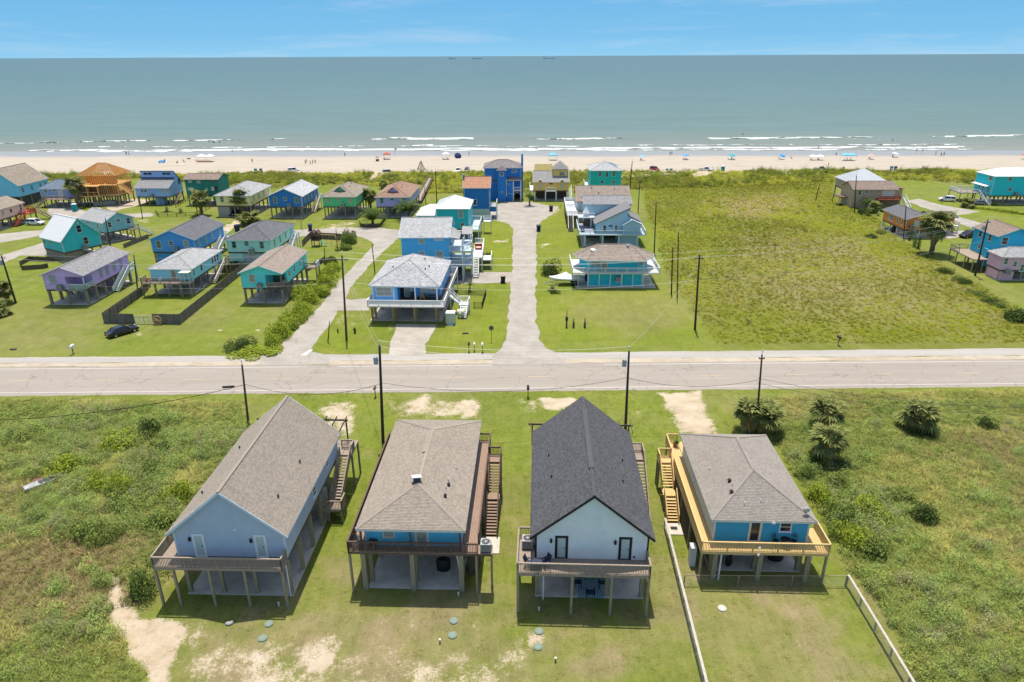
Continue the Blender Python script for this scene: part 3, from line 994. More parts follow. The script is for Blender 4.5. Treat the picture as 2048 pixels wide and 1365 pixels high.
  def walls(h, porch=None, trim=True):
    """Body under the roof; porch = (u_split, depth): the front right corner is left open as a porch."""
    W2, D, zf, ze = h.W / 2, h.D, h.zf, h.ze - .16
    b = MB()
    def block(u0, u1, v0, v1):
      if h.kind == 'gv':
        pts = [(u0, v0, zf),(u1, v0, zf),(u1, v0, h.wall_top(u1))]
        if u0 < 0 < u1: pts.append((0, v0, h.wall_top(0)))
        pts.append((u0, v0, h.wall_top(u0)))
        b.prism(pts,(0, v1 - v0,0))
      elif h.kind == 'gu':
        hd = D / 2 + h.o; s = (h.zr - h.ze) / hd
        wt = lambda v: h.zr - abs(v - D / 2) * s - .16
        b.prism([(u0, v0, zf),(u0, v1, zf),(u0, v1, wt(v1)),(u0, D / 2, wt(D / 2)),(u0, v0, wt(v0))],(u1 - u0,0,0))
      else:
        b.box(u0, v0, zf, u1, v1, ze)
    if porch:
      us, pd = porch
      block(-W2, W2, pd, D)
      block(-W2, us,0, pd - .002)
      if h.kind == 'gv':   # gable above the porch opening
        zb = h.ze - .35
        pts = [(us,0, zb),(W2,0, zb),(W2,0, h.wall_top(W2))]
        if us < 0: pts.append((0,0, h.wall_top(0)))
        pts.append((us,0, h.wall_top(us)))
        b.prism(pts,(0,.14,0))
      b.box(W2 - .14,.16, h.ze - .42, W2, pd - .01, ze)
      if h.kind != 'gv': b.box(us,0, h.ze - .42, W2,.14, ze)
    else:
      block(-W2, W2,0, D)
    w = b.build('wall', h.wall, h.root)
    if trim:
      zt = ze if h.kind[0] == 'h' or h.kind == 'gv' else ze
      for u, v in ((-W2,0),(W2,0),(W2, D),(-W2, D)):
        if porch and u > 0 and v == 0: continue
        t = MB().box(-.08,-.08, zf - .02,.08,.08,(h.wall_top(W2) if h.kind == 'gv' else ze) - .02)
        t.build('corner_trim', h.trim, h.root,(u * (1 - .055 / W2 * 0) - math.copysign(.058, u), v + (.058 if v == 0 else -.058),0))
    return w
  def base(h, nx=3, ny=4, r=.16, m=None, slab=True, floor=True, v0=.25, mx=.25, sm=None, slabext=0):
    m = m or PILE
    W2, D = h.W / 2, h.D
    me = MB().box(-r,-r,-.3, r, r, h.zf - .32).mesh('piling', m)
    for j in range(ny):
      for i in range(nx):
        u = -W2 + mx + (h.W - 2 * mx) * i / (nx - 1)
        v = v0 + (D - 2 * v0) * j / (ny - 1)
        link('piling', me, h.root,(u, v,0), R.uniform(-.04,.04))
    if floor:
      b = MB().box(-W2 + .02,.02, h.zf - .34, W2 - .02, D - .02, h.zf - .004)
      b.build('floor_frame', DARKW, h.root)
    if slab:
      MB().box(-W2 + .05 - slabext,-slabext,-.15, W2 - .05 + slabext, D,.10).build('concrete_slab', sm or CONC, h.root)
  CACHE = {}
  def window(h, face, a, z, w=1.0, hh=1.4, style='w', parent=None, grid=None, depth=0.0, name='window'):
    """z = centre height; frame stands proud of the wall, sash and pane set back in it."""
    fm = {'w': WHT, 'c': CREAM, 'b': BLACK, 't': h.trim}[style[0]]
    pm = {'': GLASS, 'd': BLIND, 'p': PALEGL, 'g': GREENGL}[style[1:2]]
    key = (name, round(w,2), round(hh,2), style, grid, h.trim.name)
    if key not in House.CACHE:
      f = .09 if name == 'window' else .20
      b = MB()
      b.box(-w / 2 - f,-.05,-hh / 2 - f,-w / 2,.02, hh / 2 + f).box(w / 2,-.05,-hh / 2 - f, w / 2 + f,.02, hh / 2 + f)
      b.box(-w / 2,-.048, hh / 2, w / 2,.02, hh / 2 + f).box(-w / 2,-.048,-hh / 2 - f, w / 2,.02,-hh / 2)
      if name == 'window':
        b.box(-w / 2,-.034,-.025, w / 2,.0,.025)
      if grid:
        for i in range(1, grid): b.box(-w / 2 + w * i / grid - .018,-.031,-hh / 2,-w / 2 + w * i / grid + .018,.0, hh / 2)
      sill = MB().box(-w / 2 - .14,-.11,-hh / 2 - .14, w / 2 + .14,-.0,-hh / 2 - .092)
      pane = MB().box(-w / 2 + .001,-.016,-hh / 2 + .001, w / 2 - .001,.0, hh / 2 - .001)
      hd = MB().box(w / 2 - .12,-.07,-.08, w / 2 - .07,-.02,.04)
      House.CACHE[key] = (b.mesh(name, fm), pane.mesh('pane', pm), sill.mesh('sill', fm), hd.mesh('handle', DKMETAL))
    fm_, pn, sl, hd = House.CACHE[key]
    W2 = h.W / 2
    loc, rot = {'F': ((a, h.fv + depth, z),0), 'R': ((W2 + depth, a, z), math.pi / 2), 'L': ((-W2 - depth, a, z),-math.pi / 2), 'B': ((a, h.D, z), math.pi)}[face]
    o = link(name, fm_, parent or h.root, loc, rot)
    link('pane', pn, o)
    if name == 'window': link('sill', sl, o)
    else: link('handle', hd, o)
    return o
  def wpx(h, face, px, py, w=1.0, hh=1.4, style='w', depth=0.0, **k):
    a, z = h.hit(face, px, py, depth)
    return h.window(face, a, z, w, hh, style, depth=depth, **k)
  def door(h, face, px, w=.9, style='wp', z=None, depth=0.0, hh=2.0):
    a = h.hit(face, px[0], px[1], depth)[0] if isinstance(px, tuple) else px
    return h.window(face, a,(z if z is not None else h.zf) + hh / 2 + .06, w - .18, hh, style, name='door', depth=depth)
  # decks, railings, stairs
  def deck(h, u0, v0, u1, v1, z=None, m=None, posts=(), pm=None, th=.26, pr=.09, name='deck', boards=True):
    z = h.zf if z is None else z
    b = MB()
    m = m or GREYW
    b.box(u0 + .02, v0 + .02, z - th, u1 - .02, v1 - .02, z - .042)
    d = b.build(name, m, h.root)
    if boards:   # boards with open joints, laid across the shorter run
      bb = MB()
      if (u1 - u0) >= (v1 - v0):
        n = max(2, int((v1 - v0) / .15))
        for i in range(n):
          q = v0 + (v1 - v0) * i / n
          bb.box(u0, q + .006, z - .04, u1, q + (v1 - v0) / n - .006, z)
      else:
        n = max(2, int((u1 - u0) / .15))
        for i in range(n):
          q = u0 + (u1 - u0) * i / n
          bb.box(q + .006, v0, z - .04, q + (u1 - u0) / n - .006, v1, z)
      stuff(bb.build('deck_board', h.deckm if hasattr(h, 'deckm') else m, d))
    if posts:
      me = MB().box(-pr,-pr,-.3, pr, pr, z - th - .003).mesh('deck_post', pm or PILE)
      for u, v in posts:
        link('deck_post', me, h.root,(u, v,0))
    return d
  def railing(h, a, b, z=None, m=None, H=1.0, gap=.13, pgap=1.85, slat=False, posts=True, style=None, w=.04):
    """Top and bottom rail with posts; balusters upright, or horizontal slats / wires."""
    z = h.zf if z is None else z
    za, zb = (z if isinstance(z, tuple) else (z, z))
    m = m or GREYW
    A, B = Vector((a[0], a[1], za)), Vector((b[0], b[1], zb))
    L = (B - A).length
    up = lambda hh: Vector((0,0, hh))
    r = MB()
    r.beam(A + up(H), B + up(H),.13,.045)
    r.beam(A + up(H - .09), B + up(H - .09),.045,.09)
    o = r.build('railing', m, h.root)
    MB().beam(A + up(.10), B + up(.10),.045,.09).build('lower_rail', m, o)
    n = max(1, round(L / pgap))
    if posts:
      me = MB().box(-.05,-.05,-.2,.05,.05, H - .03).mesh('railing_post', m)
      for i in range(n + 1):
        p = A.lerp(B, i / n)
        link('railing_post', me, o, p)
    bb = MB()
    if slat:
      for q in range(1,5):
        bb.beam(A + up(.1 + .18 * q), B + up(.1 + .18 * q),.03, slat if isinstance(slat, float) else .11)
    else:
      k = int(L / gap)
      for i in range(1, k):
        p = A.lerp(B, i / k)
        bb.beam(p + up(.13), p + up(H - .12), w, w)
    if bb.v: stuff(bb.build('baluster', m, o))
    return o
  def stairs(h, u0, u1, vt, zt, vb, zb, m=None, tm=None, rail=True, n=None, side=False, axis='v', rm=None, balusters=False, treads=True):
    """Straight flight from (vt, zt) down to (vb, zb); axis 'u' swaps the roles of u and v."""
    m = m or GREYW
    X = (lambda u, v, z: (u, v, z)) if axis == 'v' else (lambda u, v, z: (v, u, z))
    root = MB()
    for u in (u0 + .03, u1 - .03):
      root.beam(X(u, vt, zt - .12), X(u, vb, zb - .0),.05,.28)
    s = root.build('staircase', m, h.root)
    n = n or max(2, round((zt - zb) / .185))
    wd = abs(vt - vb) / n
    if treads:
      bx = MB().box(-(u1 - u0) / 2 + .06,-wd / 2 - .02,-.04,(u1 - u0) / 2 - .06, wd / 2 + .02,0) if axis == 'v' else MB().box(-wd / 2 - .02,-(u1 - u0) / 2 + .06,-.04, wd / 2 + .02,(u1 - u0) / 2 - .06,0)
      me = bx.mesh('stair_tread', tm or m)
      for i in range(1, n):
        t = i / n
        link('stair_tread', me, s, X((u0 + u1) / 2, vt + (vb - vt) * t, zt + (zb - zt) * t))
    if rail:
      rb = MB()
      for u in (u0, u1):
        rb.beam(X(u, vt, zt + .95), X(u, vb, zb + .95),.10,.05)
        rb.beam(X(u, vt, zt + .55), X(u, vb, zb + .55),.04,.09)
        for t in (0,.5,1):
          q = vt + (vb - vt) * t; z = zt + (zb - zt) * t
          rb.beam(X(u, q, z - .15), X(u, q, z + .95),.09)
        if balusters:
          k = int(abs(vt - vb) / .16)
          for i in range(1, k):
            t = i / k; q = vt + (vb - vt) * t; z = zt + (zb - zt) * t
            rb.beam(X(u, q, z + .1), X(u, q, z + .92),.035)
        if side:
          rb.prism([X(u, vt, zt + .9), X(u, vb, zb + .9), X(u, vb, zb + .1), X(u, vt, zt + .1)], X(.02,0,0))
      rb.build('handrail', rm or m, s)
    return s
  def siding(h, u0, u1, z0, z1, holes=(), gable=False, exp=.19, m=None, v=0.0):
    """Lap boards on the front wall, each board one piece, cut round the openings."""
    m = m or h.wall
    z = z0
    while z < z1 - .03:
      zt = min(z + exp + .02, z1)
      lim0, lim1 = u0, u1
      if gable:
        W2 = h.W / 2 + h.o; s = (h.zr - h.ze) / W2
        half = (h.zr - .2 - zt) / s
        if half < .1: break
        lim0, lim1 = max(u0,-half), min(u1, half)
      segs = [(lim0, lim1)]
      for (a, c, zz0, zz1) in holes:
        if z + exp > zz0 and z < zz1:
          ns = []
          for p, q in segs:
            if c <= p or a >= q: ns.append((p, q))
            else:
              if a - p > .05: ns.append((p, a))
              if q - c > .05: ns.append((c, q))
          segs = ns
      for p, q in segs:
        y0_, y1_ = v - .030, v - .008
        MB().add([(p, y0_, z),(q, y0_, z),(q, y1_, zt),(p, y1_, zt),(p, v + .0, z),(q, v, z),(q, v + .0, zt),(p, v + .0, zt)],
                         [(0,1,2,3),(4,5,1,0),(3,2,6,7),(0,3,7,4),(1,5,6,2)]).build('siding_board', m, h.root)
      z += exp
  def vents(h, pts, m=None, r=.09, hh=.35):
    """Roof vents standing on the planes at (u, v)."""
    W2 = h.W / 2 + h.o
    for u, v in pts:
      if h.kind in ('gv', 'hv'):
        z = h.zr - abs(u) * (h.zr - h.ze) / W2
        if h.kind == 'hv':
          z = min(z, h.ze + (v + h.o) * (h.zr - h.ze) / W2)
      else:
        hd = h.D / 2 + h.o
        z = h.zr - abs(v - h.D / 2) * (h.zr - h.ze) / hd
      MB().cyl((0,0,-.1),(0,0, hh * .7), r * .8, n=8).cyl((0,0, hh * .7),(0,0, hh), r * 1.25, r * .9, n=8).build('roof_vent', m or DKMETAL, h.root,(u, v, z))

def air_conditioner(label, p, rot=0.0, s=1.0, m=None):
  t = thing('air_conditioner', label, 'air conditioner', p, rot, 'outdoor air conditioning units')
  w, hh = .42 * s,.82 * s
  b = MB().box(-w,-w,.04, w, w, hh)
  b.build('shell', m or ACGREY, t)
  f = MB()
  for i in range(7):
    for k in range(4):
      a = k * math.pi / 2
      c, s_ = math.cos(a), math.sin(a)
      z = .10 + i * (hh - .2) / 6
      f.beam((c * (w + .01) - s_ * (-w * .85), s_ * (w + .01) + c * (-w * .85), z),(c * (w + .01) - s_ * (w * .85), s_ * (w + .01) + c * (w * .85), z),.02,.03)
  f.build('side_grille', DKMETAL, t)
  g = MB()
  g.cyl((0,0, hh),(0,0, hh + .012), w * .86, n=20)
  g.build('fan_opening', BLACK, t)
  gr = MB()
  for i in range(8):
    a = i * math.pi / 8
    gr.beam((math.cos(a) * w * .86, math.sin(a) * w * .86, hh + .03),(-math.cos(a) * w * .86,-math.sin(a) * w * .86, hh + .03),.015)
  gr.ell((0,0, hh + .03),.1,.1,.03,8,4)
  gr.build('fan_guard', METAL, t)
  MB().box(-w - .03,-w - .03,0, w + .03, w + .03,.04).build('base_pan', DKMETAL, t)
  return t
def ac_bracket(h, face, px, py, label, m=None):
  """Unit on a wall bracket: the bracket belongs to the house, the unit stands on it."""
  a, z = h.hit(face, px, py)
  u, v = (a, h.fv - .62) if face == 'F' else (h.W / 2 + .62, a)
  b = MB()
  b.box(u - .6, v - .5, z - .08, u + .6, v + .6, z)
  for q in (-.5,.5):
    b.beam((u + q, v - .45, z - .08),(u + q, v + .6, z - .7),.07)
  b.build('bracket_platform', h.trim, h.root)
  air_conditioner(label, h.world(u, v, z), h.th)
# ------------------------------------------------------------------ the four houses nearest the camera
TAB_TAN = mat('tan_shingle',(.275,.235,.19), rough=.92, var=.05, scale=.5, island=.15, spec=.15)
TAB_CHAR = mat('charcoal_shingle',(.080,.081,.085), rough=.9, var=.05, scale=.6, island=.26, spec=.2)
S_TAN = shingle_mat('tan_shingle_far',(.26,.225,.19))
TAB_GREY = mat('grey_tan_shingle',(.27,.24,.205), rough=.92, var=.05, scale=.5, island=.13, spec=.15)

# --- pale blue-grey gable house
h = House('pale blue-grey gabled house with tan roof and weathered grey deck, next to the scrub',-23.04,45.03,-1.8,9.12,15.65,4.1,6.49,10.67, 'gv',
          paint('pale_blue_grey_siding',(.44,.50,.58)), TAB_TAN, paint('pale_blue_trim',(.55,.63,.70)))
H1 = h
h.walls()
h.roof(tabs=TAB_TAN)
dl, dr = h.hit('F',400.5,1095)[0], h.hit('F',523.4,1098)[0]
h.siding(-4.44,4.44,4.1,10.5,[(dl - .53, dl + .53,4.0,6.3),(dr - .53, dr + .53,4.0,6.3)], True)
for a in (dl, dr):
  h.window('F', a,4.1 + 1.05,.62,1.95, 'wp', name='door', depth=.0)
for px, py in ((380,1078),(502.5,1081)):
  a, z = h.hit('F', px, py)
  MB().box(-.09,-.16,-.16,.09,-.03,.16).cyl((0,-.1,.16),(0,-.1,.24),.1,.03,8).build('wall_lamp', BLACK, h.root,(a,0, z))
a, z = h.hit('F',470,1059)
MB().cyl((0,-.05,0),(0,.0,0),.12, n=12).build('vent_cover', WHT, h.root,(a,-.02, z))
h.base(4,6,.15, slabext=0)
h.deck(-6.05,-1.35,4.56,0,4.0, posts=[(-5.95,-1.25),(-4.45,-1.25),(-1.55,-1.25),(1.35,-1.25),(4.46,-1.25)])
h.deck(-6.05,0.003,-4.58,14.5,4.0, posts=[(-5.95,4),(-5.95,8),(-5.95,12)])
h.railing((-6.0,-1.3),(4.5,-1.3),4.0, pgap=2.7)
h.railing((-6.0,-1.3),(-6.0,14.4),4.0, pgap=2.6)
h.railing((4.5,-1.3),(4.5,-.1),4.0)
h.wpx('R',628,983,.75,.8, 'w')
h.wpx('R',654,927,.5,.6, 'w')
h.vents([(3.3,2.9),(3.4,8.3),(-3.3,3.2),(-2.4,9.2)], r=.08, hh=.3)
# back deck with pergola, right-hand stairs
h.deck(-4.5,15.66,5.95,18.6,4.05, posts=[(-4.4,18.5),(0,18.5),(5.85,18.5),(5.85,16.0)])
h.railing((4.62,17.0),(5.9,17.0),4.05)
h.railing((5.9,15.9),(5.9,17.0),4.05, posts=False)
h.stairs(4.75,5.85,15.7,4.05,11.4,1.45, n=15, balusters=True)
h.deck(4.7,9.9,6.2,11.4,1.45, posts=[(6.1,10.0),(6.1,11.3),(4.8,10.0)])
h.railing((4.75,9.95),(6.15,9.95),1.45); h.railing((6.15,9.95),(6.15,11.35),1.45)
h.stairs(9.95,11.2,4.7,1.4,2.6,.1, axis='u', n=8)
pb = MB()
for i in range(9):
  pb.beam((4.9 - 1.06 * i,15.9,6.75),(4.9 - 1.06 * i,18.9,6.75),.05,.2)
pb.beam((-4.6,18.4,6.6),(5.1,18.4,6.6),.06,.2)
pb.build('pergola_beam', DARKW, h.root)['kind'] = 'stuff'
for u in (-4.4,0,4.9):
  MB().box(-.07,-.07,0,.07,.07,2.5).build('pergola_post', DARKW, h.root,(u,18.4,4.05))
for u in (4.35,):
  MB().cyl((u,-.12,0.1),(u,-.12,4.0),.05, n=8).build('drain_pipe', PVC, h.root)

# --- bright blue hip house, brown decks
h = House('bright blue hip-roofed house with tan shingles and dark brown decks in the front row',-8.32,45.67,-1.9,8.16,17.3,4.2,6.5,7.95, 'hv',
          paint('bright_blue_siding',(.10,.48,.68)), TAB_TAN, paint('off_white_trim',(.62,.60,.55)))
H2 = h
h.deckm = BROWND
h.fv = .5
h.walls(trim=False)
# the front wall stands half a metre behind the porch posts
for o in list(h.root.children):
  if o.name.startswith('wall'):
    bpy.data.objects.remove(o)
MB().box(-4.05,.5,4.2,4.05,17.2,6.34).build('wall', h.wall, h.root)
wx = h.hit('F',777.7,1072)[0]
h.siding(-4.05,4.05,4.2,6.4,[(wx - .5, wx + .5,4.95,6.4),(.2,1.25,4.1,6.3)], v=.5)
h.window('F', wx,5.65,.8,1.1, 'cd')
h.window('F',.72,4.2 + 1.03,.78,1.9, 'td', name='door')
for u in (-4.05,4.05):
  MB().box(-.08,-.08,4.2,.08,.08,6.34).build('corner_trim', h.trim, h.root,(u - math.copysign(.058, u),.558 - .058 * 0,0))
h.roof(tabs=TAB_TAN)
h.base(3,6,.16, v0=.8)
for u in (-4.2,-.1,4.0):
  MB().box(-.19,-.19,-.3,.19,.19,3.93).build('front_piling', PILE, h.root,(u,-.05,0))
  MB().box(-.08,-.08,4.2,.08,.08,6.34).build('porch_post', BROWNW, h.root,(u,-.1,0))
h.deck(-5.35,-.42,5.45,.47,4.2, BROWNW, posts=[(-5.25,-.32),(5.3,-.32)])
h.deck(-5.35,.475,-4.1,17.3,4.2, BROWNW, posts=[(-5.25,3.5),(-5.25,8),(-5.25,12.5),(-5.25,17)])
h.deck(4.1,.475,5.45,17.35,4.2, BROWNW, posts=[(5.35,3.5),(5.35,8),(5.35,12.5),(5.35,17)])
h.deck(5.46,-.42,6.65,.75,4.2, BROWNW, posts=[(6.5,.6)])
h.railing((-5.3,-.37),(5.4,-.37),4.2, BROWNW, pgap=2.1)
h.railing((-5.3,-.37),(-5.3,17.2),4.2, BROWNW, pgap=2.4)
h.railing((5.4,.9),(5.4,13.4),4.2, BROWNW, pgap=2.4)
h.railing((4.2,17.3),(5.4,17.3),4.2, BROWNW); h.railing((5.4,14.6),(5.4,17.3),4.2, BROWNW)
h.deck(5.46,13.4,6.75,14.7,4.2, BROWNW, posts=[(6.65,13.5),(6.65,14.6)])
h.railing((5.5,14.65),(6.7,14.65),4.2, BROWNW); h.railing((6.7,13.4),(6.7,14.65),4.2, BROWNW, posts=False)
h.stairs(5.55,6.65,13.35,4.2,11.0,2.2, BROWNW, BROWND, n=11, balusters=True)
h.deck(5.5,9.9,6.7,10.98,2.2, BROWNW, posts=[(5.6,10),(6.6,10),(6.6,10.9)])
h.stairs(5.5,6.6,9.85,2.2,6.9,.12, BROWNW, BROWND, n=12, balusters=True)
MB().box(5.1,4.6,-.1,6.9,6.9,.09).build('stair_pad', CONC, h.root)
air_conditioner('round-topped grey air conditioner on the brown deck corner of the bright blue hip house', h.world(6.08,.15,4.2), h.th)
rb = MB().beam((-.22,9.0,7.99),(-.22,12.9,7.99),.34,.05)
rb.build('ridge_vent', TAB_TAN, h.root)
sk = MB().prism([(-.42,-.35,0),(.42,-.35,0),(.42,.35,0),(-.42,.35,0)],(0,0,.07))
t = sk.build('solar_vent_panel', glass_mat('white_panel',(.85,.86,.86),.4), h.root,(-.15,4.4,8.35),(math.radians(-14), math.radians(8),.35))
MB().box(-.25,-.2,-.45,.25,.2,0).build('vent_box', DKMETAL, t)
h.vents([(2.55,4.9),(2.45,3.2)], BLACK,.13,.3)
h.vents([(2.45,5.6),(2.35,4.4),(2.9,7.7)], PVC,.05,.3)
MB().cyl((4.05,.1,0.05),(3.6,.1,4.0),.06, n=8).build('drain_pipe', PVC, h.root)
MB().box(4.4,2.0,.0,5.2,3.4,2.2).build('stair_enclosure', DARKW, h.root)

# --- white house with charcoal roof
h = House('white gabled house with charcoal shingle roof and black-framed doors in the front row',6.37,44.54,-2.3,9.12,15.9,4.11,6.42,10.54, 'gv',
          paint('white_siding',(.80,.78,.74)), TAB_CHAR, paint('black_trim',(.022,.02,.022)))
H3 = h
h.walls()
h.roof(tabs=TAB_CHAR)
dl, dr = h.hit('F',1122.8,1098)[0], h.hit('F',1250,1100)[0]
h.siding(-4.44,4.44,4.11,10.35,[(dl - .53, dl + .53,4.0,6.35),(dr - .53, dr + .53,4.0,6.35)], True)
for a in (dl, dr): h.window('F', a,4.11 + 1.06,.66,1.95, 'bp', name='door')
for px, py in ((1102.3,1081),(1230.5,1084.5)):
  a, z = h.hit('F', px, py)
  MB().box(-.09,-.16,-.16,.09,-.03,.16).cyl((0,-.1,.16),(0,-.1,.24),.1,.03,8).build('wall_lamp', BLACK, h.root,(a,0, z))
a, z = h.hit('F',1205,1065)
MB().cyl((0,-.05,0),(0,.0,0),.11, n=12).build('vent_cover', WHT, h.root,(a,-.02, z))
a, z = h.hit('F',1268,1114)
MB().box(-.08,-.07,-.08,.08,-.02,.08).build('outlet_box', DKMETAL, h.root,(a,0, z))
h.base(4,6,.15)
h.deck(-6.02,-1.92,4.56,0,4.12, posts=[(-5.92,-1.82),(-1.6,-1.82),(1.55,-1.82),(4.46,-1.82)], pr=.10)
h.deck(-6.02,.003,-4.58,2.6,4.12, posts=[(-5.92,2.5)])
h.railing((-5.97,-1.87),(4.5,-1.87),4.12, pgap=2.6)
h.railing((-5.97,-1.87),(-5.97,2.55),4.12)
h.railing((-5.97,2.55),(-4.6,2.55),4.12, posts=False)
h.railing((4.5,-1.87),(4.5,-.1),4.12)
air_conditioner('white-topped air conditioner on the side deck of the white gabled house', h.world(-5.2,1.35,4.12), h.th,1.05)
h.vents([(-3.2,5.9),(2.9,5.0),(-3.4,9.6),(3.3,8.8)], DKMETAL,.07,.3)
rv = MB().beam((0,3.4,10.60),(0,13.6,10.60),.42,.07)
rv.build('ridge_vent', TAB_CHAR, h.root)
h.deck(-4.5,15.95,6.4,18.2,4.1, posts=[(-4.4,18.1),(6.3,18.1)])
h.deck(4.75,15.0,6.4,15.93,4.1)
h.railing((5.0,16.6),(6.35,16.6),4.1); h.railing((6.35,15.0),(6.35,16.6),4.1, posts=False)
h.stairs(5.2,6.35,15.0,4.1,8.6,.1, n=22, balusters=True)
pb = MB()
for i in range(10): pb.beam((5.2 - 1.15 * i,15.9,6.7),(5.2 - 1.15 * i,18.3,6.7),.05,.18)
pb.beam((-5.4,17.6,6.55),(5.4,17.6,6.55),.06,.2)
pb.build('pergola_beam', DARKW, h.root)['kind'] = 'stuff'
for u in (-5.0,5.0): MB().box(-.07,-.07,0,.07,.07,2.45).build('pergola_post', DARKW, h.root,(u,17.6,4.1))
MB().cyl((-3.85,-.3,0),(-3.85,-.3,4.0),.06, n=8).build('drain_pipe', PVC, h.root)

# --- turquoise-blue hip house with yellow decks
h = House('turquoise blue hip-roofed house wrapped in yellow-stained decks and railings, rightmost of the front row',21.26,47.65,-2.3,8.03,13.5,3.3,5.71,7.95, 'hv',
          paint('turquoise_blue_siding',(.045,.34,.52)), TAB_GREY, paint('pale_grey_trim',(.60,.60,.57)))
H4 = h
h.walls()
h.roof(tabs=TAB_GREY)
wa, wz = h.hit('F',1571,1054)
da = h.hit('F',1510,1060)[0]
h.siding(-3.9,3.9,3.3,5.55,[(wa - .55, wa + .55, wz - .55, wz + .6),(da - .6, da + .6,3.2,5.5)])
h.window('F', wa, wz,.85,.85, 'w')
h.window('F', da,3.3 + 1.02,.72,1.9, 'c', name='door')
MB().box(-4.03,.01,3.3,-4.017,13.4,5.5).build('side_cladding', paint('pale_green_siding',(.42,.52,.48)), h.root)
h.wpx('L',1388,950,.6,.7, 'w', depth=.02)
h.base(3,5,.2)
h.deck(-5.32,-1.55,5.37,0,3.3, YELW, posts=[(-5.2,-1.4),(5.25,-1.4)])
for u in (-3.9,-.1,3.9): MB().box(-.19,-.19,-.3,.19,.19,3.0).build('front_piling', PILE, h.root,(u,-1.0 if u < 0 else -1.1,0))
h.deck(-5.32,.003,-4.04,16.3,3.3, YELW, posts=[(-5.2,3),(-5.2,7),(-5.2,11),(-5.2,16)])
h.deck(4.04,.003,5.37,1.9,3.3, YELW, posts=[(5.25,1.8)])
h.railing((-5.27,-1.5),(5.32,-1.5),3.3, YELW, pgap=2.1)
h.railing((-5.27,-1.5),(-5.27,11.6),3.3, YELW, pgap=2.4)
h.railing((5.32,-1.5),(5.32,1.85),3.3, YELW)
h.railing((-5.27,16.2),(-4.1,16.2),3.3, YELW); h.railing((-5.27,13.3),(-5.27,16.2),3.3, YELW)
h.deck(-4.0,13.6,4.0,16.3,3.3, YELW)
h.deck(-6.7,12.1,-5.35,13.3,3.3, YELW, posts=[(-6.6,12.2),(-6.6,13.2)])
h.railing((-6.65,13.25),(-5.4,13.25),3.3, YELW); h.railing((-6.65,12.1),(-6.65,13.25),3.3, YELW, posts=False)
h.stairs(-6.6,-5.45,12.05,3.3,9.9,1.7, YELW, YELW, n=9, balusters=True)
h.deck(-6.65,8.6,-5.4,9.88,1.7, YELW, posts=[(-6.55,8.7),(-5.5,8.7)])
h.stairs(-6.6,-5.45,8.55,1.7,6.4,.12, YELW, YELW, n=9, balusters=True)
MB().box(-6.9,4.7,-.1,-5.3,6.4,.09).build('stair_pad', CONC, h.root)
MB().box(-6.35,5.4,.091,-5.7,5.85,.11).build('door_mat', BLACK, h.root)
h.vents([(-2.1,3.55),(-2.3,2.0)], mat('rusty_turbine',(.07,.03,.015), rough=.7, var=.4),.15,.3)
h.vents([(-2.0,2.9),(-2.3,3.9),(-3.2,6.2),(-1.4,.9),(0.0,1.15)], PVC,.045,.3)
d = MB().cyl((0,0,0),(0,.0,.55),.03, n=6).ell((0,-.1,.62),.30,.10,.26,12,6).beam((0,-.1,.5),(0,-.45,.62),.03)
d.build('satellite_dish', METAL, h.root,(3.55,.25,5.85))
MB().cyl((0,0,0),(0,-.3,.25),.025, n=6).ell((0,-.35,.28),.16,.06,.14,10,6).build('satellite_dish', PVC, h.root,(.65,-.42,5.5))
for px, n in ((1506,0),(1504,1)):
  MB().box(-.1,-.08,-.1,.1,0,.1).ell((0,-.1,-.02),.07,.07,.09,8,5).build('flood_lamp', WHT, h.root,(-.55,-1.6,3.9 - .75 * n))
# ground level: plank wall, pipe, meter boxes
MB().box(-3.9,.6,.1,-3.75,4.0,2.96).build('plank_wall', DARKW, h.root)
MB().cyl((-3.45,-1.2,0),(-3.45,-1.2,2.9),.07, n=8).cyl((-3.45,-1.2,2.9),(-3.1,-1.0,3.0),.07, n=8).build('drain_pipe', PVC, h.root)
MB().box(-5.6,.4,0,-5.1,1.2,2.0).build('utility_cabinet', paint('cabinet_grey',(.55,.57,.56)), h.root)
lat = MB()
for i in range(26):
  lat.beam((-5.25,2.0 + i * .38,.1),(-5.25,2.0 + i * .38 + 1.2,2.9),.02,.06)
  lat.beam((-5.27,3.2 + i * .38,.1),(-5.27,3.2 + i * .38 - 1.2,2.9),.02,.06)
stuff(lat.build('lattice_screen', DARKW, h.root))

# ------------------------------------------------------------------ things on and under the front houses
def deck_chair(label, p, rot, m, group='chairs at the front houses'):
  t = thing('armchair', label, 'chair', p, rot, group)
  b = MB()
  for i in range(4): b.box(-.26,-.28 + i * .13,.40,.26,-.17 + i * .13,.43)
  b.build('seat', m, t)
  b = MB()
  for i in range(5): b.prism([(-.27 + i * .11,.26,.40),(-.18 + i * .11,.26,.40),(-.18 + i * .11,.48,1.02),(-.27 + i * .11,.48,1.02)],(0,.025,0))
  b.build('backrest', m, t)
  for x in (-.32,.32):
    MB().box(x - .05,-.32,.58, x + .05,.34,.61).build('armrest', m, t)
    for y in (-.28,.26):
      MB().box(x - .03, y - .03,0, x + .03, y + .03,.58).build('leg', m, t)
  return t
NAVY = paint('navy_plastic',(.020,.035,.07))
TEALP = paint('dark_teal_plastic',(.03,.10,.14))
deck_chair('left navy chair at the small table on the white house deck', H3.world(-5.0,-1.15,4.12), H3.th + 1.2, NAVY)
deck_chair('right navy chair at the small table on the white house deck', H3.world(-3.75,-1.05,4.12), H3.th - .9, NAVY)
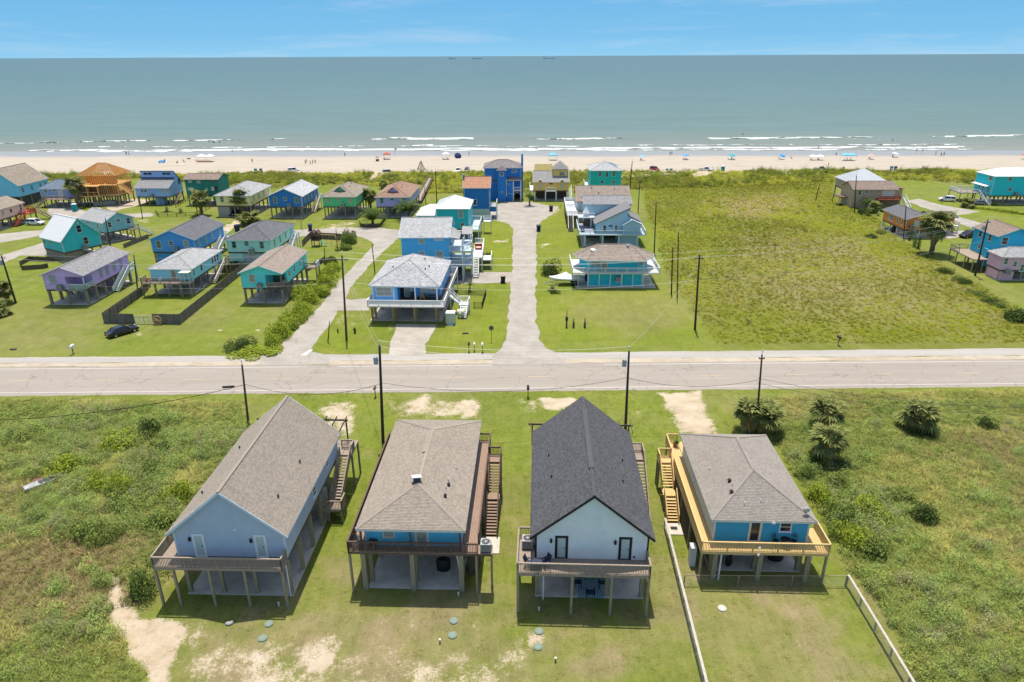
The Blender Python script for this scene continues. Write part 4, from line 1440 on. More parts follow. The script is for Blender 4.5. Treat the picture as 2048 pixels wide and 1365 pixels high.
def round_table(label, p, m, r=.42, hh=.7):
  t = thing('small_table', label, 'table', p)
  MB().cyl((0,0, hh - .04),(0,0, hh), r, n=16).build('tabletop', m, t)
  for i in range(3):
    a = i * 2.094
    MB().beam((0,0, hh - .05),(math.cos(a) * r * .7, math.sin(a) * r * .7,0),.04).build('leg', m, t)
  return t
round_table('small navy table between two chairs on the white house deck', H3.world(-4.4,-1.3,4.12), NAVY)
deck_chair('black chair standing on the left porch corner of the bright blue hip house', H2.world(-4.75,.1,4.2),.5, DKMETAL)
deck_chair('dark chair against the blue wall left of the window, bright blue hip house', H2.world(-3.35,.12,4.2),0, DKMETAL)
round_table('black round side table on the left porch corner of the bright blue house', H2.world(-4.7,-.2 + .9,4.2), DKMETAL,.3,.55)
for lab, du, dv, ro in (('front',-.05,-1.1, math.pi),('left',-1.05,.1, math.pi / 2),('right',1.05,.1,-math.pi / 2),('far',0.0,1.15,0)):
  deck_chair('dark navy %s chair of four round the rug under the white house' % lab, H3.world(.15 + du,1.2 + dv,.11), H3.th + ro, NAVY)
def rug_mat():
  m, t, b = principled('striped_rug')
  tc = _n(t, 'ShaderNodeTexCoord'); w = _n(t, 'ShaderNodeTexWave', i_Scale=2.2, i_Distortion=1.5)
  t.links.new(tc.outputs['Object'], w.inputs[0])
  r = _n(t, 'ShaderNodeValToRGB'); r.color_ramp.elements[0].color = (.04,.22,.30,1); r.color_ramp.elements[1].color = (.45,.55,.55,1)
  t.links.new(w.outputs[0], r.inputs[0]); t.links.new(r.outputs[0], b.inputs['Base Color']); b.inputs['Roughness'].default_value = .95
  return m
tag(MB().box(-1.1,-1.3,0,1.1,1.3,.02).build('rug', rug_mat(), None, H3.world(.15,1.2,.105), H3.th), 'blue and white striped rug under the white house between four chairs', 'rug')
def covered_grill(label, p, s=1.0):
  t = thing('covered_grill', label, 'grill', p)
  b = MB()
  rings = []
  for z, rx, ry in ((0,.55,.38),(.5,.6,.42),(.95,.62,.42),(1.1,.5,.32),(1.16,.25,.15)):
    rings.append([(rx * s * math.cos(a * math.pi / 6) * (1 + .05 * (a % 2)), ry * s * math.sin(a * math.pi / 6), z * s) for a in range(12)])
  b.loft(rings)
  b.build('cover', BLACK, t, smooth=True)
  for x in (-.4,.4): MB().cyl((x * s,-.05,.08),(x * s,.05,.08),.08, n=10).build('wheel', DKMETAL, t)
  return t
covered_grill('grill under a black cover on the slab below the bright blue hip house', H2.world(2.1,2.4,.1),1.05)
covered_grill('wide black covered grill on the slab below the turquoise house', H4.world(2.3,1.6,.1),1.2)
# white rail section standing under the turquoise house, bag, low front wall
t = thing('crib_panel', 'white slatted panel standing under the turquoise blue house', 'panel', H4.world(-1.5,1.2,.1), H4.th)
MB().box(-1.7,-.03,1.35,1.7,.03,1.45).box(-1.7,-.03,.62,1.7,.03,.70).build('rail', WHT, t)
for i in range(11): MB().box(-.05,-.025,.70,.05,.025,1.35).build('slat', WHT, t,(-1.6 + i * .32,0,0))
for x in (-1.65,1.65): MB().box(x - .05,-.05,0, x + .05,.05,.62).build('leg', WHT, t)
tag(MB().ell((0,0,.62),.32,.2,.62,12,8).ell((.1,-.06,1.2),.14,.12,.2,8,5).build('punch_bag', BLACK, None, H4.world(-2.2,.4,.1), smooth=True), 'black upright bag standing in front of the white slatted panel', 'bag')
def bistro(label, p, rot):
  t = thing('metal_chair', label, 'chair', p, rot, 'chairs at the front houses')
  MB().cyl((0,0,.42),(0,0,.45),.24, n=12).build('seat', BLACK, t)
  b = MB()
  pts = [(-.22,.2,.45),(-.24,.24,.75),(-.12,.26,.95),(.12,.26,.95),(.24,.24,.75),(.22,.2,.45)]
  b.tube(pts,.02); b.tube([(0,.2,.45),(0,.26,.95)],.02); b.tube([(-.2,.22,.6),(.2,.25,.85)],.015); b.tube([(.2,.22,.6),(-.2,.25,.85)],.015)
  b.build('backrest', BLACK, t)
  for a in range(4): MB().cyl((.18 * math.cos(a * 1.571 + .785),.18 * math.sin(a * 1.571 + .785),.42),(.24 * math.cos(a * 1.571 + .785),.24 * math.sin(a * 1.571 + .785),0),.018, n=5).build('leg', BLACK, t)
bistro('left black metal bistro chair on the yellow deck', H4.world(1.2,-.42,3.3),.5)
bistro('right black metal bistro chair on the yellow deck', H4.world(2.75,-.42,3.3),-.5)
round_table('black round bistro table between two metal chairs on the yellow deck', H4.world(1.98,-.62,3.3), BLACK,.45)
for k,(px, py, lab) in enumerate(((538,1249, 'green septic lid at the roof shadow edge by the pale blue-grey house'),(525.5,1278, 'green septic lid beside the sandy spot by the pale blue-grey house'),
                                   (908,1243, 'upper green septic lid on the lawn below the bright blue house'),(905,1272, 'lower green septic lid on the lawn below the bright blue house'),
                                   (1078,1264, 'upper green septic lid in the bare patch by the white house'),(1076,1295, 'lower green septic lid in the bare patch by the white house'),
                                   (1444,1218, 'pale septic lid on the lawn behind the yellow deck house'))):
  p = at(px, py)
  t = thing('septic_lid', lab, 'lid', p,0, 'septic tank lids in the lawns')
  mm = paint('mint_green_plastic',(.19,.25,.20)) if k < 6 else paint('pale_plastic',(.48,.48,.42))
  MB().cyl((0,0,-.05),(0,0,.10),.36,.35,24).build('rim', mm, t)
  MB().cyl((0,0,.10),(0,0,.135),.30,.26,24).build('cover', mm, t)
for px, py, lab in ((880,1284, 'small white sprinkler stub on the lawn left of the bare patch'),(1111,1321, 'small white sprinkler stub on the lawn right of the bare patch')):
  t = thing('sprinkler_stub', lab, 'sprinkler', at(px, py + 3))
  MB().cyl((0,0,0),(0,0,.3),.05, n=8).build('pipe', BLACK, t); MB().cyl((0,0,.3),(0,0,.42),.08, n=10).build('cap', WHT, t)
for px, py, lab in ((558,1212, 'white pipe stub by the right front post of the pale blue-grey house'),(917,1192, 'white pipe stub below the bright blue hip house'),(1078,1222, 'white pipe stub below the white house deck')):
  tag(MB().cyl((0,0,0),(0,0,.3),.06, n=8).cyl((0,0,.3),(0,0,.36),.085, n=8).build('pipe_stub', PVC, None, at(px, py)), lab, 'pipe')
t = thing('litter_bag', 'crumpled grey bag lying at the tip of the gable shadow', 'litter', at(458,1249))
MB().ell((0,0,.1),.3,.2,.14,9,5).ell((.2,.1,.1),.16,.2,.16,8,5).build('bag', paint('grey_plastic_bag',(.35,.35,.36)), t)
t = thing('potted_plant', 'potted green plant on the back end of the yellow side deck', 'plant', H4.world(-4.45,15.3,3.3))
MB().cyl((0,0,0),(0,0,.42),.2,.28,14).build('pot', mat('terracotta',(.34,.13,.06)), t)
POT_PLANT = t
# ------------------------------------------------------------------ houses across the highway
G_LT = shingle_mat('light_grey_shingle',(.34,.34,.335))
G_MD = shingle_mat('grey_shingle',(.25,.245,.245))
G_DK = shingle_mat('dark_grey_shingle',(.135,.135,.145))
G_BL = shingle_mat('blue_grey_shingle',(.16,.20,.25))
G_BR = shingle_mat('brown_shingle',(.245,.185,.15))
G_RD = shingle_mat('reddish_shingle',(.30,.19,.14))
G_OR = shingle_mat('orange_shingle',(.46,.24,.15))
G_TN = shingle_mat('tan_grey_shingle',(.28,.238,.185))
G_PK = shingle_mat('pinkish_tan_shingle',(.285,.232,.19))
MROOF = mat('pale_metal_roof',(.72,.72,.70), rough=.5, var=.05, spec=.4)
MROOFW = mat('white_metal_roof',(.78,.79,.78), rough=.45, var=.04, spec=.4)
def seams(h, planes, n=None, m=None, parent=None):
  """Standing seams up every plane of a metal roof."""
  b = MB()
  for p in planes:
    P3 = [Vector(q) for q in p]
    s = (P3[1] - P3[0]).normalized(); nn = s.cross(P3[2] - P3[0]).normalized(); t = nn.cross(s)
    poly = [((q - P3[0]).dot(s),(q - P3[0]).dot(t)) for q in P3]
    x = .3; L = max(q[0] for q in poly)
    while x < L:
      ys_ = []
      for i in range(len(poly)):
        (ax, ay),(cx, cy) = poly[i], poly[(i + 1) % len(poly)]
        if (ax <= x) != (cx <= x): ys_.append(ay + (cy - ay) * (x - ax) / (cx - ax))
      if len(ys_) >= 2:
        b.beam(P3[0] + s * x + t * min(ys_) + nn * .02, P3[0] + s * x + t * max(ys_) + nn * .02,.04,.04, nn)
      x += .5
  stuff(b.build('roof_seam', m or h.roofm, parent or h.root))
def wins(h, *specs):
  for sp in specs:
    h.wpx(*sp[:3], *(sp[3:] if len(sp) > 3 else ()))
def rstair(h, v0, v1, z, m=WHT, tm=None, wd=1.1, side=False, deckv=2.0, off=.1, rm=None):
  """Landing at the right-hand side and a flight along the wall down towards the road."""
  u0 = h.W / 2 + off
  h.deck(u0, v0, u0 + wd + .1, v0 + deckv, z, m, posts=[(u0 + wd, v0 + .1),(u0 + wd, v0 + deckv - .1)], pm=m, boards=False)
  h.railing((u0 + wd + .05, v0),(u0 + wd + .05, v0 + deckv), z, m, gap=.22)
  h.railing((u0, v0 + deckv - .03),(u0 + wd, v0 + deckv - .03), z, m, gap=.22, posts=False)
  h.stairs(u0 + .05, u0 + wd, v0, z, v1,.1, m, tm or m, side=side, n=13, rm=rm)

# lilac house
h = House('lilac gabled house with grey roof and open corner porch, left of the fenced yard',-81.3,118.64,-1.9,7.4,14.6,3.0,5.75,7.3, 'gv', paint('lilac_siding',(0.628,0.430,0.747)), G_MD, paint('lilac_trim',(.50,.40,.56)))
h.walls(porch=(.35,2.6)); h.roof(); h.base(3,6,.2)
h.wpx('F',105.5,559.5,1.15,1.5, 'td')
for v in (5.2,7.3,9.6,12.0): h.window('R', v,4.5,.8,1.3, 'td')
h.deck(.35,.0,3.7,2.59,3.0, WHT, boards=False)
PALEG = paint('pale_green_slats',(.50,.60,.52))
h.railing((.4,.03),(3.66,.03),3.0, PALEG, slat=True); h.railing((3.66,.03),(3.66,2.55),3.0, PALEG, slat=True)
MB().box(-.07,-.07,0,.07,.07,2.3).build('porch_post', WHT, h.root,(3.58,.12,3.0))
rstair(h,12.4,7.4,3.0, PALEG, side=True, rm=WHT, deckv=2.2)
ac_bracket(h, 'F',125,577, 'air conditioner on the front bracket of the lilac house')
MB().box(.2,11.5,.1,2.5,14.2,2.6).build('storage_room', h.wall, h.root)
# light turquoise hip house inside the fence
h = House('light turquoise hip-roofed house inside the grey board fence with a front deck',-64.7,124.6,-1.6,7.9,13.6,2.85,5.1,6.6, 'hv', paint('light_turquoise_siding',(0.298,0.734,0.800)), G_LT, paint('pale_trim_a',(.55,.68,.68)))
h.walls(); h.roof(); h.base(3,5,.15)
h.deck(-5.0,-2.0,2.4,0,2.85, posts=[(-4.9,-1.9),(-2.4,-1.9),(0,-1.9),(2.3,-1.9)], boards=False)
h.railing((-4.95,-1.95),(2.35,-1.95),2.85, gap=.2); h.railing((-4.95,-1.95),(-4.95,-.1),2.85, gap=.2)
h.door('F',(348.5,556), style='cd', w=1.0)
# screened corner box on the deck
b = MB()
h.deck(2.42,-1.9,4.35,0,2.85, GREYW, posts=[(2.5,-1.8),(4.2,-1.8)], boards=False)
for u in (2.5,3.38,4.25):
  b.box(u - .05,-1.85,2.86, u + .05,-1.75,4.75)
for z in (2.9,3.8,4.7): b.box(2.45,-1.84, z,4.3,-1.76, z + .08).box(4.21,-1.76, z,4.29,0, z + .08).box(2.46,-1.76, z,2.54,0, z + .08)
b.build('screen_frame', CREAM, h.root)
MB().box(2.4,-1.9,4.79,4.35,-.01,4.86).build('screen_roof', CREAM, h.root)
for v in (1.0,4.2,9.2,10.4,11.6): h.window('R', v,4.1,.7 if v > 2 else .4,1.2, 'w')
rstair(h,12.0,6.2,2.85, GREYW, rm=WHT, wd=1.15)
tag(MB().prism([(-.3,0,.2),(.35,.02,.75),(.5,.02,.3),(.1,0,-.25)],(0,.05,0)).build('towel', paint('lavender_cloth',(.62,.58,.74)), None, h.world(-1.3,-2.06,3.5), h.th), 'pale lavender towel hung over the railing of the light turquoise house', 'towel')
tag(MB().ell((0,0,.25),.35,.25,.25,8,5).ell((.2,0,.45),.2,.2,.2,8,5).build('red_bag', RED, None, h.world(-4.3,-1.2,2.85)), 'red bundle on the left end of the light turquoise front deck', 'bag')
# turquoise gable house with brown roof
h = House('turquoise gabled house with brownish roof and dark corner porch, right of the fenced yard',-45.6,119.1,-1.6,7.4,14.9,3.05,5.8,7.25, 'gv', paint('turquoise_siding',(0.140,0.747,0.734)), G_PK, paint('turquoise_trim',(.16,.60,.58)))
h.walls(porch=(.75,2.8)); h.roof(); h.base(3,6,.17)
h.wpx('F',504,557,1.0,1.3, 'cd')
h.deck(.75,.0,3.7,2.79,3.05, GREYW, boards=False)
h.railing((.8,.03),(3.66,.03),3.05, GREYW, slat=True); h.railing((3.66,.03),(3.66,2.75),3.05, GREYW, slat=True)
MB().box(-.08,-.08,0,.08,.08,2.3).build('porch_post', PILE, h.root,(3.58,.12,3.05))
h.window('F',2.2,4.2,2.0,1.7, 'bg', depth=2.8)
for v in (4.2,7.2,10.8,12.9): h.window('R', v,4.5,.6,1.1, 'w')
h.deck(3.72,12.6,6.2,14.9,3.05, GREYW, posts=[(6.1,12.7),(6.1,14.8)], boards=False)
h.railing((3.8,12.62),(6.15,12.62),3.05, GREYW, gap=.2); h.railing((6.15,12.62),(6.15,14.9),3.05, WHT, gap=.2)
ac_bracket(h, 'F',522,574, 'air conditioner on the front bracket of the turquoise gabled house')
tag(MB().cyl((0,0,0),(0,0,.3),.1, n=8).ell((0,0,.4),.12,.12,.12).build('lantern', WHT, None, h.world(2.2,.5,3.05)), 'small white lantern on the turquoise corner porch', 'lantern')
# strong blue gable house behind
h = House('strong blue gabled house with dark grey roof and white side stair behind the fenced yard',-73.4,144.7,-2,9.5,14.7,2.95,5.65,7.75, 'gv', paint('strong_blue_siding',(0.081,0.351,0.747)), G_DK, paint('pale_blue_trim_b',(.30,.50,.72)))
h.walls(); h.roof(); h.base(3,5,.15)
wins(h,('F',317.5,489.5,.9,1.5, 'cg'),('F',342,487,.8,.9, 'cg'),('F',372,487.5,.9,1.4, 'wd'))
for v in (2.2,5.6,8.8,12.6): h.window('R', v,4.4,.45,1.3, 'cd')
MB().box(-4.3,.4,.1,-.8,6,2.6).build('lower_room', h.wall, h.root)
rstair(h,12.5,6.5,2.95, WHT, deckv=2.2, side=True, wd=1.3)
ac_bracket(h, 'F',356,500, 'air conditioner on the front bracket of the strong blue house')
# mint hip house
h = House('mint green two-level hip-roofed house with dark grey roof, right of the strong blue house',-56.8,144.0,-2.6,9.5,15,3.0,5.7,7.75, 'hv', paint('mint_siding',(0.483,0.826,0.721)), G_DK, paint('mint_trim',(.46,.68,.60)))
h.walls(); h.roof(); h.base(3,5,.15)
wins(h,('F',468,490,.8,1.3, 't'),('F',493,487.5,.8,.9, 'tg'),('F',523.5,490.5,.85,1.4, 'tg'))
for v in (2.6,6.0,9.5,13.2): h.window('R', v,4.4,.5,1.3, 'tg')
MB().box(-4.6,.05,.1,-1.6,9,2.64).build('lower_room', h.wall, h.root)
MB().box(-1.59,.10,.1,4.6,9,2.63).build('garage_wall', paint('pale_grey_panel',(.46,.52,.56)), h.root)
rstair(h,13.0,8.0,3.0, WHT, side=True, deckv=1.8)
ac_bracket(h, 'F',505,503, 'air conditioner on the front bracket of the mint green house')
# teal house with pale metal gable roof
h = House('teal gabled house with pale metal roof and grey lattice base, at the far left',-103.06,149.98,-31.6,8.5,8.4,2.05,4.5,9.0, 'gu', paint('teal_siding',(0.048,0.536,0.562)), MROOF, paint('pale_teal_trim',(.45,.66,.64)))
h.walls(trim=False); h.roof(); seams(h, h.planes()); h.base(3,3,.14)
for u, v in ((-4.25,0),(4.25,0),(4.25,8.4)): MB().box(-.09,-.09,2.03,.09,.09,4.3).build('corner_trim', h.trim, h.root,(u - math.copysign(.06, u), v + (.06 if v == 0 else -.06),0))
wins(h,('R',157.5,458,.95,1.5, 'c'),('R',171.5,481.5,.95,1.5, 'c'),('F',89,484,.6,1.1, 'c'),('F',100.5,484.5,.5,.7, 'c'))
a, z = h.hit('R',155,446)
MB().cyl((0,0,0),(.05,0,0),.3, n=14).build('round_vent', h.trim, h.root,(h.W / 2 + .01, a, z))
MB().box(-4.0,.05,0,4.1,.15,1.7).build('lattice_wall', GREYW, h.root)
MB().box(4.0,.15,0,4.1,4.0,1.7).build('lattice_wall', GREYW, h.root)
h.deck(-6.2,1,-4.27,5,2.1, GREYW, posts=[(-6.1,1.1),(-6.1,4.9)], boards=False)
h.railing((-6.15,1.05),(-6.15,5),2.1, RED, slat=True); h.railing((-6.15,1.05),(-4.3,1.05),2.1, RED, slat=True)
ac_bracket(h, 'R',168,497, 'air conditioner on the side bracket of the metal-roofed teal house')
# grey teal house
h = House('grey-teal gabled house with pale grey roof behind the metal-roofed teal house',-103.2,166.3,-32.4,10.4,7.4,2.65,5.1,7.1, 'gu', paint('grey_teal_siding',(0.232,0.536,0.576)), G_LT, paint('pale_trim_b',(.46,.62,.62)))
h.walls(trim=False); h.roof(); h.base(4,3,.13)
wins(h,('R',219,450,.8,1.2, 'w'),('R',236.5,441.5,1.0,.55, 'w'),('R',256.5,442,.9,1.3, 'w'),('F',176,446,.6,.9, 'w'),('F',195.5,452.5,.6,1.1, 'w'))
h.deck(5.22,5.2,7.2,7.4,2.65, GREYW, posts=[(7.1,5.3),(7.1,7.3)], boards=False)
h.railing((7.15,5.2),(7.15,7.4),2.65, GREYW, gap=.22)
h.stairs(5.4,6.5,7.5,2.6,11.2,.1, WHT, n=12)
for v in (.5,2.7,4.9):
  b = MB().beam((5.0, v,.2),(5.0, v + 2.0,2.3),.05,.12); b.build('cross_brace', DARKW, h.root)
# row along the dunes
h = House('pale yellow hip-roofed house with light grey roof and a fan palm in front',-78.6,193.25,-2,9.8,16.6,3.15,6.0,8.3, 'hv', paint('pale_yellow_siding',(0.850,0.760,0.351)), G_LT, paint('pale_yellow_trim',(.66,.62,.40)))
h.walls(); h.roof(); h.base(3,6,.16)
wins(h,('F',444,399,.9,1.4, 'tg'),('F',463.5,397.5,.8,.8, 'tg'))
for v in (2.8,6.6,10.4,14.2): h.window('R', v,4.7,.5,1.2, 'tg')
MB().box(-4.8,.05,.1,-1.4,5,2.8).build('garage_wall', paint('grey_lap_panel',(.36,.33,.29)), h.root)
h.deck(5.0,13,7.5,16.6,3.15, WHT, posts=[(7.4,13.1),(7.4,16.5)], boards=False); h.railing((7.45,13),(7.45,16.6),3.15, WHT, gap=.25); h.railing((5,13),(7.45,13),3.15, WHT, gap=.25)
h = House('royal blue gabled house with white window frames and pale roof, facing the left lane',-63.2,191.4,-2.4,9.4,14.7,3.2,6.1,8.3, 'gv', paint('royal_blue_siding',(0.034,0.206,0.536)), shingle_mat('pale_shingle',(.42,.42,.42)), paint('pale_trim_c',(.62,.68,.72)))
h.walls(); h.roof(); h.base(4,5,.15)
wins(h,('F',550.5,400.5,.9,1.5, 'cg'),('F',570.5,398,.8,.8, 'cg'),('F',593,400.5,.9,1.5, 'cg'))
for v in (2.5,5.5,8.5,11.5): h.window('R', v,4.7,.6,1.3, 'w')
ac_bracket(h, 'F',580.5,413, 'air conditioner on the front bracket of the royal blue house')
rstair(h,12.5,6.6,3.2, WHT, LUMB, side=True, deckv=2, wd=1.2)
h = House('bright green hip-roofed house with small front gable and tan roof',-48.0,190.4,-2.2,9.1,16,3.4,6.1,8.4, 'hv', paint('bright_green_siding',(0.114,0.602,0.246)), G_TN, paint('pale_green_trim',(.36,.62,.40)))
h.walls(); h.roof(); h.base(4,6,.14)
wins(h,('F',657,400,.9,1.5, 'cd'),('F',676.5,398,.8,.8, 'cd'),('F',700,400.5,.9,1.4, 'cd'))
for v in (3,6,9,12): h.window('R', v,4.8,.5,1.2, 'td')
ac_bracket(h, 'F',687,412, 'air conditioner on the front bracket of the bright green house')
GREENH = h
h2 = House('lavender hip-roofed house with reddish brown roof beside the dune walkover',-33.3,191.3,-2,9.2,18.8,3.1,5.75,7.95, 'hv', paint('lavender_siding',(0.483,0.430,0.800)), G_RD, paint('pale_mint_trim',(.45,.62,.55)))
h2.walls(); h2.roof(); h2.base(4,6,.15)
wins(h2,('F',763.5,401.5,.9,1.4, 'tg'),('F',784,398,.9,.8, 'tg'),('F',807,401.5,.9,1.4, 'tg'))
for v in (3,5.5,8,10.5,13): h2.window('R', v,4.5,.6,1.2, 'tg')
ac_bracket(h2, 'F',795.5,412, 'air conditioner on the front bracket of the lavender house')
for g in (GREENH, h2):   # the little gable above each hip: vent face with shadowed foot
  zr, W2 = g.zr, g.W / 2 + g.o
  s = (g.zr - g.ze) / W2
  zb = g.zr - 1.25
  vb = (zb - g.ze) / s - g.o
  MB().prism([(-1.5, vb + .35, zb + .02),(1.5, vb + .35, zb + .02),(0, vb + .35, g.zr - .08)],(0,1.6,0)).build('gable_wall', g.wall, g.root)
  b = MB()
  b.prism([(-1.85, vb - .1, zb - .18),(0, vb - .1, g.zr + .06),(0, W2 + .2, g.zr + .06),(-1.85, W2 + .2, zb - .18)],(0,0,.12))
  b.prism([(1.85, vb - .1, zb - .18),(0, vb - .1, g.zr + .06),(0, W2 + .2, g.zr + .06),(1.85, W2 + .2, zb - .18)],(0,0,.12))
  b.build('gable_roof', g.roofm, g.root)
  g.vents([(1.6,7),(1.2,10),(-1.2,9)], r=.1)
# blue-grey small house, timber frame, modern blue, dark green
h = House('small slate blue hip-roofed house with blue roof and a tan front deck at far left',-137.2,208.9,-2,12,7,2.7,5.4,7.7, 'hu', paint('slate_blue_siding',(0.272,0.391,0.642)), G_BL, paint('pale_blue_trim_c',(.45,.55,.70)))
h.walls(); h.roof(); h.base(4,3,.14)
wins(h,('F',91,382,.8,1.2, 'wg'),('F',108.5,380.5,.9,.9, 'wg'),('F',145,381.5,.7,1.4, 'wg'))
h.door('F',(120.5,384), style='wp', w=1.1)
TAND = wood('tan_deck',(.46,.34,.24))
h.deck(-3.2,-2.4,4.2,0,2.7, TAND, posts=[(-3.1,-2.3),(-.5,-2.3),(2,-2.3),(4.1,-2.3)], boards=False)
h.railing((-3.1,-2.35),(4.1,-2.35),2.7, TAND, gap=.3); h.stairs(-2.35,-1.2,-3.3,2.7,-7.0,.1, TAND, axis='u', n=12)
# timber frame under construction
h = House('unfinished two-storey timber frame house with bare rafters on pilings near the beach',-125.6,209.8,-2.2,11.3,8.6,3.1,9.0,12.2, 'hu', LUMB, LUMB, LUMB, name='timber_frame_house')
h.base(5,4,.16, slab=False)
W2, D = h.W / 2, h.D
ORNG = wood('orange_sheathing',(.66,.30,.07), var=.2)
DKSH = wood('brown_sheathing',(.20,.12,.065), var=.2)
for z in (3.1,6.1):
  MB().box(-W2 - .05,-.05, z, W2 + .05, D + .05, z + .22).build('floor_platform', LUMB, h.root)
st = MB().box(-.04,-.07,0,.04,.07,2.7).mesh('stud', LUMB)
sw = MB().box(-.07,-.04,0,.07,.04,2.7).mesh('stud', LUMB)
for z in (3.32,6.32):
  n = int(h.W / .62)
  for i in range(n + 1):
    u = -W2 + h.W * i / n
    if z < 4 and 4 < i < 8: continue
    link('stud', st, h.root,(u,.08, z))
  for i in range(1,13):
    link('stud', sw, h.root,(W2 - .08, D * i / 13, z))
  for i in range(1,7): link('stud', sw, h.root,(-W2 + .08, D * i / 7, z))
  for i in range(0, n + 1,2): link('stud', st, h.root,(-W2 + h.W * i / n, D - .08, z))
  b = MB()
  b.box(-W2,.0, z + 2.7, W2,.15, z + 2.78).box(-W2, D - .15, z + 2.7, W2, D, z + 2.78).box(-W2,.15, z + 2.7,-W2 + .15, D - .15, z + 2.78).box(W2 - .15,.15, z + 2.7, W2, D - .15, z + 2.78)
  b.build('top_plate', LUMB, h.root)
MB().box(-3.2,1.5,6.33,1.2,1.56,8.9).build('sheathing_panel', ORNG, h.root)
MB().box(-2.6,.9,3.33,2.5,.96,5.9).build('sheathing_panel', DKSH, h.root)
MB().box(W2 - .3,3.0,3.33, W2 - .24, D - .3,5.9).build('sheathing_panel', DKSH, h.root)
MB().box(1.6,1.5,6.33,4.9,1.56,8.9).build('sheathing_panel', ORNG, h.root)
MB().box(-W2 + .3,3.0,3.33, W2 - 1.2,3.06,8.9).build('sheathing_panel', ORNG, h.root)
h.deck(-W2,-2.0,1.0,-.06,3.3, LUMB, posts=[(-W2 + .1,-1.9),(-2.5,-1.9),(.9,-1.9)], boards=False)
h.deck(-W2,-2.0,1.0,-.06,6.3, LUMB, boards=False)
for u in (-W2 + .1,-2.5,.9): MB().box(-.08,-.08,3.3,.08,.08,6.0).build('porch_post', LUMB, h.root,(u,-1.9,0))
b = MB()
b.beam((-W2,-1.9,4.4),(1,-1.9,4.4),.05,.14).beam((-W2 + 1.4,-1.9,3.4),(-W2 + .4,-1.9,4.4),.05,.12).beam((.0,-1.9,3.4),(-1,-1.9,4.4),.05,.12).beam((-W2,-1.9,7.1),(1,-1.8,6.6),.05,.2)
b.build('temporary_brace', LUMB, h.root)['kind'] = 'stuff'
raf = MB(); pl = h.planes()
for p in pl:
  P3 = [Vector(q) for q in p]
  s = (P3[1] - P3[0]).normalized(); nn = s.cross(P3[2] - P3[0]).normalized(); t = nn.cross(s)
  poly = [((q - P3[0]).dot(s),(q - P3[0]).dot(t)) for q in P3]
  L = max(q[0] for q in poly); x = .02
  while x < L:
    ys_ = []
    for i in range(len(poly)):
      (ax, ay),(cx, cy) = poly[i], poly[(i + 1) % len(poly)]
      if (ax <= x) != (cx <= x): ys_.append(ay + (cy - ay) * (x - ax) / (cx - ax))
    if len(ys_) >= 2 and abs(ys_[0] - ys_[1]) > .1:
      MB().beam(P3[0] + s * x + t * min(ys_), P3[0] + s * x + t * max(ys_),.07,.24, nn).build('rafter', LUMB, h.root)
    x += .55
hip = MB(); hd = D / 2 + h.o
for (a, c) in (((-W2 - .4,-.4,9.0),(-W2 - .4 + hd, D / 2,12.2)),((W2 + .4,-.4,9.0),(W2 + .4 - hd, D / 2,12.2)),((W2 + .4, D + .4,9.0),(W2 + .4 - hd, D / 2,12.2)),((-W2 - .4, D + .4,9.0),(-W2 - .4 + hd, D / 2,12.2)),((-W2 - .4 + hd, D / 2,12.2),(W2 + .4 - hd, D / 2,12.2))):
  MB().beam(a, c,.08,.28).build('hip_beam', LUMB, h.root)
h.stairs(.4,1.6,5.8,6.0,9.4,3.3, LUMB, axis='u', n=14)
# modern blue
h = House('cornflower blue house with a tall shed-roofed back block and grey front roof',-109.6,210.0,-1.6,10.3,8.9,2.7,5.4,7.4, 'gv', paint('cornflower_siding',(0.298,0.483,0.800)), G_MD, paint('cornflower_trim',(.26,.42,.66)))
W2 = h.W / 2
MB().prism([(-W2,0,2.7),(-W2,8.9,2.7),(-W2,8.9,5.6),(-W2,4.8,9.5),(-W2,4.8,7.0),(-W2,0,5.2)],(h.W,0,0)).build('wall', h.wall, h.root)
h.roof(planes=[[(-W2 - .25,-.35,5.25),(W2 + .25,-.35,5.25),(W2 + .25,4.79,7.35),(-W2 - .25,4.79,7.35)]])
MB().prism([(-W2 - .2,4.6,9.62),(W2 + .2,4.6,9.62),(W2 + .2,9.2,5.5),(-W2 - .2,9.2,5.5)],(0,0,.12)).build('shed_roof', h.roofm, h.root)
MB().box(-W2 + .02,4.74,7.38, W2 - .02,4.79,7.7).build('flashing', BLACK, h.root)
for u in (-3.6,-2.3,2.2,3.5): h.window('F', u,8.85,.9,.35, 'b', depth=4.79)
wins(h,('F',284.5,382.5,.6,.7, 'c'),('F',291,382.5,.6,.7, 'c'),('F',327,382.5,.6,.7, 'cd'),('F',334,382.5,.6,.7, 'cd'),('R',358,362.5,.9,1.3, 'b'))
h.base(4,3,.15, slab=False)
MB().box(-.1,1.0,0,2.3,3.4,2.3).build('storage_room', h.wall, h.root)
ac_bracket(h, 'F',305,393, 'air conditioner on the front bracket of the cornflower blue house')
h.stairs(W2 - .1, W2 + 1.0,6.0,2.7,1.0,.1, GREYW, n=12)
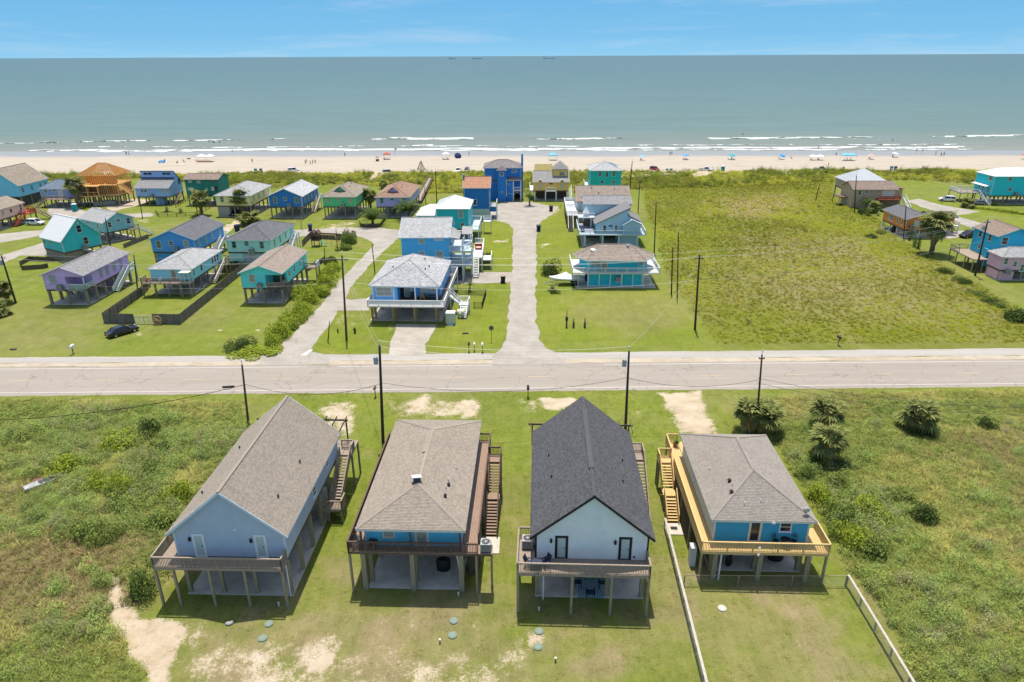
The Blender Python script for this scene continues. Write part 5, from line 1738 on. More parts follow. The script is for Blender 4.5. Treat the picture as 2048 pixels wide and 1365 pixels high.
# dark green
h = House('dark green two-storey house with brown gable roof near the dunes',-94.0,209.7,-2,10.2,7.4,3.0,7.85,9.1, 'gu', paint('dark_green_siding',(0.024,0.213,0.173)), G_BR, paint('dark_green_trim',(.02,.17,.14)))
h.walls(trim=False); h.roof(); h.base(4,3,.15)
wins(h,('F',380,363,1.1,.9, 'tp'),('F',397,363.5,.9,.7, 'cd'),('F',424,363.5,1.0,.8, 'tg'),('F',381,378.5,1.8,1.0, 'tp'),('F',425.5,378,1.0,1.2, 'tp'),('F',432,378,.7,1.2, 'b'),('F',413,379,.5,.9, 'tp'))
MB().box(2.8,.1,.1,5.0,5,2.7).build('lower_room', h.wall, h.root)
h.deck(-2.0,-1.4,2.6,0,3.0, BROWNW, posts=[(-1.9,-1.3),(2.5,-1.3)], boards=False); h.railing((-2,-1.35),(2.6,-1.35),3.0, DARKW, gap=.3)
# far left: sky blue house with broad brown roof, pink house with red stairs
h = House('sky blue house under a broad brown gable roof at the left edge near the beach',-155.3,209.0,-1.8,12.2,13.4,3.05,6.3,11.2, 'gv', paint('sky_blue_siding',(0.219,0.602,0.850)), G_TN, paint('sky_blue_trim',(.30,.55,.70)))
h.walls(); h.roof(); h.base(4,4,.16)
for v in (1.5,5.6,9.6,12.0): h.window('R', v,4.8,.8,1.3, 'tg')
wins(h,('F',20,400,.9,1.3, 'w'))
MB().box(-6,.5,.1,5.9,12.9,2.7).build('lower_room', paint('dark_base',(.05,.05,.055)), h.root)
h = House('pale pink house with tan roof and red outside stairs at the left edge',-139.2,178.4,-2.5,9.0,9.6,2.7,5.3,7.2, 'gv', paint('pale_pink_siding',(0.800,0.536,0.430)), G_TN, paint('pale_pink_trim',(.62,.46,.40)))
h.walls(); h.roof(); h.base(3,4,.16)
for v, w, hh, st in ((1.8,.7,.9, 'td'),(4.8,.4,.6, 'b'),(8.5,.7,1.3, 'w')): h.window('R', v,4.2, w, hh, st)
REDW = wood('red_stained_wood',(.34,.065,.035), var=.2)
h.deck(4.55,8.2,7.0,10.6,2.7, REDW, posts=[(6.9,8.3),(6.9,10.5)], boards=False)
h.railing((6.95,8.2),(6.95,10.6),2.7, REDW, gap=.2); h.railing((4.6,10.55),(6.95,10.55),2.7, REDW, gap=.2)
h.stairs(4.7,5.9,8.1,2.7,3.4,.1, REDW, n=13)
h.deck(-1.0,9.7,4.5,13.5,2.7, REDW, posts=[(4.4,13.4)], boards=False)
h.railing((-1.0,13.45),(4.45,13.45),2.7, REDW, gap=.2)
h.stairs(13.0,14.2,4.6,2.7,9.0,.1, GREYW, axis='u', n=12)

# ------------------------------------------------------------------ along the middle street
h = House('big sky-blue house with flecked pale grey hip roof and white decks by the highway',-18.16,110.13,-2.5,11.3,15.2,3.37,6.27,9.2, 'hv', paint('bright_sky_blue_siding',(0.127,0.444,0.850)), shingle_mat('flecked_pale_shingle',(.38,.38,.38),.34), paint('white_trim_b',(.70,.71,.71)))
h.walls(porch=(-1.3,2.6), trim=False); h.roof();
PILB = wood('tan_piling',(.34,.25,.13))
h.base(4,4,.2, PILB, v0=.3, sm=CONC, slabext=.6)
h.wpx('F',768,583.5,2.6,1.4, 'wd', grid=2)
h.window('F',-.0,3.37 + 1.05,1.1,1.95, 'wd', depth=2.6, name='door')
h.window('F',3.6,4.9,2.6,1.2, 'wp', depth=2.6, grid=3)
h.window('F',-1.05,3.37 + 1.0,.4,1.9, 'b', depth=2.58, name='door')
WDK = wood('dark_porch_boards',(.15,.13,.12)); WTD = paint('white_decking',(.56,.54,.51))
h.deck(-6.0,-2.35,7.0,0,3.37, WTD, posts=[], boards=False)
h.deck(-1.3,.003,5.6,2.58,3.372, WDK, boards=False)
h.deck(5.67,.003,7.0,17.5,3.37, WDK, boards=False, posts=[(6.9,6),(6.9,11),(6.9,17)], pm=WHT)
h.deck(-6.0,.003,-5.67,3,3.37, WTD, boards=False)
h.railing((-5.95,-2.3),(6.95,-2.3),3.37, WHT, pgap=1.85, slat=.12)
h.railing((-5.95,-2.3),(-5.95,3),3.37, WHT, slat=.12)
h.railing((6.95,-2.3),(6.95,2.6),3.37, WHT, slat=.12)
h.railing((6.95,4.4),(6.95,17.4),3.37, WHT, slat=.12)
h.railing((5.7,17.4),(6.95,17.4),3.37, WHT, slat=.12)
for u in (-5.5,-1.9,1.75,5.45): MB().box(-.11,-.11,0,.11,.11,2.75).build('porch_post', WHT, h.root,(u,.1,3.37))
for u in (-5.6,-2.0,1.65,5.35):
  MB().box(-.18,-.18,-.3,.18,.18,3.08).build('front_piling', PILB, h.root,(u,-1.0,0))
for v in (4.5,8.5,12.5): h.window('R', v,4.9,.9,1.2, 'wd')
h.vents([(-2.8,5.0),(3.3,6.5),(3.0,4.2),(2.2,9)], r=.11)
h.deck(8.7,3.4,10.5,5.2,1.7, WHT, posts=[(10.4,3.5),(10.4,5.1),(8.8,3.5)], pm=WHT, boards=False)
h.stairs(3.4,4.6,7.05,3.37,8.7,1.75, WHT, axis='u', n=8)
h.railing((10.45,3.4),(10.45,5.2),1.7, WHT, gap=.2); h.railing((8.75,5.15),(10.45,5.15),1.7, WHT, gap=.2)
h.stairs(9.2,10.3,3.35,1.7,.6,.1, WHT, n=7)
# furniture on that porch
YEL = paint('yellow_plastic',(.62,.42,.06))
deck_chair('yellow chair on the porch of the big sky-blue house', h.world(2.75,1.2,3.38), h.th, YEL, 'porch seats of the big sky-blue house')
deck_chair('dark navy chair beside the door on the porch of the big sky-blue house', h.world(1.0,1.7,3.38), h.th + .3, NAVY, 'porch seats of the big sky-blue house')
t = thing('dining_table', 'dark dining table on the porch of the big sky-blue house', 'table', h.world(4.5,1.3,3.38), h.th)
MB().box(-.8,-.45,.68,.8,.45,.74).build('tabletop', DARKW, t)
for x in (-.7,.7):
  for y in (-.38,.38): MB().box(x - .04, y - .04,0, x + .04, y + .04,.68).build('leg', DARKW, t)
for i, du in enumerate((-1.0,1.05)):
  deck_chair(('left', 'right')[i] + ' dark chair at the dining table on the porch of the big sky-blue house', h.world(4.5 + du,1.3,3.38), h.th + (1.57,-1.57)[i], DARKW, 'porch seats of the big sky-blue house')
t = thing('slatted_shower', 'pale slatted outdoor shower stall at the corner of the big sky-blue house', 'shower stall', h.world(7.85,-1.4,0), h.th)
for a, c in (((-.75,-.7),(.75,-.7)),((.75,-.7),(.75,.7)),((.75,.7),(-.75,.7)),((-.75,.7),(-.75,-.7))):
  for i in range(8):
    q = Vector(a).lerp(Vector(c),(i + .5) / 8)
    MB().box(-.08,-.02,.15,.08,.02,2.05).build('slat', paint('pale_green_grey',(.50,.56,.50)), t,(q.x, q.y,0),0 if a[1] == c[1] else math.pi / 2)
MB().box(-.78,-.73,2.05,.78,.73,2.1).box(-.5,-1.2,.05,.5,-.75,.1).build('cap', WHT, t)
t = thing('water_tank', 'cream water tank on a stand under the outside stair of the big sky-blue house', 'tank', h.world(9.3,1.4,0), h.th)
MB().cyl((-.6,0,1.0),(.6,0,1.0),.55, n=16).build('tank', CREAM, t, smooth=False); MB().box(-.6,-.4,0,-.5,.4,.6).box(.5,-.4,0,.6,.4,.6).box(-.5,-.05,.3,.5,.05,.4).build('stand', WHT, t)
# blue three-storey
h = House('tall blue three-storey house with pale grey roof and stacked white balconies',-17.13,132.4,.5,9.5,10.8,3.15,9.0,11.8, 'gu', paint('azure_siding',(0.100,0.483,0.850)), shingle_mat('very_pale_shingle',(.40,.40,.39)), paint('pale_azure_trim',(.45,.60,.70)))
h.walls(trim=False); h.roof(); h.base(3,3,.17, WHT)
wins(h,('F',843,480,.95,1.4, 'cd'),('F',877,478,1.7,.5, 'wp'),('F',879,511,1.4,1.6, 'wd'),('F',844,509,.9,1.2, 'wd'))
h.window('R',3,7.6,1.5,1.9, 'b', name='door'); h.window('R',6.6,7.4,1.4,1.5, 'w'); h.window('R',2.6,4.4,1.4,1.9, 'b', name='door'); h.window('R',6.4,4.3,1.6,1.4, 'w')
W2 = h.W / 2
MB().prism([(W2 + .05,-.4,8.95),(W2 + 2.1,-.4,8.6),(W2 + 2.1,4.8,8.6),(W2 + .05,4.8,10.2)],(0,0,.12)).build('porch_roof', h.roofm, h.root)
MB().prism([(W2 + 2.2,4.9,8.3),(W2 + 4.4,4.9,8.2),(W2 + 4.4,8.6,8.9),(W2 + 2.2,8.6,9.1)],(0,0,.12)).build('stair_roof', h.roofm, h.root)
for z in (6.2,3.2):
  h.deck(W2 + .01,0, W2 + 4.3,9, z, paint('blue_white_deck',(.50,.60,.66)), boards=False)
  h.railing((W2 + .05,.03),(W2 + 2.6,.03), z, WHT, gap=.2); h.railing((W2 + 2.65,.03),(W2 + 4.25,3.2), z, WHT, gap=.2); h.railing((W2 + 4.25,3.2),(W2 + 4.25,9), z, WHT, gap=.2)
for u, v in ((W2 + 2.55,.1),(W2 + 2.7,1.9),(W2 + 4.1,3.4),(W2 + 4.1,7),(W2 + 2.5,8.8)):
  MB().box(-.11,-.11,0,.11,.11,8.4).build('balcony_post', WHT, h.root,(u, v,0))
h.deck(W2 + 4.31,6, W2 + 6.4,18,3.2, WHT, posts=[(W2 + 6.2,6.2),(W2 + 6.2,11),(W2 + 6.2,17.8),(W2 + 4.5,17.8)], pm=WHT, boards=False)
h.railing((W2 + 6.35,6),(W2 + 6.35,18),3.2, WHT, gap=.22); h.railing((W2 + 4.35,18),(W2 + 6.35,18),3.2, WHT, gap=.22)
h.deck(W2 + 6.41,7.5, W2 + 8.2,11,2.2, WHT, posts=[(W2 + 8.1,7.6),(W2 + 8.1,10.9)], pm=WHT, boards=False); h.railing((W2 + 8.15,7.5),(W2 + 8.15,11),2.2, WHT, gap=.22)
h.stairs(W2 + 4.5, W2 + 5.6,5.9,3.2,1.2,.1, WHT, n=13)
MB().box(W2 + .3,0,.1, W2 + 2.2,6,1.2).build('stair_wall', DARKW, h.root)
t = thing('deck_bench', 'red-striped lounge seat on the white back deck of the tall blue house', 'bench', h.world(W2 + 5.3,12.6,3.2), h.th)
MB().box(-.8,-.7,.25,.8,.7,.4).build('seat', RED, t); MB().box(-.8,.55,.4,.8,.72,1.0).build('backrest', RED, t)
MB().box(-.5,-.5,.405,.5,.4,.42).build('cushion', CREAM, t)
# teal with white pyramid roof
h = House('teal house with a bright white metal pyramid roof, behind the tall blue house',-14.3,164.7,-1.5,7.9,10.5,3.0,8.0,10.1, 'hv', paint('deep_teal_siding',(0.028,0.483,0.536)), MROOFW, paint('pale_teal_trim_b',(.50,.70,.70)))
h.walls(); h.roof(ridgecap=False); seams(h, h.planes()); h.base(3,3,.16, WHT)
wins(h,('F',921.5,428,1.1,1.8, 'td'),('F',925,450.5,.7,.9, 'c'))
MB().box(-8.6,.3,2.9,-3.97,9,6.2).build('side_wing', h.wall, h.root)
MB().prism([(-9.0,-.1,6.2),(-3.98,-.1,6.2),(-3.98,4.6,8.0),(-6.0,4.6,8.0)],(0,0,.12)).prism([(-9.0,-.1,6.2),(-6.0,4.6,8.0),(-9.0,9.4,6.2)],(0,0,.12)).build('wing_roof', MROOFW, h.root)
h.deck(3.96,-1.0,6.4,10,3.0, paint('blue_white_deck',(.50,.60,.66)), posts=[(6.3,-.9),(6.3,4.5),(6.3,9.9)], pm=WHT, boards=False)
h.railing((6.35,-1),(6.35,10),3.0, WHT, gap=.22); h.railing((4.0,10),(6.35,10),3.0, WHT, gap=.22); h.railing((4.0,-.95),(6.35,-.95),3.0, WHT, gap=.22)
t = thing('raised_platform', 'white railed lookout platform on thin tall posts beside the teal pyramid-roofed house', 'platform', h.world(7.9,8.6,0), h.th)
MB().box(-1,-1,2.9,1,1,3.1).build('floor', WHT, t)
for x in (-.9,.9):
  for y in (-.9,.9): MB().box(x - .05, y - .05,0, x + .05, y + .05,4.2).build('post', WHT, t)
for a, c in (((-1,-1),(1,-1)),((1,-1),(1,1)),((1,1),(-1,1)),((-1,1),(-1,-1))):
  b = MB()
  for z in (3.5,3.8,4.15): b.beam((*a, z),(*c, z),.05,.1)
  b.build('rail', WHT, t)['kind'] = 'stuff'
# narrow blue with orange roof
h = House('narrow royal blue house with faded orange roof and pale grey base',-9.46,188.0,-.6,6.9,7.3,3.0,8.8,11.3, 'gu', paint('royal_blue_plain',(0.021,0.173,0.483)), G_OR, paint('pale_blue_trim_d',(.36,.46,.60)))
h.walls(); h.roof()
MB().box(-3.4,.03,0,3.4,7.2,2.99).build('ground_floor', paint('pale_grey_green_base',(.46,.54,.50)), h.root)
h.wpx('F',950,405,.8,1.5, 'w')
MB().box(-.9,-.06,.0,.5,.01,2.6).build('arched_opening', BLACK, h.root,(-1.9,0,.0))
MB().box(-3.85,2.5,.1,-3.47,4.2,11.8).build('chimney', h.wall, h.root)
h.deck(3.47,1,5.4,6.5,3.6, WHT, posts=[(5.3,1.1),(5.3,6.4)], pm=WHT, boards=False); h.railing((5.35,1),(5.35,6.5),3.6, WHT, slat=.12); h.railing((3.5,1),(5.35,1),3.6, WHT, slat=.12)
MB().box(3.47,1.2,2.0,5.3,6.3,3.3).build('deck_skirt', h.wall, h.root)
for v in (1.5,4.5): h.window('R', v,6.6,.8,1.4, 'w')
# blue back house with tower and chimney
h = House('royal blue turreted house with grey hip roof and tall chimney at the street end',-2.64,215.4,0,11.4,8.4,6.6,10.1,12.1, 'hu', paint('royal_blue_bright',(0.024,0.206,0.576)), shingle_mat('warm_grey_shingle',(.23,.205,.20)), paint('pale_blue_trim_e',(.40,.52,.68)))
h.walls(); h.roof()
MB().box(-5.6,.6,0,-1.65,8.3,6.59).build('lower_wall', h.wall, h.root)
MB().box(1.2,-1.2,0,3.2,8.3,6.2).build('lower_wall', h.wall, h.root)
MB().box(3.2,.8,3.0,5.65,8.3,6.2).build('lower_wall', h.wall, h.root)
MB().box(3.2,4.0,0,5.65,8.3,2.99).build('garage_back', BLACK, h.root)
MB().box(-1.62,-1.9,0,1.05,.8,9.5).build('turret', h.wall, h.root)
MB().prism([(-1.95,-2.2,9.4),(1.35,-2.2,9.4),(-.3,-.6,10.7)],(0,0,.12)).prism([(1.35,-2.2,9.4),(1.35,2.5,9.4),(-.3,2.5,10.7),(-.3,-.6,10.7)],(0,0,.12)).prism([(-1.95,2.5,9.4),(-1.95,-2.2,9.4),(-.3,-.6,10.7),(-.3,2.5,10.7)],(0,0,.12)).build('turret_roof', h.roofm, h.root)
MB().prism([(1.08,-1.6,6.3),(6.0,-1.6,6.3),(5.0,.55,7.6),(2.6,.55,7.6)],(0,0,.12)).build('lower_roof', h.roofm, h.root)
MB().prism([(-5.9,-.1,6.3),(-1.66,-.1,6.3),(-1.66,.55,7.7),(-2.6,.55,7.7)],(0,0,.12)).build('lower_roof', h.roofm, h.root)
h.window('F',-.3,8.4,.9,.9, 'w', depth=-1.9); h.window('F',3.6,9.1,1.4,.6, 'w')
for u, z, d in ((-.3,2.9,1.9),(1.7,5.2,1.2),(-2.2,5.3,-.6)):
  MB().cyl((u,-d - .04, z),(u,-d, z),.34, n=14).build('round_window', h.trim, h.root); MB().cyl((u,-d - .06, z),(u,-d - .04, z),.2, n=14).build('round_pane', GLASS, h.root)
h.deck(3.2,-1.2,5.7,.8,3.3, WHT, boards=False); h.railing((3.25,-1.15),(5.65,-1.15),3.3, WHT, gap=.25)
for u in (3.3,5.6): MB().box(-.15,-.15,0,.15,.15,6.3).build('porch_column', WHT, h.root,(u,-1.1,0))
for u in (2.2,4.45):
  b = MB(); r_ = .75 if u < 3 else 1.0
  pts = [(u + r_ * math.cos(a * math.pi / 10),-1.26,1.9 + r_ * .75 * math.sin(a * math.pi / 10)) for a in range(11)]
  for p0, p1 in zip(pts, pts[1:]): b.beam(p0, p1,.12,.12,(0,1,0))
  b.build('arch_trim', h.trim, h.root)
MB().box(5.75,2.5,0,6.35,4.2,13.2).build('chimney', h.wall, h.root)
MB().cyl((6.05,3.3,13.2),(6.05,3.3,13.7),.25, n=10).build('chimney_cap', DKMETAL, h.root)
# yellow
h = House('yellow beach house with grey roof, twin dormers and a small square lookout tower',12.37,214.6,-2,10.6,10.4,3.2,5.8,8.4, 'gu', paint('mustard_yellow_siding',(0.826,0.562,0.153)), shingle_mat('mid_grey_shingle',(.27,.265,.26)), paint('cream_trim_b',(.64,.55,.34)))
h.walls(trim=False); h.roof(); h.base(4,3,.2, WHT)
MB().box(.7,2.6,6.3,5.0,7.4,9.3).build('tower', h.wall, h.root)
MB().prism([(.4,2.2,9.2),(5.3,2.2,9.2),(2.9,4.6,10.7)],(0,0,.12)).prism([(5.3,2.2,9.2),(5.3,7.8,9.2),(2.9,7.4,11.2),(2.9,4.6,10.7)],(0,0,.12)).prism([(.4,7.8,9.2),(.4,2.2,9.2),(2.9,4.6,10.7),(2.9,7.4,11.2)],(0,0,.12)).build('tower_roof', h.roofm, h.root)
MB().prism([(-5.2,5.4,8.3),(.5,5.4,8.3),(.5,8.4,9.9),(-5.2,8.4,9.9)],(0,0,.15)).build('upper_roof', mat('olive_roof',(.30,.25,.09), rough=.9), h.root)
MB().box(-5.2,5.6,7.4,.5,8.2,8.28).build('upper_wall', paint('dark_gap',(.05,.045,.03)), h.root)  # near-black wall colour paints in the shade of the gap under the upper roof
h.window('F',3.4,7.9,1.4,1.0, 'tg', depth=2.6)
for u in (-3.4,3.4):
  MB().prism([(u - 1.0,-.06,5.3),(u + 1.0,-.06,5.3),(u,-.06,6.5)],(0,3,0)).build('dormer', h.wall, h.root)
  MB().prism([(u - 1.15,-.3,5.3),(u,-.3,6.62),(u,3.0,6.62),(u - 1.15,1.6,5.3)],(0,0,.1)).prism([(u + 1.15,-.3,5.3),(u,-.3,6.62),(u,3.0,6.62),(u + 1.15,1.6,5.3)],(0,0,.1)).build('dormer_roof', h.trim, h.root)
  h.window('F', u,4.5,.8,1.3, 'tp')
h.deck(-1.8,-1.3,1.6,0,3.3, WHT, posts=[(-1.7,-1.2),(1.5,-1.2)], pm=WHT, boards=False); h.railing((-1.75,-1.25),(1.55,-1.25),3.3, WHT, gap=.2)
MB().box(-.5,-.05,5.05,.45,-.01,5.4).build('sign_board', BLACK, h.root)
h.deck(-6.7,.5,-5.32,9,3.2, WHT, posts=[(-6.6,.6),(-6.6,8.9)], pm=WHT, boards=False); h.railing((-6.65,.5),(-6.65,9),3.2, WHT, slat=.12)
h.stairs(5.4,6.5,6,3.2,.5,.1, WHT, n=13)
MB().box(-5.2,3.5,.1,5.2,3.7,3.1).build('back_screen', DARKW, h.root)
# teal back right
h = House('sea-green two-storey house with pale hip roof beside the dunes, right of the street end',30.2,221.4,-2,10,11,2.9,8.2,10.3, 'hv', paint('sea_green_siding',(0.021,0.562,0.483)), shingle_mat('very_pale_shingle',(.40,.40,.39)), paint('pale_green_trim_b',(.45,.68,.62)))
h.walls(); h.roof(); h.base(3,3,.16)
wins(h,('F',1200,347.5,.9,1.5, 'tg'),('F',1214,349.5,.6,1.4, 't'),('F',1228,347.5,.9,1.5, 'tg'),('F',1204,364,.8,.8, 't'),('F',1227,364,.9,.9, 'tg'))
MB().prism([(1.2,6.4,9.75),(3.4,3.6,8.95),(4.3,5.2,8.62),(2.2,8.4,9.45)],(0,0,.08)).build('solar_panel', GLASS, h.root)
h.deck(-6.6,2,-5.02,8,3.2, WHT, posts=[(-6.5,2.1),(-6.5,7.9)], pm=WHT, boards=False); h.railing((-6.55,2),(-6.55,8),3.2, WHT, gap=.25)
# brown-roofed house
h = House('house with a wide brown shingle roof and orange trim, behind the blue-grey gabled house',24.97,185.0,-2,14.1,12.6,3.0,5.6,8.75, 'gu', paint('grey_blue_siding_b',(0.404,0.510,0.562)), G_PK, paint('orange_trim',(.62,.22,.07)))
h.walls(trim=False); h.roof(); h.base(4,3,.16); h.vents([(3.2,4.5),(-1.2,2.8),(-3,5)], r=.12)
h.deck(-10.2,-7,-7.12,12,3.3, WHT, posts=[(-10.1,-6.9),(-10.1,-2),(-10.1,4),(-10.1,11.9)], pm=DARKW, boards=False)
h.railing((-10.15,-7),(-10.15,12),3.3, WHT, slat=.12); h.railing((-10.15,12),(-7.2,12),3.3, WHT, slat=.12); h.railing((-10.15,-6.97),(-7.2,-6.97),3.3, WHT, slat=.12); h.railing((-10.15,2.5),(-7.2,2.5),3.3, WHT, slat=.12)
h.stairs(-9.9,-8.6,-7.1,3.3,-12,.1, WHT, DARKW, n=14)
# grey-blue house: back block, asymmetric front gable
h = House('blue-grey house with a long slanting front gable and white wraparound deck',23.73,167.9,-2,11.2,8.4,2.9,8.3,9.6, 'gu', paint('blue_grey_siding',(0.404,0.576,0.668)), G_MD, paint('pale_blue_grey_trim',(.46,.55,.58)))
h.walls(trim=False); h.roof()
FW = -7.9   # front wall of the gable wing
MB().prism([(-3.2, FW,2.9),(7.0, FW,2.9),(7.0, FW,5.5),(4.1, FW,7.0),(4.1, FW,8.6),(-3.2, FW,5.1)],(0,7.9,0)).build('gable_wing', h.wall, h.root)
MB().prism([(-3.8, FW - .4,4.95),(4.5, FW - .4,8.95),(4.5,-.01,8.95),(-3.8,-.01,4.95)],(0,0,.15)).build('wing_roof', h.roofm, h.root)
MB().prism([(4.0, FW - .3,7.2),(7.5, FW - .3,5.4),(7.5,-.01,5.4),(4.0,-.01,7.2)],(0,0,.15)).build('side_roof', h.roofm, h.root)
MB().prism([(2.9, FW - 1.2,2.9),(7.0, FW - 1.2,2.9),(7.0, FW - 1.2,5.3),(4.9, FW - 1.2,6.2),(2.9, FW - 1.2,5.0)],(0,1.19,0)).build('bay', h.wall, h.root)
MB().prism([(2.6, FW - 1.5,4.95),(4.9, FW - 1.5,6.35),(4.9, FW,6.35),(2.6, FW,4.95)],(0,0,.1)).prism([(7.4, FW - 1.5,5.25),(4.9, FW - 1.5,6.35),(4.9, FW,6.35),(7.4, FW,5.25)],(0,0,.1)).build('bay_roof', h.trim, h.root)
h.window('F',-1.3,4.0,.7,1.5, 'w', depth=-7.9); h.window('F',1.4,4.0,.6,1.6, 'wg', depth=-7.9)
b = MB()
for u, z, w in ((-.3,0,.25),(.05,.15,.3),(.25,-.05,.25)): b.ell((u,0, z), w,.05,.14,8,5)
b.build('fish_ornament', TEALP, h.root,(.05, FW - .05,4.6))
h.deck(-7.5,-9.8,8.2, FW - .003,3.0, paint('pale_blue_deck',(.42,.52,.56)), boards=False); h.deck(-7.5, FW,-3.22,2,3.0, paint('grey_blue_boards',(.26,.29,.34)), boards=False); h.deck(7.02, FW,8.2,0,3.0, paint('pale_blue_deck',(.42,.52,.56)), boards=False)
PALEB = paint('pale_blue_rail',(.55,.66,.68))
h.railing((-7.45,-9.75),(8.15,-9.75),3.0, PALEB, pgap=2.5, gap=.25, w=.025); h.railing((-7.45,-9.75),(-7.45,2),3.0, WHT, gap=.25); h.railing((8.15,-9.75),(8.15,0),3.0, WHT, slat=.12)
for u in (-6.0,-1.8,2.0,6.4): MB().box(-.18,-.18,0,.18,.18,2.73).build('deck_post', PALEB, h.root,(u,-9.2,0))
for u in (-6.0,-1.8,2.0): MB().box(-.18,-.18,0,.18,.18,2.73).build('deck_post', PALEB, h.root,(u,-4.2,0))
MB().box(2.4,-7.8,0,6.8,0,2.88).build('lower_room', h.wall, h.root); MB().box(-5.8,-1.0,0,2.3,-.8,2.7).build('dark_screen', DARKW, h.root)
MB().box(-6.6,-9.6,-.1,7,8,.08).build('concrete_slab', CONC, h.root)
for u in (-7.3,-4.2): MB().box(-.1,-.1,3.0,.1,.1,5.4).build('pergola_post', WHT, h.root,(u,-2.8,0))
h.deck(-7.4,-2.9,-3.3,.5,5.6, WHT, boards=False); h.railing((-7.35,-2.85),(-3.35,-2.85),5.6, WHT, gap=.25)
tag(MB().cyl((0,0,.6),(0,0,2.3),.9,.05,10).cyl((0,0,0),(0,0,.6),.04, n=6).build('folded_umbrella', WHT, None, h.world(-5.4,-1.6,5.6)), 'white patio umbrella on the upper deck of the blue-grey house', 'umbrella')
t = thing('patio_sofa', 'dark blue sofa on the deck of the blue-grey house', 'sofa', h.world(-6.4,-6.5,3.0), h.th + 1.57)
MB().box(-.9,-.4,0,.9,.4,.42).build('seat', NAVY, t); MB().box(-.9,.28,.42,.9,.42,.85).build('backrest', NAVY, t)
t = thing('porch_swing', 'brown wooden bench under the deck roof of the blue-grey house', 'bench', h.world(-5.2,-2.2,3.0), h.th)
MB().box(-.8,-.3,.35,.8,.3,.45).build('seat', BROWNW, t); MB().box(-.8,.25,.45,.8,.33,1.9).build('backrest', BROWNW, t)
# octagon-ended turquoise house
h = House('turquoise house with chamfered brown hip roof and white wraparound balcony, by the covered boat',20.13,127.3,-1,12.8,9,3.2,5.7,7.7, 'hu', paint('cyan_siding',(0.028,0.576,0.694)), G_PK, paint('pale_cyan_trim',(.60,.74,.74)))
fp = [(-5.65,-.4),(5.75,-.4),(7.95,3.4),(7.95,5.0),(5.75,8.7),(-5.65,8.7),(-7.95,5.0),(-7.95,3.4)]
ra, rb_ = (-3.17,4.15,7.7),(3.19,4.15,7.7)
E3 = [(u, v,5.6) for u, v in fp]
h.roof(planes=[[E3[0], E3[1], rb_, ra],[E3[1], E3[2], rb_],[E3[2], E3[3], rb_],[E3[3], E3[4], rb_],[E3[4], E3[5], ra, rb_],[E3[5], E3[6], ra],[E3[6], E3[7], ra],[E3[7], E3[0], ra]])
wl = [(u * .84,4.15 + (v - 4.15) * .72,3.2) for u, v in fp]
MB().prism(wl,(0,0,2.3)).build('wall', h.wall, h.root)
h.fv = wl[0][1]
wins(h,('F',1192,526.5,1.7,.95, 'cd'),('F',1281.5,525.5,.8,.9, 'cd'))
h.window('F',-2.1,3.2 + 1.0,.9,1.9, 'cd', name='door')
for sgn in (-1,1):
  p0, p1 = Vector((wl[0][0], wl[0][1],0)), Vector((wl[7][0], wl[7][1],0))
  mid = (p0 + p1) / 2
  ang = math.atan2(p1.y - p0.y, p1.x - p0.x) + math.pi
  b = MB().box(-.6,-.05,-.5,.6,.02,.5); b2 = MB().box(-.5,-.07,-.4,-.04,-.04,.4).box(.04,-.07,-.4,.5,-.04,.4)
  o = b.build('window', CREAM, h.root,(mid.x * -sgn * -1 if sgn < 0 else -mid.x, mid.y,4.6), ang if sgn < 0 else -ang)
  b2.build('pane', BLIND, o)
DKP = paint('white_deck_boards',(.62,.61,.58))
h.deck(-8.4,-.5,8.5,9.2,3.18, DKP, boards=False)
h.railing((-8.35,-.45),(8.45,-.45),3.2, WHT, gap=.22, pgap=2.2); h.railing((-8.35,-.45),(-8.35,9.2),3.2, WHT, gap=.22); h.railing((8.45,-.45),(8.45,9.2),3.2, WHT, slat=.12)
for u in (-7.1,-5.3,-3.1,-.95,1.25,3.45,5.6,7.1): MB().box(-.07,-.07,0,.07,.07,2.9).build('balcony_post', WHT, h.root,(u,.0 if abs(u) < 6.5 else 1.0,0))
for u in (-5.3,5.4): MB().box(-.08,-.08,3.2,.08,.08,5.5).build('porch_post', WHT, h.root,(u,-.1,0))
MB().box(-5.2,.95,0,5.5,8,2.9).build('lower_wall', h.wall, h.root)
MB().box(-5.25,.90,0,-5.0,.94,2.9).box(5.3,.90,0,5.55,.94,2.9).box(1.35,.90,0,1.6,.94,2.9).box(-5.0,.90,.0,1.35,.94,.2).box(1.6,.90,.0,5.3,.94,.2).build('panel_trim', WHT, h.root)['kind'] = 'stuff'
MB().box(-7.6,-.2,-.1,8.0,8.6,.08).build('concrete_slab', CONC, h.root)
air_conditioner('grey air conditioner on the wall stand below the white balcony of the turquoise house', h.world(.6,.3,1.3), h.th); MB().box(.1,-.2,1.2,1.1,.9,1.3).build('wall_shelf', h.trim, h.root)
MB().box(1.9,5.9,7.02,2.6,6.4,7.3).build('roof_hatch', CREAM, h.root,(-.2,-2.0,.2)); MB().cyl((2.6,3.4,7.2),(2.6,3.4,7.75),.32, n=12).build('turbine_vent', METAL, h.root)
MB().box(-.5,-.35,0,.5,.35,.1).build('skylight', WHT, h.root,(-4.2,2.6,6.95),(math.radians(20),0,.4))

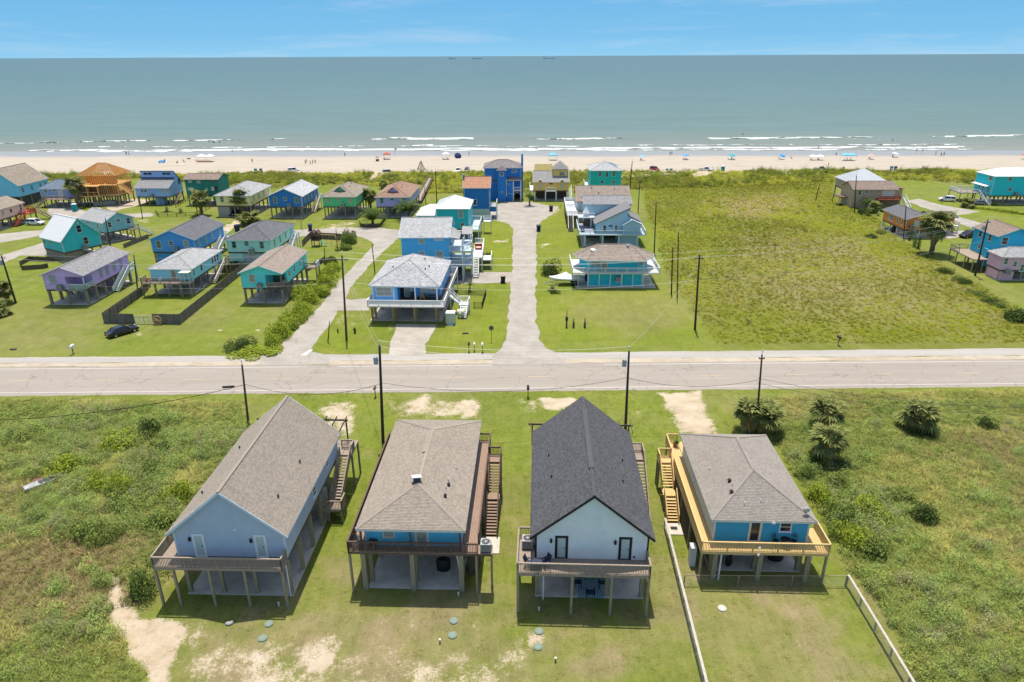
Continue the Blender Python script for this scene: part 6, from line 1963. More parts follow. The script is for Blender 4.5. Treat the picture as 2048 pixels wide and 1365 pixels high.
# ------------------------------------------------------------------ right side
h = House('tan two-level house with brown roof and a red-edged upper deck, right side by the dunes',106.3,200.7,-2,12.3,8,3.0,5.6,7.4, 'gu', paint('tan_siding',(0.483,0.351,0.226)), G_BR, paint('tan_trim',(.44,.34,.24)))
h.walls(trim=False); h.roof(); MB().box(-6.1,.03,0,6.1,7.9,2.98).build('ground_floor', paint('tan_siding',(0.483,0.351,0.226)), h.root)
wins(h,('F',1719.5,386,.8,1.1, 'w'),('F',1733,384.5,.6,.8, 'w'),('F',1757,384,.5,.7, 'w'),('F',1777,386.5,3.2,1.5, 'wp'))
h.window('L',3.0,2.2,.6,1.0, 'w')
h.deck(.6,-1.8,6.9,0,3.0, REDW, posts=[(.7,-1.7),(6.8,-1.7)], boards=False); h.railing((.65,-1.75),(6.85,-1.75),3.0, REDW, gap=.3); h.railing((6.85,-1.75),(6.85,.0),3.0, REDW, gap=.3)
MB().box(1.5,-1.5,0,6.4,.0,2.7).build('lower_store', paint('dark_tan',(.14,.11,.075)), h.root)
MB().prism([(6.5,1.5,5.6),(9.2,1.5,5.5),(9.2,6.5,5.5),(6.5,6.5,6.9)],(0,0,.12)).build('side_roof', G_BR, h.root); MB().box(6.2,2,0,8.9,6.3,5.3).build('side_block', h.wall, h.root)
h.stairs(9.0,10.0,2.2,3.0,-2.4,.1, WHT, n=12)
h.deck(-8.6,3.2,-6.2,7.8,2.8, BROWNW, posts=[(-8.5,3.3),(-8.5,7.7)], boards=False)
h2 = House('low house under a pale metal pyramid roof, directly behind the tan house',110.2,212.6,-2,11.6,10.5,3.0,5.6,8.9, 'hu', paint('tan_siding_b',(0.483,0.364,0.246)), mat('grey_metal_roof',(.46,.48,.50), rough=.5, var=.05))
h2.walls(); h2.roof(ridgecap=False); seams(h2, h2.planes()); h2.base(4,3,.15)
h = House('orange house with charcoal roof beside a tall skirted fan palm',100.6,165.5,-1,7.4,11.4,2.1,4.65,6.0, 'gv', paint('orange_siding',(0.850,0.259,0.048)), G_DK, paint('pale_trim_d',(.60,.50,.40)))
h.walls(); h.roof(); h.base(3,4,.14, WHT, slabext=.4)
wins(h,('F',1833,447.5,.9,1.4, 'wp'),('F',1844,448,1.0,1.4, 'w'),('F',1859,447,.8,1.4, 'w'))
for v in (1.8,4.2,6.6,7.4): h.window('L', v,3.5,.7,1.2, 'wg')
h.window('L',8.3,3.6,.6,1.2, 'wg')
MB().box(3.72,3.5,2.1,10.0,8.5,4.3).build('side_wing', h.wall, h.root)
MB().prism([(3.6,2.9,4.35),(10.6,2.9,4.35),(10.6,6,5.3),(3.6,6,5.3)],(0,0,.12)).prism([(3.6,9.1,4.35),(10.6,9.1,4.35),(10.6,6,5.3),(3.6,6,5.3)],(0,0,.12)).build('wing_roof', G_DK, h.root)
for u in (4.5,9.6): MB().box(-.1,-.1,0,.1,.1,2.1).build('piling', WHT, h.root,(u,3.7,0))
MB().box(-3.5,.4,0,2.6,4.5,1.78).build('lower_room', GREYW, h.root)
MB().box(3.4,2.4,-.1,11,9.4,.06).build('concrete_slab', CONC, h.root)
b = MB()
for u in (-2.3,.3): b.beam((u,-.03,.2),(u + 1.1,-.03,1.9),.1).beam((u + 2.2,-.03,.2),(u + 1.1,-.03,1.9),.1)
b.build('cross_brace', WHT, h.root)['kind'] = 'stuff'
ac_bracket(h, 'F',1821,456, 'white air conditioner on the front bracket of the orange house')
h.deck(10.05,4.5,12.2,8.5,2.0, WHT, posts=[(12.1,4.6),(12.1,8.4)], pm=WHT, boards=False); h.railing((12.15,4.5),(12.15,8.5),2.0, WHT, slat=.1)
h = House('large turquoise two-storey house with pale metal hip roof at the far right',152.0,205.6,-1,16.4,8.6,2.7,8.4,10.3, 'hu', paint('strong_turquoise_siding',(0.028,0.589,0.668)), MROOF, paint('pale_turquoise_trim',(.40,.66,.68)))
h.walls(); h.roof(ridgecap=False); seams(h, h.planes()); h.base(5,3,.17)
wins(h,('F',2020,358.5,.9,1.0, 'tg'),('F',2020,379.5,.9,1.0, 'tg'),('L',1981.5,357,1.3,1.3, 'wg'))
for v in (1.5,4.0,5.8): h.window('L', v,4.1,.9,1.4, 'tg')
MB().prism([(-8.25,1.2,5.4),(-9.4,1.2,5.1),(-9.4,8.4,5.1),(-8.25,8.4,5.4)],(0,0,.08)).build('awning', WHT, h.root)
h.deck(-15,3.5,-8.25,9.5,2.9, GREYW, posts=[(-14.9,3.6),(-12.6,3.6),(-10.4,3.6),(-14.9,9.4)], boards=False)
h.railing((-14.95,3.55),(-9.6,3.55),2.9, WHT, gap=.3); h.railing((-14.95,3.55),(-14.95,9.5),2.9, WHT, gap=.3); h.railing((-14.95,9.45),(-8.3,9.45),2.9, WHT, gap=.3)
h.stairs(-9.6,-8.4,3.5,2.9,-1.5,.1, WHT, n=12)
h.deck(-1.6,-.9,.6,0,2.9, GREYW, boards=False)
air_conditioner('grey air conditioner on the front ledge of the large turquoise house', h.world(-2.4 + 1.6,-.45,2.9), h.th)
h = House('turquoise two-storey house with brownish roof and a weathered side deck at the right edge',103.15,136.3,-2,7.6,8.2,2.8,7.6,9.3, 'gv', paint('sky_turquoise_siding',(0.034,0.457,0.668)), G_BR, paint('turquoise_trim_b',(.03,.36,.52)))
h.walls(trim=False); h.roof(); MB().box(-2.0,.5,0,3.6,7.5,2.79).build('lower_room', h.wall, h.root)
wins(h,('L',1961,468,.8,1.2, 'c'),('L',1980,476,.8,1.2, 'c'),('L',1959,493,.6,.9, 'c'),('F',2009.5,482.5,1.1,1.3, 'c'))
for u, v in ((-3.6,.3),(-3.6,4),(-3.6,8)): MB().box(-.14,-.14,0,.14,.14,2.8).build('piling', PILE, h.root,(u, v,0))
h.deck(-7.6,0,-3.83,8.8,2.8, GREYW, posts=[(-7.5,.1),(-7.5,3),(-7.5,6),(-7.5,8.7),(-5.5,.1)], boards=False)
h.railing((-7.55,5.5),(-7.55,8.75),2.8, GREYW, gap=.4); h.railing((-7.55,8.75),(-3.9,8.75),2.8, GREYW, gap=.4)
MB().box(-4.6,1.2,2.81,-3.86,2.4,4.6).build('chimney_box', h.trim, h.root)
h = House('pink house with grey roof cut by the right edge of the view',101.9,130.8,-2,9,4.4,2.2,4.9,6.4, 'hu', paint('pink_siding',(0.774,0.457,0.536)), G_LT, paint('pale_pink_trim_b',(.60,.46,.50)))
h.walls(); h.roof(); h.base(3,2,.18)
wins(h,('F',2012,523,.7,1.2, 'wg'),('F',2030,528.5,.6,1.0, 'wg'),('F',2044,536,.7,1.3, 'wg'))
MB().box(-4.4,.05,0,-1.6,4.2,2.1).build('lower_room', h.wall, h.root)
ac_bracket(h, 'F',2011,546, 'air conditioner on the front bracket of the pink house')
# ------------------------------------------------------------------ vegetation
def leaf_cloud(n, rx, ry, rz, size, seed, lumps=6, hollow=.55, base=True):
  """Many small leaf quads through a lumpy crown; returns coords, quads."""
  g = np.random.default_rng(seed)
  c = g.normal(size=(lumps,3)) * .38; c[:,2] = np.abs(c[:,2]) * .7 + .05
  r = g.uniform(.45,.8, lumps)
  k = g.integers(0, lumps, n)
  d = g.normal(size=(n,3)); d /= np.linalg.norm(d, axis=1, keepdims=True)
  rad = r[k] * (hollow + (1 - hollow) * g.random(n) ** .5)
  p = c[k] + d * rad[:, None]
  if base: p[:,2] = np.abs(p[:,2])
  p = p * np.array([rx, ry, rz])
  a = g.normal(size=(n,3)) + d * .5 + np.array([0,0,.5]); a /= np.linalg.norm(a, axis=1, keepdims=True)
  t = np.cross(a, g.normal(size=(n,3))); t /= np.linalg.norm(t, axis=1, keepdims=True) + 1e-9
  b = np.cross(a, t)
  s = size * g.uniform(.6,1.3, n)[:, None]
  co = np.stack([p - t * s, p - b * s * .55, p + t * s, p + b * s * .55],1).reshape(-1,3)
  return co, np.arange(n * 4).reshape(-1,4)
def cloud_mesh(name, m, *a, **k):
  co, q = leaf_cloud(*a, **k)
  return np_mesh(name, co, q, m)
def blades(n, hmin, hmax, spread, width, lean, seed):
  g = random.Random(seed); co, q = [],[]
  for i in range(n):
    a = g.uniform(0,6.283); r = spread * math.sqrt(g.random()); x, y = r * math.cos(a), r * math.sin(a)
    h = g.uniform(hmin, hmax); ln = g.uniform(.2,1) * lean * h; b = a + g.uniform(-.8,.8)
    dx, dy = math.cos(b), math.sin(b); w = width * g.uniform(.7,1.3)
    px, py = -dy * w, dx * w
    o = len(co)
    m = (x + dx * ln * .3, y + dy * ln * .3, h * .62); t = (x + dx * ln, y + dy * ln, h)
    co += [(x - px, y - py,0),(x + px, y + py,0),(m[0] + px * .8, m[1] + py * .8, m[2]),(m[0] - px * .8, m[1] - py * .8, m[2]),(t[0] + px * .15, t[1] + py * .15, t[2]),(t[0] - px * .15, t[1] - py * .15, t[2])]
    q += [(o, o + 1, o + 2, o + 3),(o + 3, o + 2, o + 4, o + 5)]
  return np.array(co), np.array(q)
TINT = leaf_mat('tinted_leaves',(.1,.1,.1),.3,.28, inst=True, up=.72)
def src(name, co_q):
  return bpy.data.objects.new(name, np_mesh(name, co_q[0], co_q[1], TINT))
SRC_GRASS = [src('grass_tuft', blades(30,.22,.55,.28,.020,1.3, s)) for s in (1,2)]
SRC_WEED = [src('leafy_weed', leaf_cloud(170,.42,.42,.5,.05, s,5)) for s in (3,4)]
SRC_BUSH = [src('low_bush', leaf_cloud(700,.8,.8,1.35,.055, s,4,.78)) for s in (5,6)]
SRC_SHORT = [src('short_grass', blades(34,.04,.11,.33,.016,1.4, s)) for s in (7,)]
def scatter(name, label, srcs, pts, scl, tint, seed):
  """One ground-cover object: instances of a few tuft meshes on measured points."""
  g = np.random.default_rng(seed)
  which = g.integers(0, len(srcs), len(pts))
  for k, so in enumerate(srcs):
    s = which == k
    me = bpy.data.meshes.new(name)
    me.vertices.add(int(s.sum())); me.vertices.foreach_set('co', pts[s].astype(np.float32).ravel())
    a = me.attributes.new('scl', 'FLOAT', 'POINT'); a.data.foreach_set('value', scl[s].astype(np.float32))
    rot = np.zeros((int(s.sum()),3), np.float32); rot[:,2] = g.uniform(0,6.283, len(rot)); rot[:, :2] = g.normal(0,.12,(len(rot),2))
    a = me.attributes.new('rot', 'FLOAT_VECTOR', 'POINT'); a.data.foreach_set('vector', rot.ravel())
    a = me.attributes.new('tint', 'FLOAT_COLOR', 'POINT')
    a.data.foreach_set('color', np.concatenate([tint[s], np.ones((len(rot),1))],1).astype(np.float32).ravel())
    o = link(name, me)
    ng = bpy.data.node_groups.new(name, 'GeometryNodeTree')
    ng.interface.new_socket('Geometry', in_out='INPUT', socket_type='NodeSocketGeometry')
    ng.interface.new_socket('Geometry', in_out='OUTPUT', socket_type='NodeSocketGeometry')
    gi, go = ng.nodes.new('NodeGroupInput'), ng.nodes.new('NodeGroupOutput')
    ip = ng.nodes.new('GeometryNodeInstanceOnPoints')
    oi = ng.nodes.new('GeometryNodeObjectInfo'); oi.inputs['Object'].default_value = so
    na = ng.nodes.new('GeometryNodeInputNamedAttribute'); na.data_type = 'FLOAT'; na.inputs[0].default_value = 'scl'
    nb = ng.nodes.new('GeometryNodeInputNamedAttribute'); nb.data_type = 'FLOAT_VECTOR'; nb.inputs[0].default_value = 'rot'
    L = ng.links.new
    L(gi.outputs[0], ip.inputs['Points']); L(oi.outputs['Geometry'], ip.inputs['Instance'])
    L(nb.outputs['Attribute'], ip.inputs['Rotation']); L(na.outputs['Attribute'], ip.inputs['Scale'])
    L(ip.outputs[0], go.inputs[0])
    md = o.modifiers.new('scatter', 'NODES'); md.node_group = ng
    stuff(o, label, name.replace('_', ' '))
def pal(n, cols, sel, g, amp=.22, grey=0.0):
  c = np.array(cols)[sel]
  lum = c @ np.array([.3,.6,.1])
  c = c * (1 - grey) + lum[:, None] * np.array([1.02,1.0,.72]) * grey
  c = c * (1.22 if grey else 1.0)
  return c * g.uniform(1 - amp,1 + amp,(n,1)) * g.uniform(.93,1.07,(n,3))
def zone_points(n, x0, x1, y0, y1, fn, seed):
  g = np.random.default_rng(seed)
  x, y = g.uniform(x0, x1, n), g.uniform(y0, y1, n)
  vis = np.abs(x) < y * .86 + 9
  x, y = x[vis], y[vis]
  keep = g.random(len(x)) < fn(x, y)
  x, y = x[keep], y[keep]
  return x, y, g
# front scrub, both sides of the lots
WRECK = P((52,994),(128,958),(122,938),(60,968))
def front_meadow(x, y): return (sd_poly(x, y, WRECK) > .35) * meadow_of(x, y) * (y < 84) * (1 - mask_of(Z_SAND, x, y,31))
for side,(xa, xb) in enumerate(((-82,-14),(24,84))):
  lab = ('unmown scrub grass left of the front houses', 'unmown scrub grass right of the front houses')[side]
  x, y, g = zone_points(62000, xa, xb,33,84, front_meadow,100 + side)
  dry = mask_of(Z_DRY, x, y,32,1.6); lush = mask_of(Z_LUSH, x, y,33,1.6); pn = vnoise(x, y,6,71,4)
  sel = np.where(g.random(len(x)) < dry, np.where(g.random(len(x)) < .35,3,2), np.where(pn + g.normal(0,.05, len(x)) > .53,1,0))
  tint = pal(len(x),[(0.234,0.263,0.054),(0.348,0.334,0.085),(0.305,0.241,0.106),(0.206,0.177,0.071)], sel, g,.22,.14)
  sc = g.uniform(.55,1.15, len(x)) * (.75 + .5 * pn) * np.where(y > 72,.7,1)
  scatter('scrub_grass', lab, SRC_GRASS, np.stack([x, y, ground_z(x, y) - .03],1), sc, tint,110 + side)
  def weedy(x, y):
    b = sstep(.36,.52, vnoise(x, y,7,72,4)); z = front_meadow(x, y) * (1 - mask_of(Z_DRY, x, y,32,1.6)) * (y < 79)
    return z * np.clip(b * .9 + mask_of(Z_LUSH, x, y,33,1.6) * .5,0,1)
  x, y, g = zone_points(40000, xa, xb,33,80, weedy,120 + side)
  sel = np.where(g.random(len(x)) < .35,1, np.where(g.random(len(x)) < .2,2,0))
  tint = pal(len(x),[(0.213,0.284,0.054),(0.284,0.334,0.071),(0.142,0.192,0.045)], sel, g,.22,.14)
  scatter('leafy_scrub', lab.replace('unmown scrub grass', 'leafy green weeds'), SRC_WEED, np.stack([x, y, ground_z(x, y) - .04],1), g.uniform(.6,1.25, len(x)), tint,130 + side)
  def bushzone(x, y):
    z = [(P((-60,860),(120,845),(300,850),(440,900),(400,1000),(335,1060),(220,1085),(100,1060),(20,1000),(-60,960)),1.5,.62),
             (P((1590,915),(1640,925),(1720,930),(1830,1010),(1840,1090),(1790,1130),(1715,1125),(1650,1020)),1.5,.62)]
    return (sd_poly(x, y, WRECK) > .9) * mask_of(z, x, y,88) * (y < 80) * sstep(.34,.5, vnoise(x, y,3.2,89,3))
  def bushy(x, y):
    return bushzone(x, y) + weedy(x, y) * sstep(.44,.56, vnoise(x, y,5,73,3)) * (.55 if side else .95)
  x, y, g = zone_points(9000, xa, xb,36,78, bushy,140 + side)
  sel = np.where(g.random(len(x)) < .3,1, np.where(g.random(len(x)) < .25,2,0))
  tint = pal(len(x),[(0.220,0.291,0.071),(0.263,0.334,0.064),(0.263,0.263,0.121)], sel, g,.22,.14)
  scatter('low_scrub_bushes', lab.replace('unmown scrub grass', 'low bushy clumps'), SRC_BUSH, np.stack([x, y, ground_z(x, y) - .05],1), g.uniform(.45,1.15, len(x)), tint,150 + side)
# verge and lawn tufts
def lawn_fn(x, y):
  m = (1 - meadow_of(x, y)) * (1 - .85 * mask_of(Z_SAND, x, y,31))
  return m * (.35 + .65 * sstep(.4,.6, vnoise(x, y,3,74,4))) * ((y < 83.0 + x * .01))
x, y, g = zone_points(26000,-60,60,34,84, lawn_fn,160)
k = np.ones(len(x), bool)
for h_ in (H1, H2, H3, H4):
  Mi = np.array(h_.Mi); lu = Mi[0,0] * x + Mi[0,1] * y + Mi[0,3]; lv = Mi[1,0] * x + Mi[1,1] * y + Mi[1,3]
  k &= ~((np.abs(lu) < h_.W / 2 + .1) & (lv > -.5) & (lv < h_.D + .2))
for poly in (P((1314,782),(1402,780),(1412,826),(1436,868),(1360,870),(1352,830)), P((1085,796),(1140,794),(1160,800),(1120,820),(1095,818))):
  k &= sd_poly(x, y, poly) > 0
x, y = x[k], y[k]
dry = mask_of(Z_DRY, x, y,32,1.6)
sel = np.where(g.random(len(x)) < dry * .8,2, np.where(vnoise(x, y,5,75,3) > .52,1,0))
tint = pal(len(x),[(0.25,0.27,0.055),(0.32,0.32,0.080),(0.39,0.32,0.15)], sel, g,.16)
scatter('lawn_grass', 'short mown grass on the front lots', SRC_SHORT, np.stack([x, y, np.zeros(len(x)) - .01],1), g.uniform(.4,.95, len(x)), tint,161)
# the big field across the road, dunes
def mid_meadow(x, y): return meadow_of(x, y) * (y > 99) * (1 - mask_of(Z_SAND, x, y,31))
x, y, g = zone_points(70000,15,150,98,270, mid_meadow,170)
dry = mask_of(Z_DRY, x, y,32,1.6); pn = vnoise(x, y,14,76,4); lush = mask_of(Z_LUSH, x, y,33,1.6)
sel = np.where(g.random(len(x)) < dry * .8, np.where(g.random(len(x)) < .3,3,2), np.where(pn + g.normal(0,.06, len(x)) + lush * .2 > .5,1,0))
tint = pal(len(x),[(0.213,0.220,0.043),(0.320,0.334,0.048),(0.312,0.256,0.078),(0.199,0.177,0.085)], sel, g)
scatter('field_grass', 'tall uncut grass of the empty field right of the middle street', SRC_GRASS, np.stack([x, y, ground_z(x, y) - .04],1), g.uniform(.4,.85, len(x)), tint * np.array([1.0,1.02,.62]) * (.62 + .75 * vnoise(x, y * .6,20,83,4))[:, None],171)
x, y, g = zone_points(5000,15,150,98,270, lambda x, y: mid_meadow(x, y) * sstep(.5,.62, vnoise(x, y,9,78,4)),172)
tint = pal(len(x),[(0.185,0.206,0.045),(0.270,0.305,0.043),(0.163,0.142,0.071)], g.integers(0,3, len(x)), g)
scatter('field_weeds', 'leafy weeds in the empty field right of the middle street', SRC_WEED, np.stack([x, y, ground_z(x, y) - .05],1), g.uniform(.6,1.5, len(x)), tint,173)
x, y, g = zone_points(34000,-245,245,228,276, lambda x, y: dune_of(x, y) * sstep(271,266, y + (vnoise(x, y,7,41,3) - .5) * 9) * (1 - mask_of(Z_SAND, x, y,31)) * (.4 + .6 * sstep(.4,.55, vnoise(x, y,8,79,3))),180)
sel = np.where(vnoise(x, y,12,44,3) > .5,1, np.where(g.random(len(x)) < .3,2,0))
tint = pal(len(x),[(.22,.235,.045),(.37,.38,.06),(.16,.185,.035)], sel, g)
scatter('dune_grass', 'green dune growth between the houses and the beach', SRC_GRASS, np.stack([x, y, ground_z(x, y) - .05],1), g.uniform(.9,2.0, len(x)), tint,181)
x, y, g = zone_points(9000,-245,245,232,274, lambda x, y: dune_of(x, y) * sstep(271,266, y + (vnoise(x, y,7,41,3) - .5) * 9) * (1 - mask_of(Z_SAND, x, y,31)) * sstep(.48,.6, vnoise(x, y,8,80,3)),182)
tint = pal(len(x),[(0.170,0.213,0.043),(0.270,0.334,0.043),(0.128,0.156,0.043)], g.integers(0,3, len(x)), g)
scatter('dune_bushes', 'low dune bushes along the edge of the beach', SRC_BUSH, np.stack([x, y, ground_z(x, y) - .05],1), g.uniform(.5,1.3, len(x)), tint,183)

# palms
PALM_G = leaf_mat('fan_palm_leaf',(.205,.22,.072),.42,.25)
PALM_Y = leaf_mat('fan_palm_dry_leaf',(.33,.25,.105),.3,.2)
DATE_G = leaf_mat('date_palm_leaf',(.13,.19,.055),.3,.25)
TRUNK = mat('palm_trunk',(.16,.125,.09), rough=.9, var=.4, scale=5, bump=.6, bscale=14)
SKIRT = mat('dead_palm_thatch',(.235,.175,.11), rough=.95, var=.45, scale=7, bump=.8, bscale=18)
def fan_frond(L, droop, m, seg=13, fan=.62):
  """Fan leaf: stalk plus a pleated disc of tapering leaflets, drooping at the tips."""
  b = MB()
  st = [(0,0,0),(L * .28,0, L * .07),(L * .52,0, L * .07 - droop * .05)]
  for i in range(2): b.beam(st[i], st[i + 1],.035,.02)
  o = Vector(st[2])
  for i in range(seg):
    a = (i / (seg - 1) - .5) * 2 * 1.55
    R_ = L * fan * (1 - .20 * abs(a) / 1.9)
    d = Vector((math.cos(a), math.sin(a),0)); s = Vector((-d.y, d.x,0))
    up = .05 * (1 if i % 2 else -1)
    m1 = o + d * R_ * .55 + Vector((0,0, up - droop * .16)); t = o + d * R_ + Vector((0,0,-droop * (.55 + .12 * (i % 3))))
    w = R_ * .115
    b.add([o - s * .02, o + s * .02, m1 + s * w, m1 - s * w],[(0,1,2,3)])
    b.add([m1 - s * w, m1 + s * w, t + s * .012, t - s * .012],[(0,1,2,3)])
  return b.mesh('frond', m)
def date_frond(L, m, sag=.55):
  b = MB(); n = 14
  pt = lambda t: Vector((L * t * (1 - .12 * t),0, L * (.52 * t - sag * 1.25 * t * t)))
  for i in range(n):
    b.beam(pt(i / n), pt((i + 1) / n),.04 * (1 - i / n) + .01,.03)
    if i < 1: continue
    for s in (-1,1):
      p = pt((i + .2) / n); q = pt((i + .75) / n)
      ll = L * .22 * math.sin(math.pi * min(1,(i + 1.5) / (n + 1.5)) ** .8) + .06
      tip = p + Vector((ll * .55, s * ll,-.10 * ll + .06))
      b.add([p, q, tip],[(0,1,2)])
  return b.mesh('frond', m)
F_FAN = [fan_frond(2.1, d, PALM_G) for d in (.35,.6,.9)]; F_DRY = [fan_frond(1.9,1.1, PALM_Y)]
F_DATE = [date_frond(2.9, DATE_G, s) for s in (.42,.6)]
def palm(label, px, py, kind='fan', hgt=2.5, s=1.0, n=34, skirt=0.0, dry=6, seed=1, group='palm trees', each=True, lean=0.0, cat='palm tree'):
  g = random.Random(seed)
  p = at(px, py); p.z = float(ground_z([p.x],[p.y])[0]) - .05
  t = thing('palm_tree', label, cat, p, g.uniform(0,6.28), group)
  b = MB(); rings = []
  for i in range(7):
    z = hgt * i / 6; r = (.26 - .07 * i / 6 + .03 * (i % 2)) * s
    rings.append([(r * math.cos(a * math.pi / 5) + lean * z, r * math.sin(a * math.pi / 5), z) for a in range(10)])
  b.loft(rings); b.build('trunk', TRUNK, t, smooth=True)
  if skirt:
    b = MB(); rings = []
    for i in range(7):
      q = i / 6; z = hgt - skirt * (1 - q)
      r = (.28 + .62 * q ** 1.2) * s
      rings.append([((r + g.uniform(-.12,.12)) * math.cos(a * math.pi / 8) + lean * z,(r + g.uniform(-.12,.12)) * math.sin(a * math.pi / 8), z + g.uniform(-.1,.1)) for a in range(16)])
    b.loft(rings); b.build('thatch_skirt', SKIRT, t)
  fr = F_DATE if kind == 'date' else F_FAN
  top = (lean * hgt,0, hgt)
  joined = MB()
  for i in range(n + dry):
    q = i / max(1, n - 1)
    a = i * 2.39996 + g.uniform(-.5,.5)
    isd = i >= n
    el = (1.25 - 1.75 * min(q,1)) if kind == 'fan' else (1.25 - 1.0 * min(q,1))
    if isd: el = g.uniform(-1.15,-.7)
    me = (F_DRY[0] if kind == 'fan' and isd else fr[i % len(fr)])
    M = Matrix.Translation(top) @ Matrix.Rotation(a,4, 'Z') @ Matrix.Rotation(-el * .85,4, 'Y') @ Matrix.Rotation(g.uniform(-.3,.3),4, 'X') @ Matrix.Scale(s * g.uniform(.72,1.15),4)
    if each:
      o = link('frond', me, t); o.matrix_local = M
    else:
      joined.add([M @ v.co for v in me.vertices],[tuple(f.vertices) for f in me.polygons])
  if not each:
    joined.build('crown', DATE_G if kind == 'date' else PALM_G, t)
  return t
palm('fan palm with yellowed lower leaves, left of the brown power pole by the yellow-decked house',1497,866, hgt=2.9, s=1.08, n=30, dry=14, seed=2)
palm('darker fan palm right of the brown power pole, crowding its yellowed neighbour',1529,868, hgt=2.5, s=1.02, n=30, dry=6, seed=3)
palm('fan palm nearest the highway in the right scrub, behind another fan palm',1647,862, hgt=2.7, s=.98, n=30, dry=9, seed=4)
palm('fan palm directly in front of another, beside the right lawn edge',1648,926, hgt=2.9, s=1.0, n=30, dry=10, seed=5)
palm('lone fan palm farthest right in the scrub below the highway',1832,862, hgt=2.2, s=1.1, n=32, dry=9, seed=6)
palm('tall fan palm with a thick brown thatch skirt beside the orange house',1862,508, hgt=7.0, s=1.9, n=36, skirt=5.0, dry=10, seed=7)
palm('pair-leading fan palm at the left edge beside the leaning power pole',8,606, hgt=2.6, s=1.15, n=34, skirt=1.0, dry=10, seed=8)
palm('lower fan palm at the left edge in front of a taller one',-6,632, hgt=1.2, s=1.1, n=30, dry=8, seed=9)
palm('fan palm with a shaggy skirt in front of the dark green house',404,431, hgt=4.8, s=1.45, n=28, skirt=2.8, dry=8, seed=10, each=False)
palm('fan palm with a shaggy skirt in front of the pale yellow house',487,432, hgt=5.2, s=1.45, n=28, skirt=3.2, dry=8, seed=11, each=False)
palm('round-skirted fan palm in front of the sky blue house at the far left',28,402, hgt=4.4, s=1.45, n=26, skirt=2.2, dry=6, seed=12, each=False)
palm('tall fan palm growing against the unfinished timber frame house',158,415, hgt=6.8, s=1.5, n=28, skirt=4.8, dry=6, seed=13, each=False)
palm('fan palm between the bright green and the lavender house',742,422, hgt=4.6, s=1.25, n=26, skirt=2.6, dry=6, seed=14, each=False)
palm('small palm in the dunes behind the lavender house',768,378, hgt=1.6, s=.85, n=20, dry=2, seed=15, each=False)
palm('bushy date palm inside a low board fence by the left lane',746,452, 'date', hgt=1.3, s=1.75, n=46, dry=0, seed=16)
palm('bushy date palm in front of the lavender house, right of the fenced one',818,440, 'date', hgt=1.9, s=1.75, n=44, dry=0, seed=17)
palm('small trunked palm on the island lawn at the street end',1059,412, 'date', hgt=2.2, s=1.0, n=26, dry=0, seed=18, each=False)
palm('stemless palm bush behind the mint green house',500,450, 'fan', hgt=1.2, s=1.6, n=34, dry=0, seed=19, each=False)
palm('young palm in a mulch ring inside the black wire fence',940,583, 'date', hgt=1.1, s=.55, n=16, dry=0, seed=20)
palm('palm bush beside the right lane in front of the large turquoise house',1934,415, 'fan', hgt=1.0, s=1.05, n=34, dry=4, seed=21, each=False)
palm('sprawling palm in front of the tan house, left one',1730,420, 'date', hgt=1.5, s=1.0, n=30, dry=0, seed=22, each=False)
palm('sprawling palm in front of the tan house, right one',1748,426, 'fan', hgt=1.9, s=.95, n=28, dry=4, seed=23, each=False)
# agave clumps
def spiky(label, px, py, s=1.0, seed=1, col='agave'):
  g = random.Random(seed)
  t = thing('spiky_plant', label, 'plant', at(px, py),0, 'spiky garden plants')
  m = leaf_mat('agave_leaf',(.27,.29,.11),.3,.15)
  for i in range(38):
    a = i * 2.4; el = g.uniform(.15,1.35); L = g.uniform(.9,1.5) * s
    d = Vector((math.cos(a) * math.cos(el), math.sin(a) * math.cos(el), math.sin(el))); w = Vector((-math.sin(a), math.cos(a),0)) * .07 * s
    MB().add([-w, w, d * L * .6 + w * .9, d * L * .6 - w * .9, d * L + Vector((0,0,-.15 * L))],[(0,1,2,3),(3,2,4)]).build('leaf', m, t)
  return t
spiky('pale spiky agave clump inside the split-rail fence, left one',334,424,1.9,1)
spiky('pale spiky agave clump inside the split-rail fence, right one',362,426,1.6,2)
spiky('pale spiky clump beside the white covered boat by the street',1105,582,1.5,3)
spiky('spiky yellow-green clump below the palm of the tan house',1756,432,1.0,4)
# shrubs and small trees
HEDGE = leaf_mat('hedge_leaf',(.31,.37,.048),.3,.3)
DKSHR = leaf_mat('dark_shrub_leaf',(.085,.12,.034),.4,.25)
MIDSH = leaf_mat('shrub_leaf',(.20,.25,.062),.35,.3)
PALESH = leaf_mat('pale_shrub_leaf',(.31,.33,.11),.35,.3)
SH_MESH = {}
def shrub(label, px, py, rx, rz, m=HEDGE, seed=0, cat='shrub', group='shrubs', ry=None, n=3000, name='shrub', size=.075):
  k = (m.name, seed % 4, n, size)
  if k not in SH_MESH:
    SH_MESH[k] = cloud_mesh('foliage', m, n,1,1,1, size,300 + seed % 4 + len(m.name),9)
  p = at(px, py); p.z = float(ground_z([p.x],[p.y])[0]) - .05
  t = thing(name, label, cat, p,(seed * 1.7) % 6.28, group)
  o = link('foliage', SH_MESH[k], t); o.scale = (rx, ry or rx, rz)
  b = MB()
  for i in range(3): b.cyl((0,0,0),(math.cos(i * 2.1) * rx * .4, math.sin(i * 2.1) * rx * .4, rz * .7),.05,.025,5)
  b.build('stem', TRUNK, t)
  return t
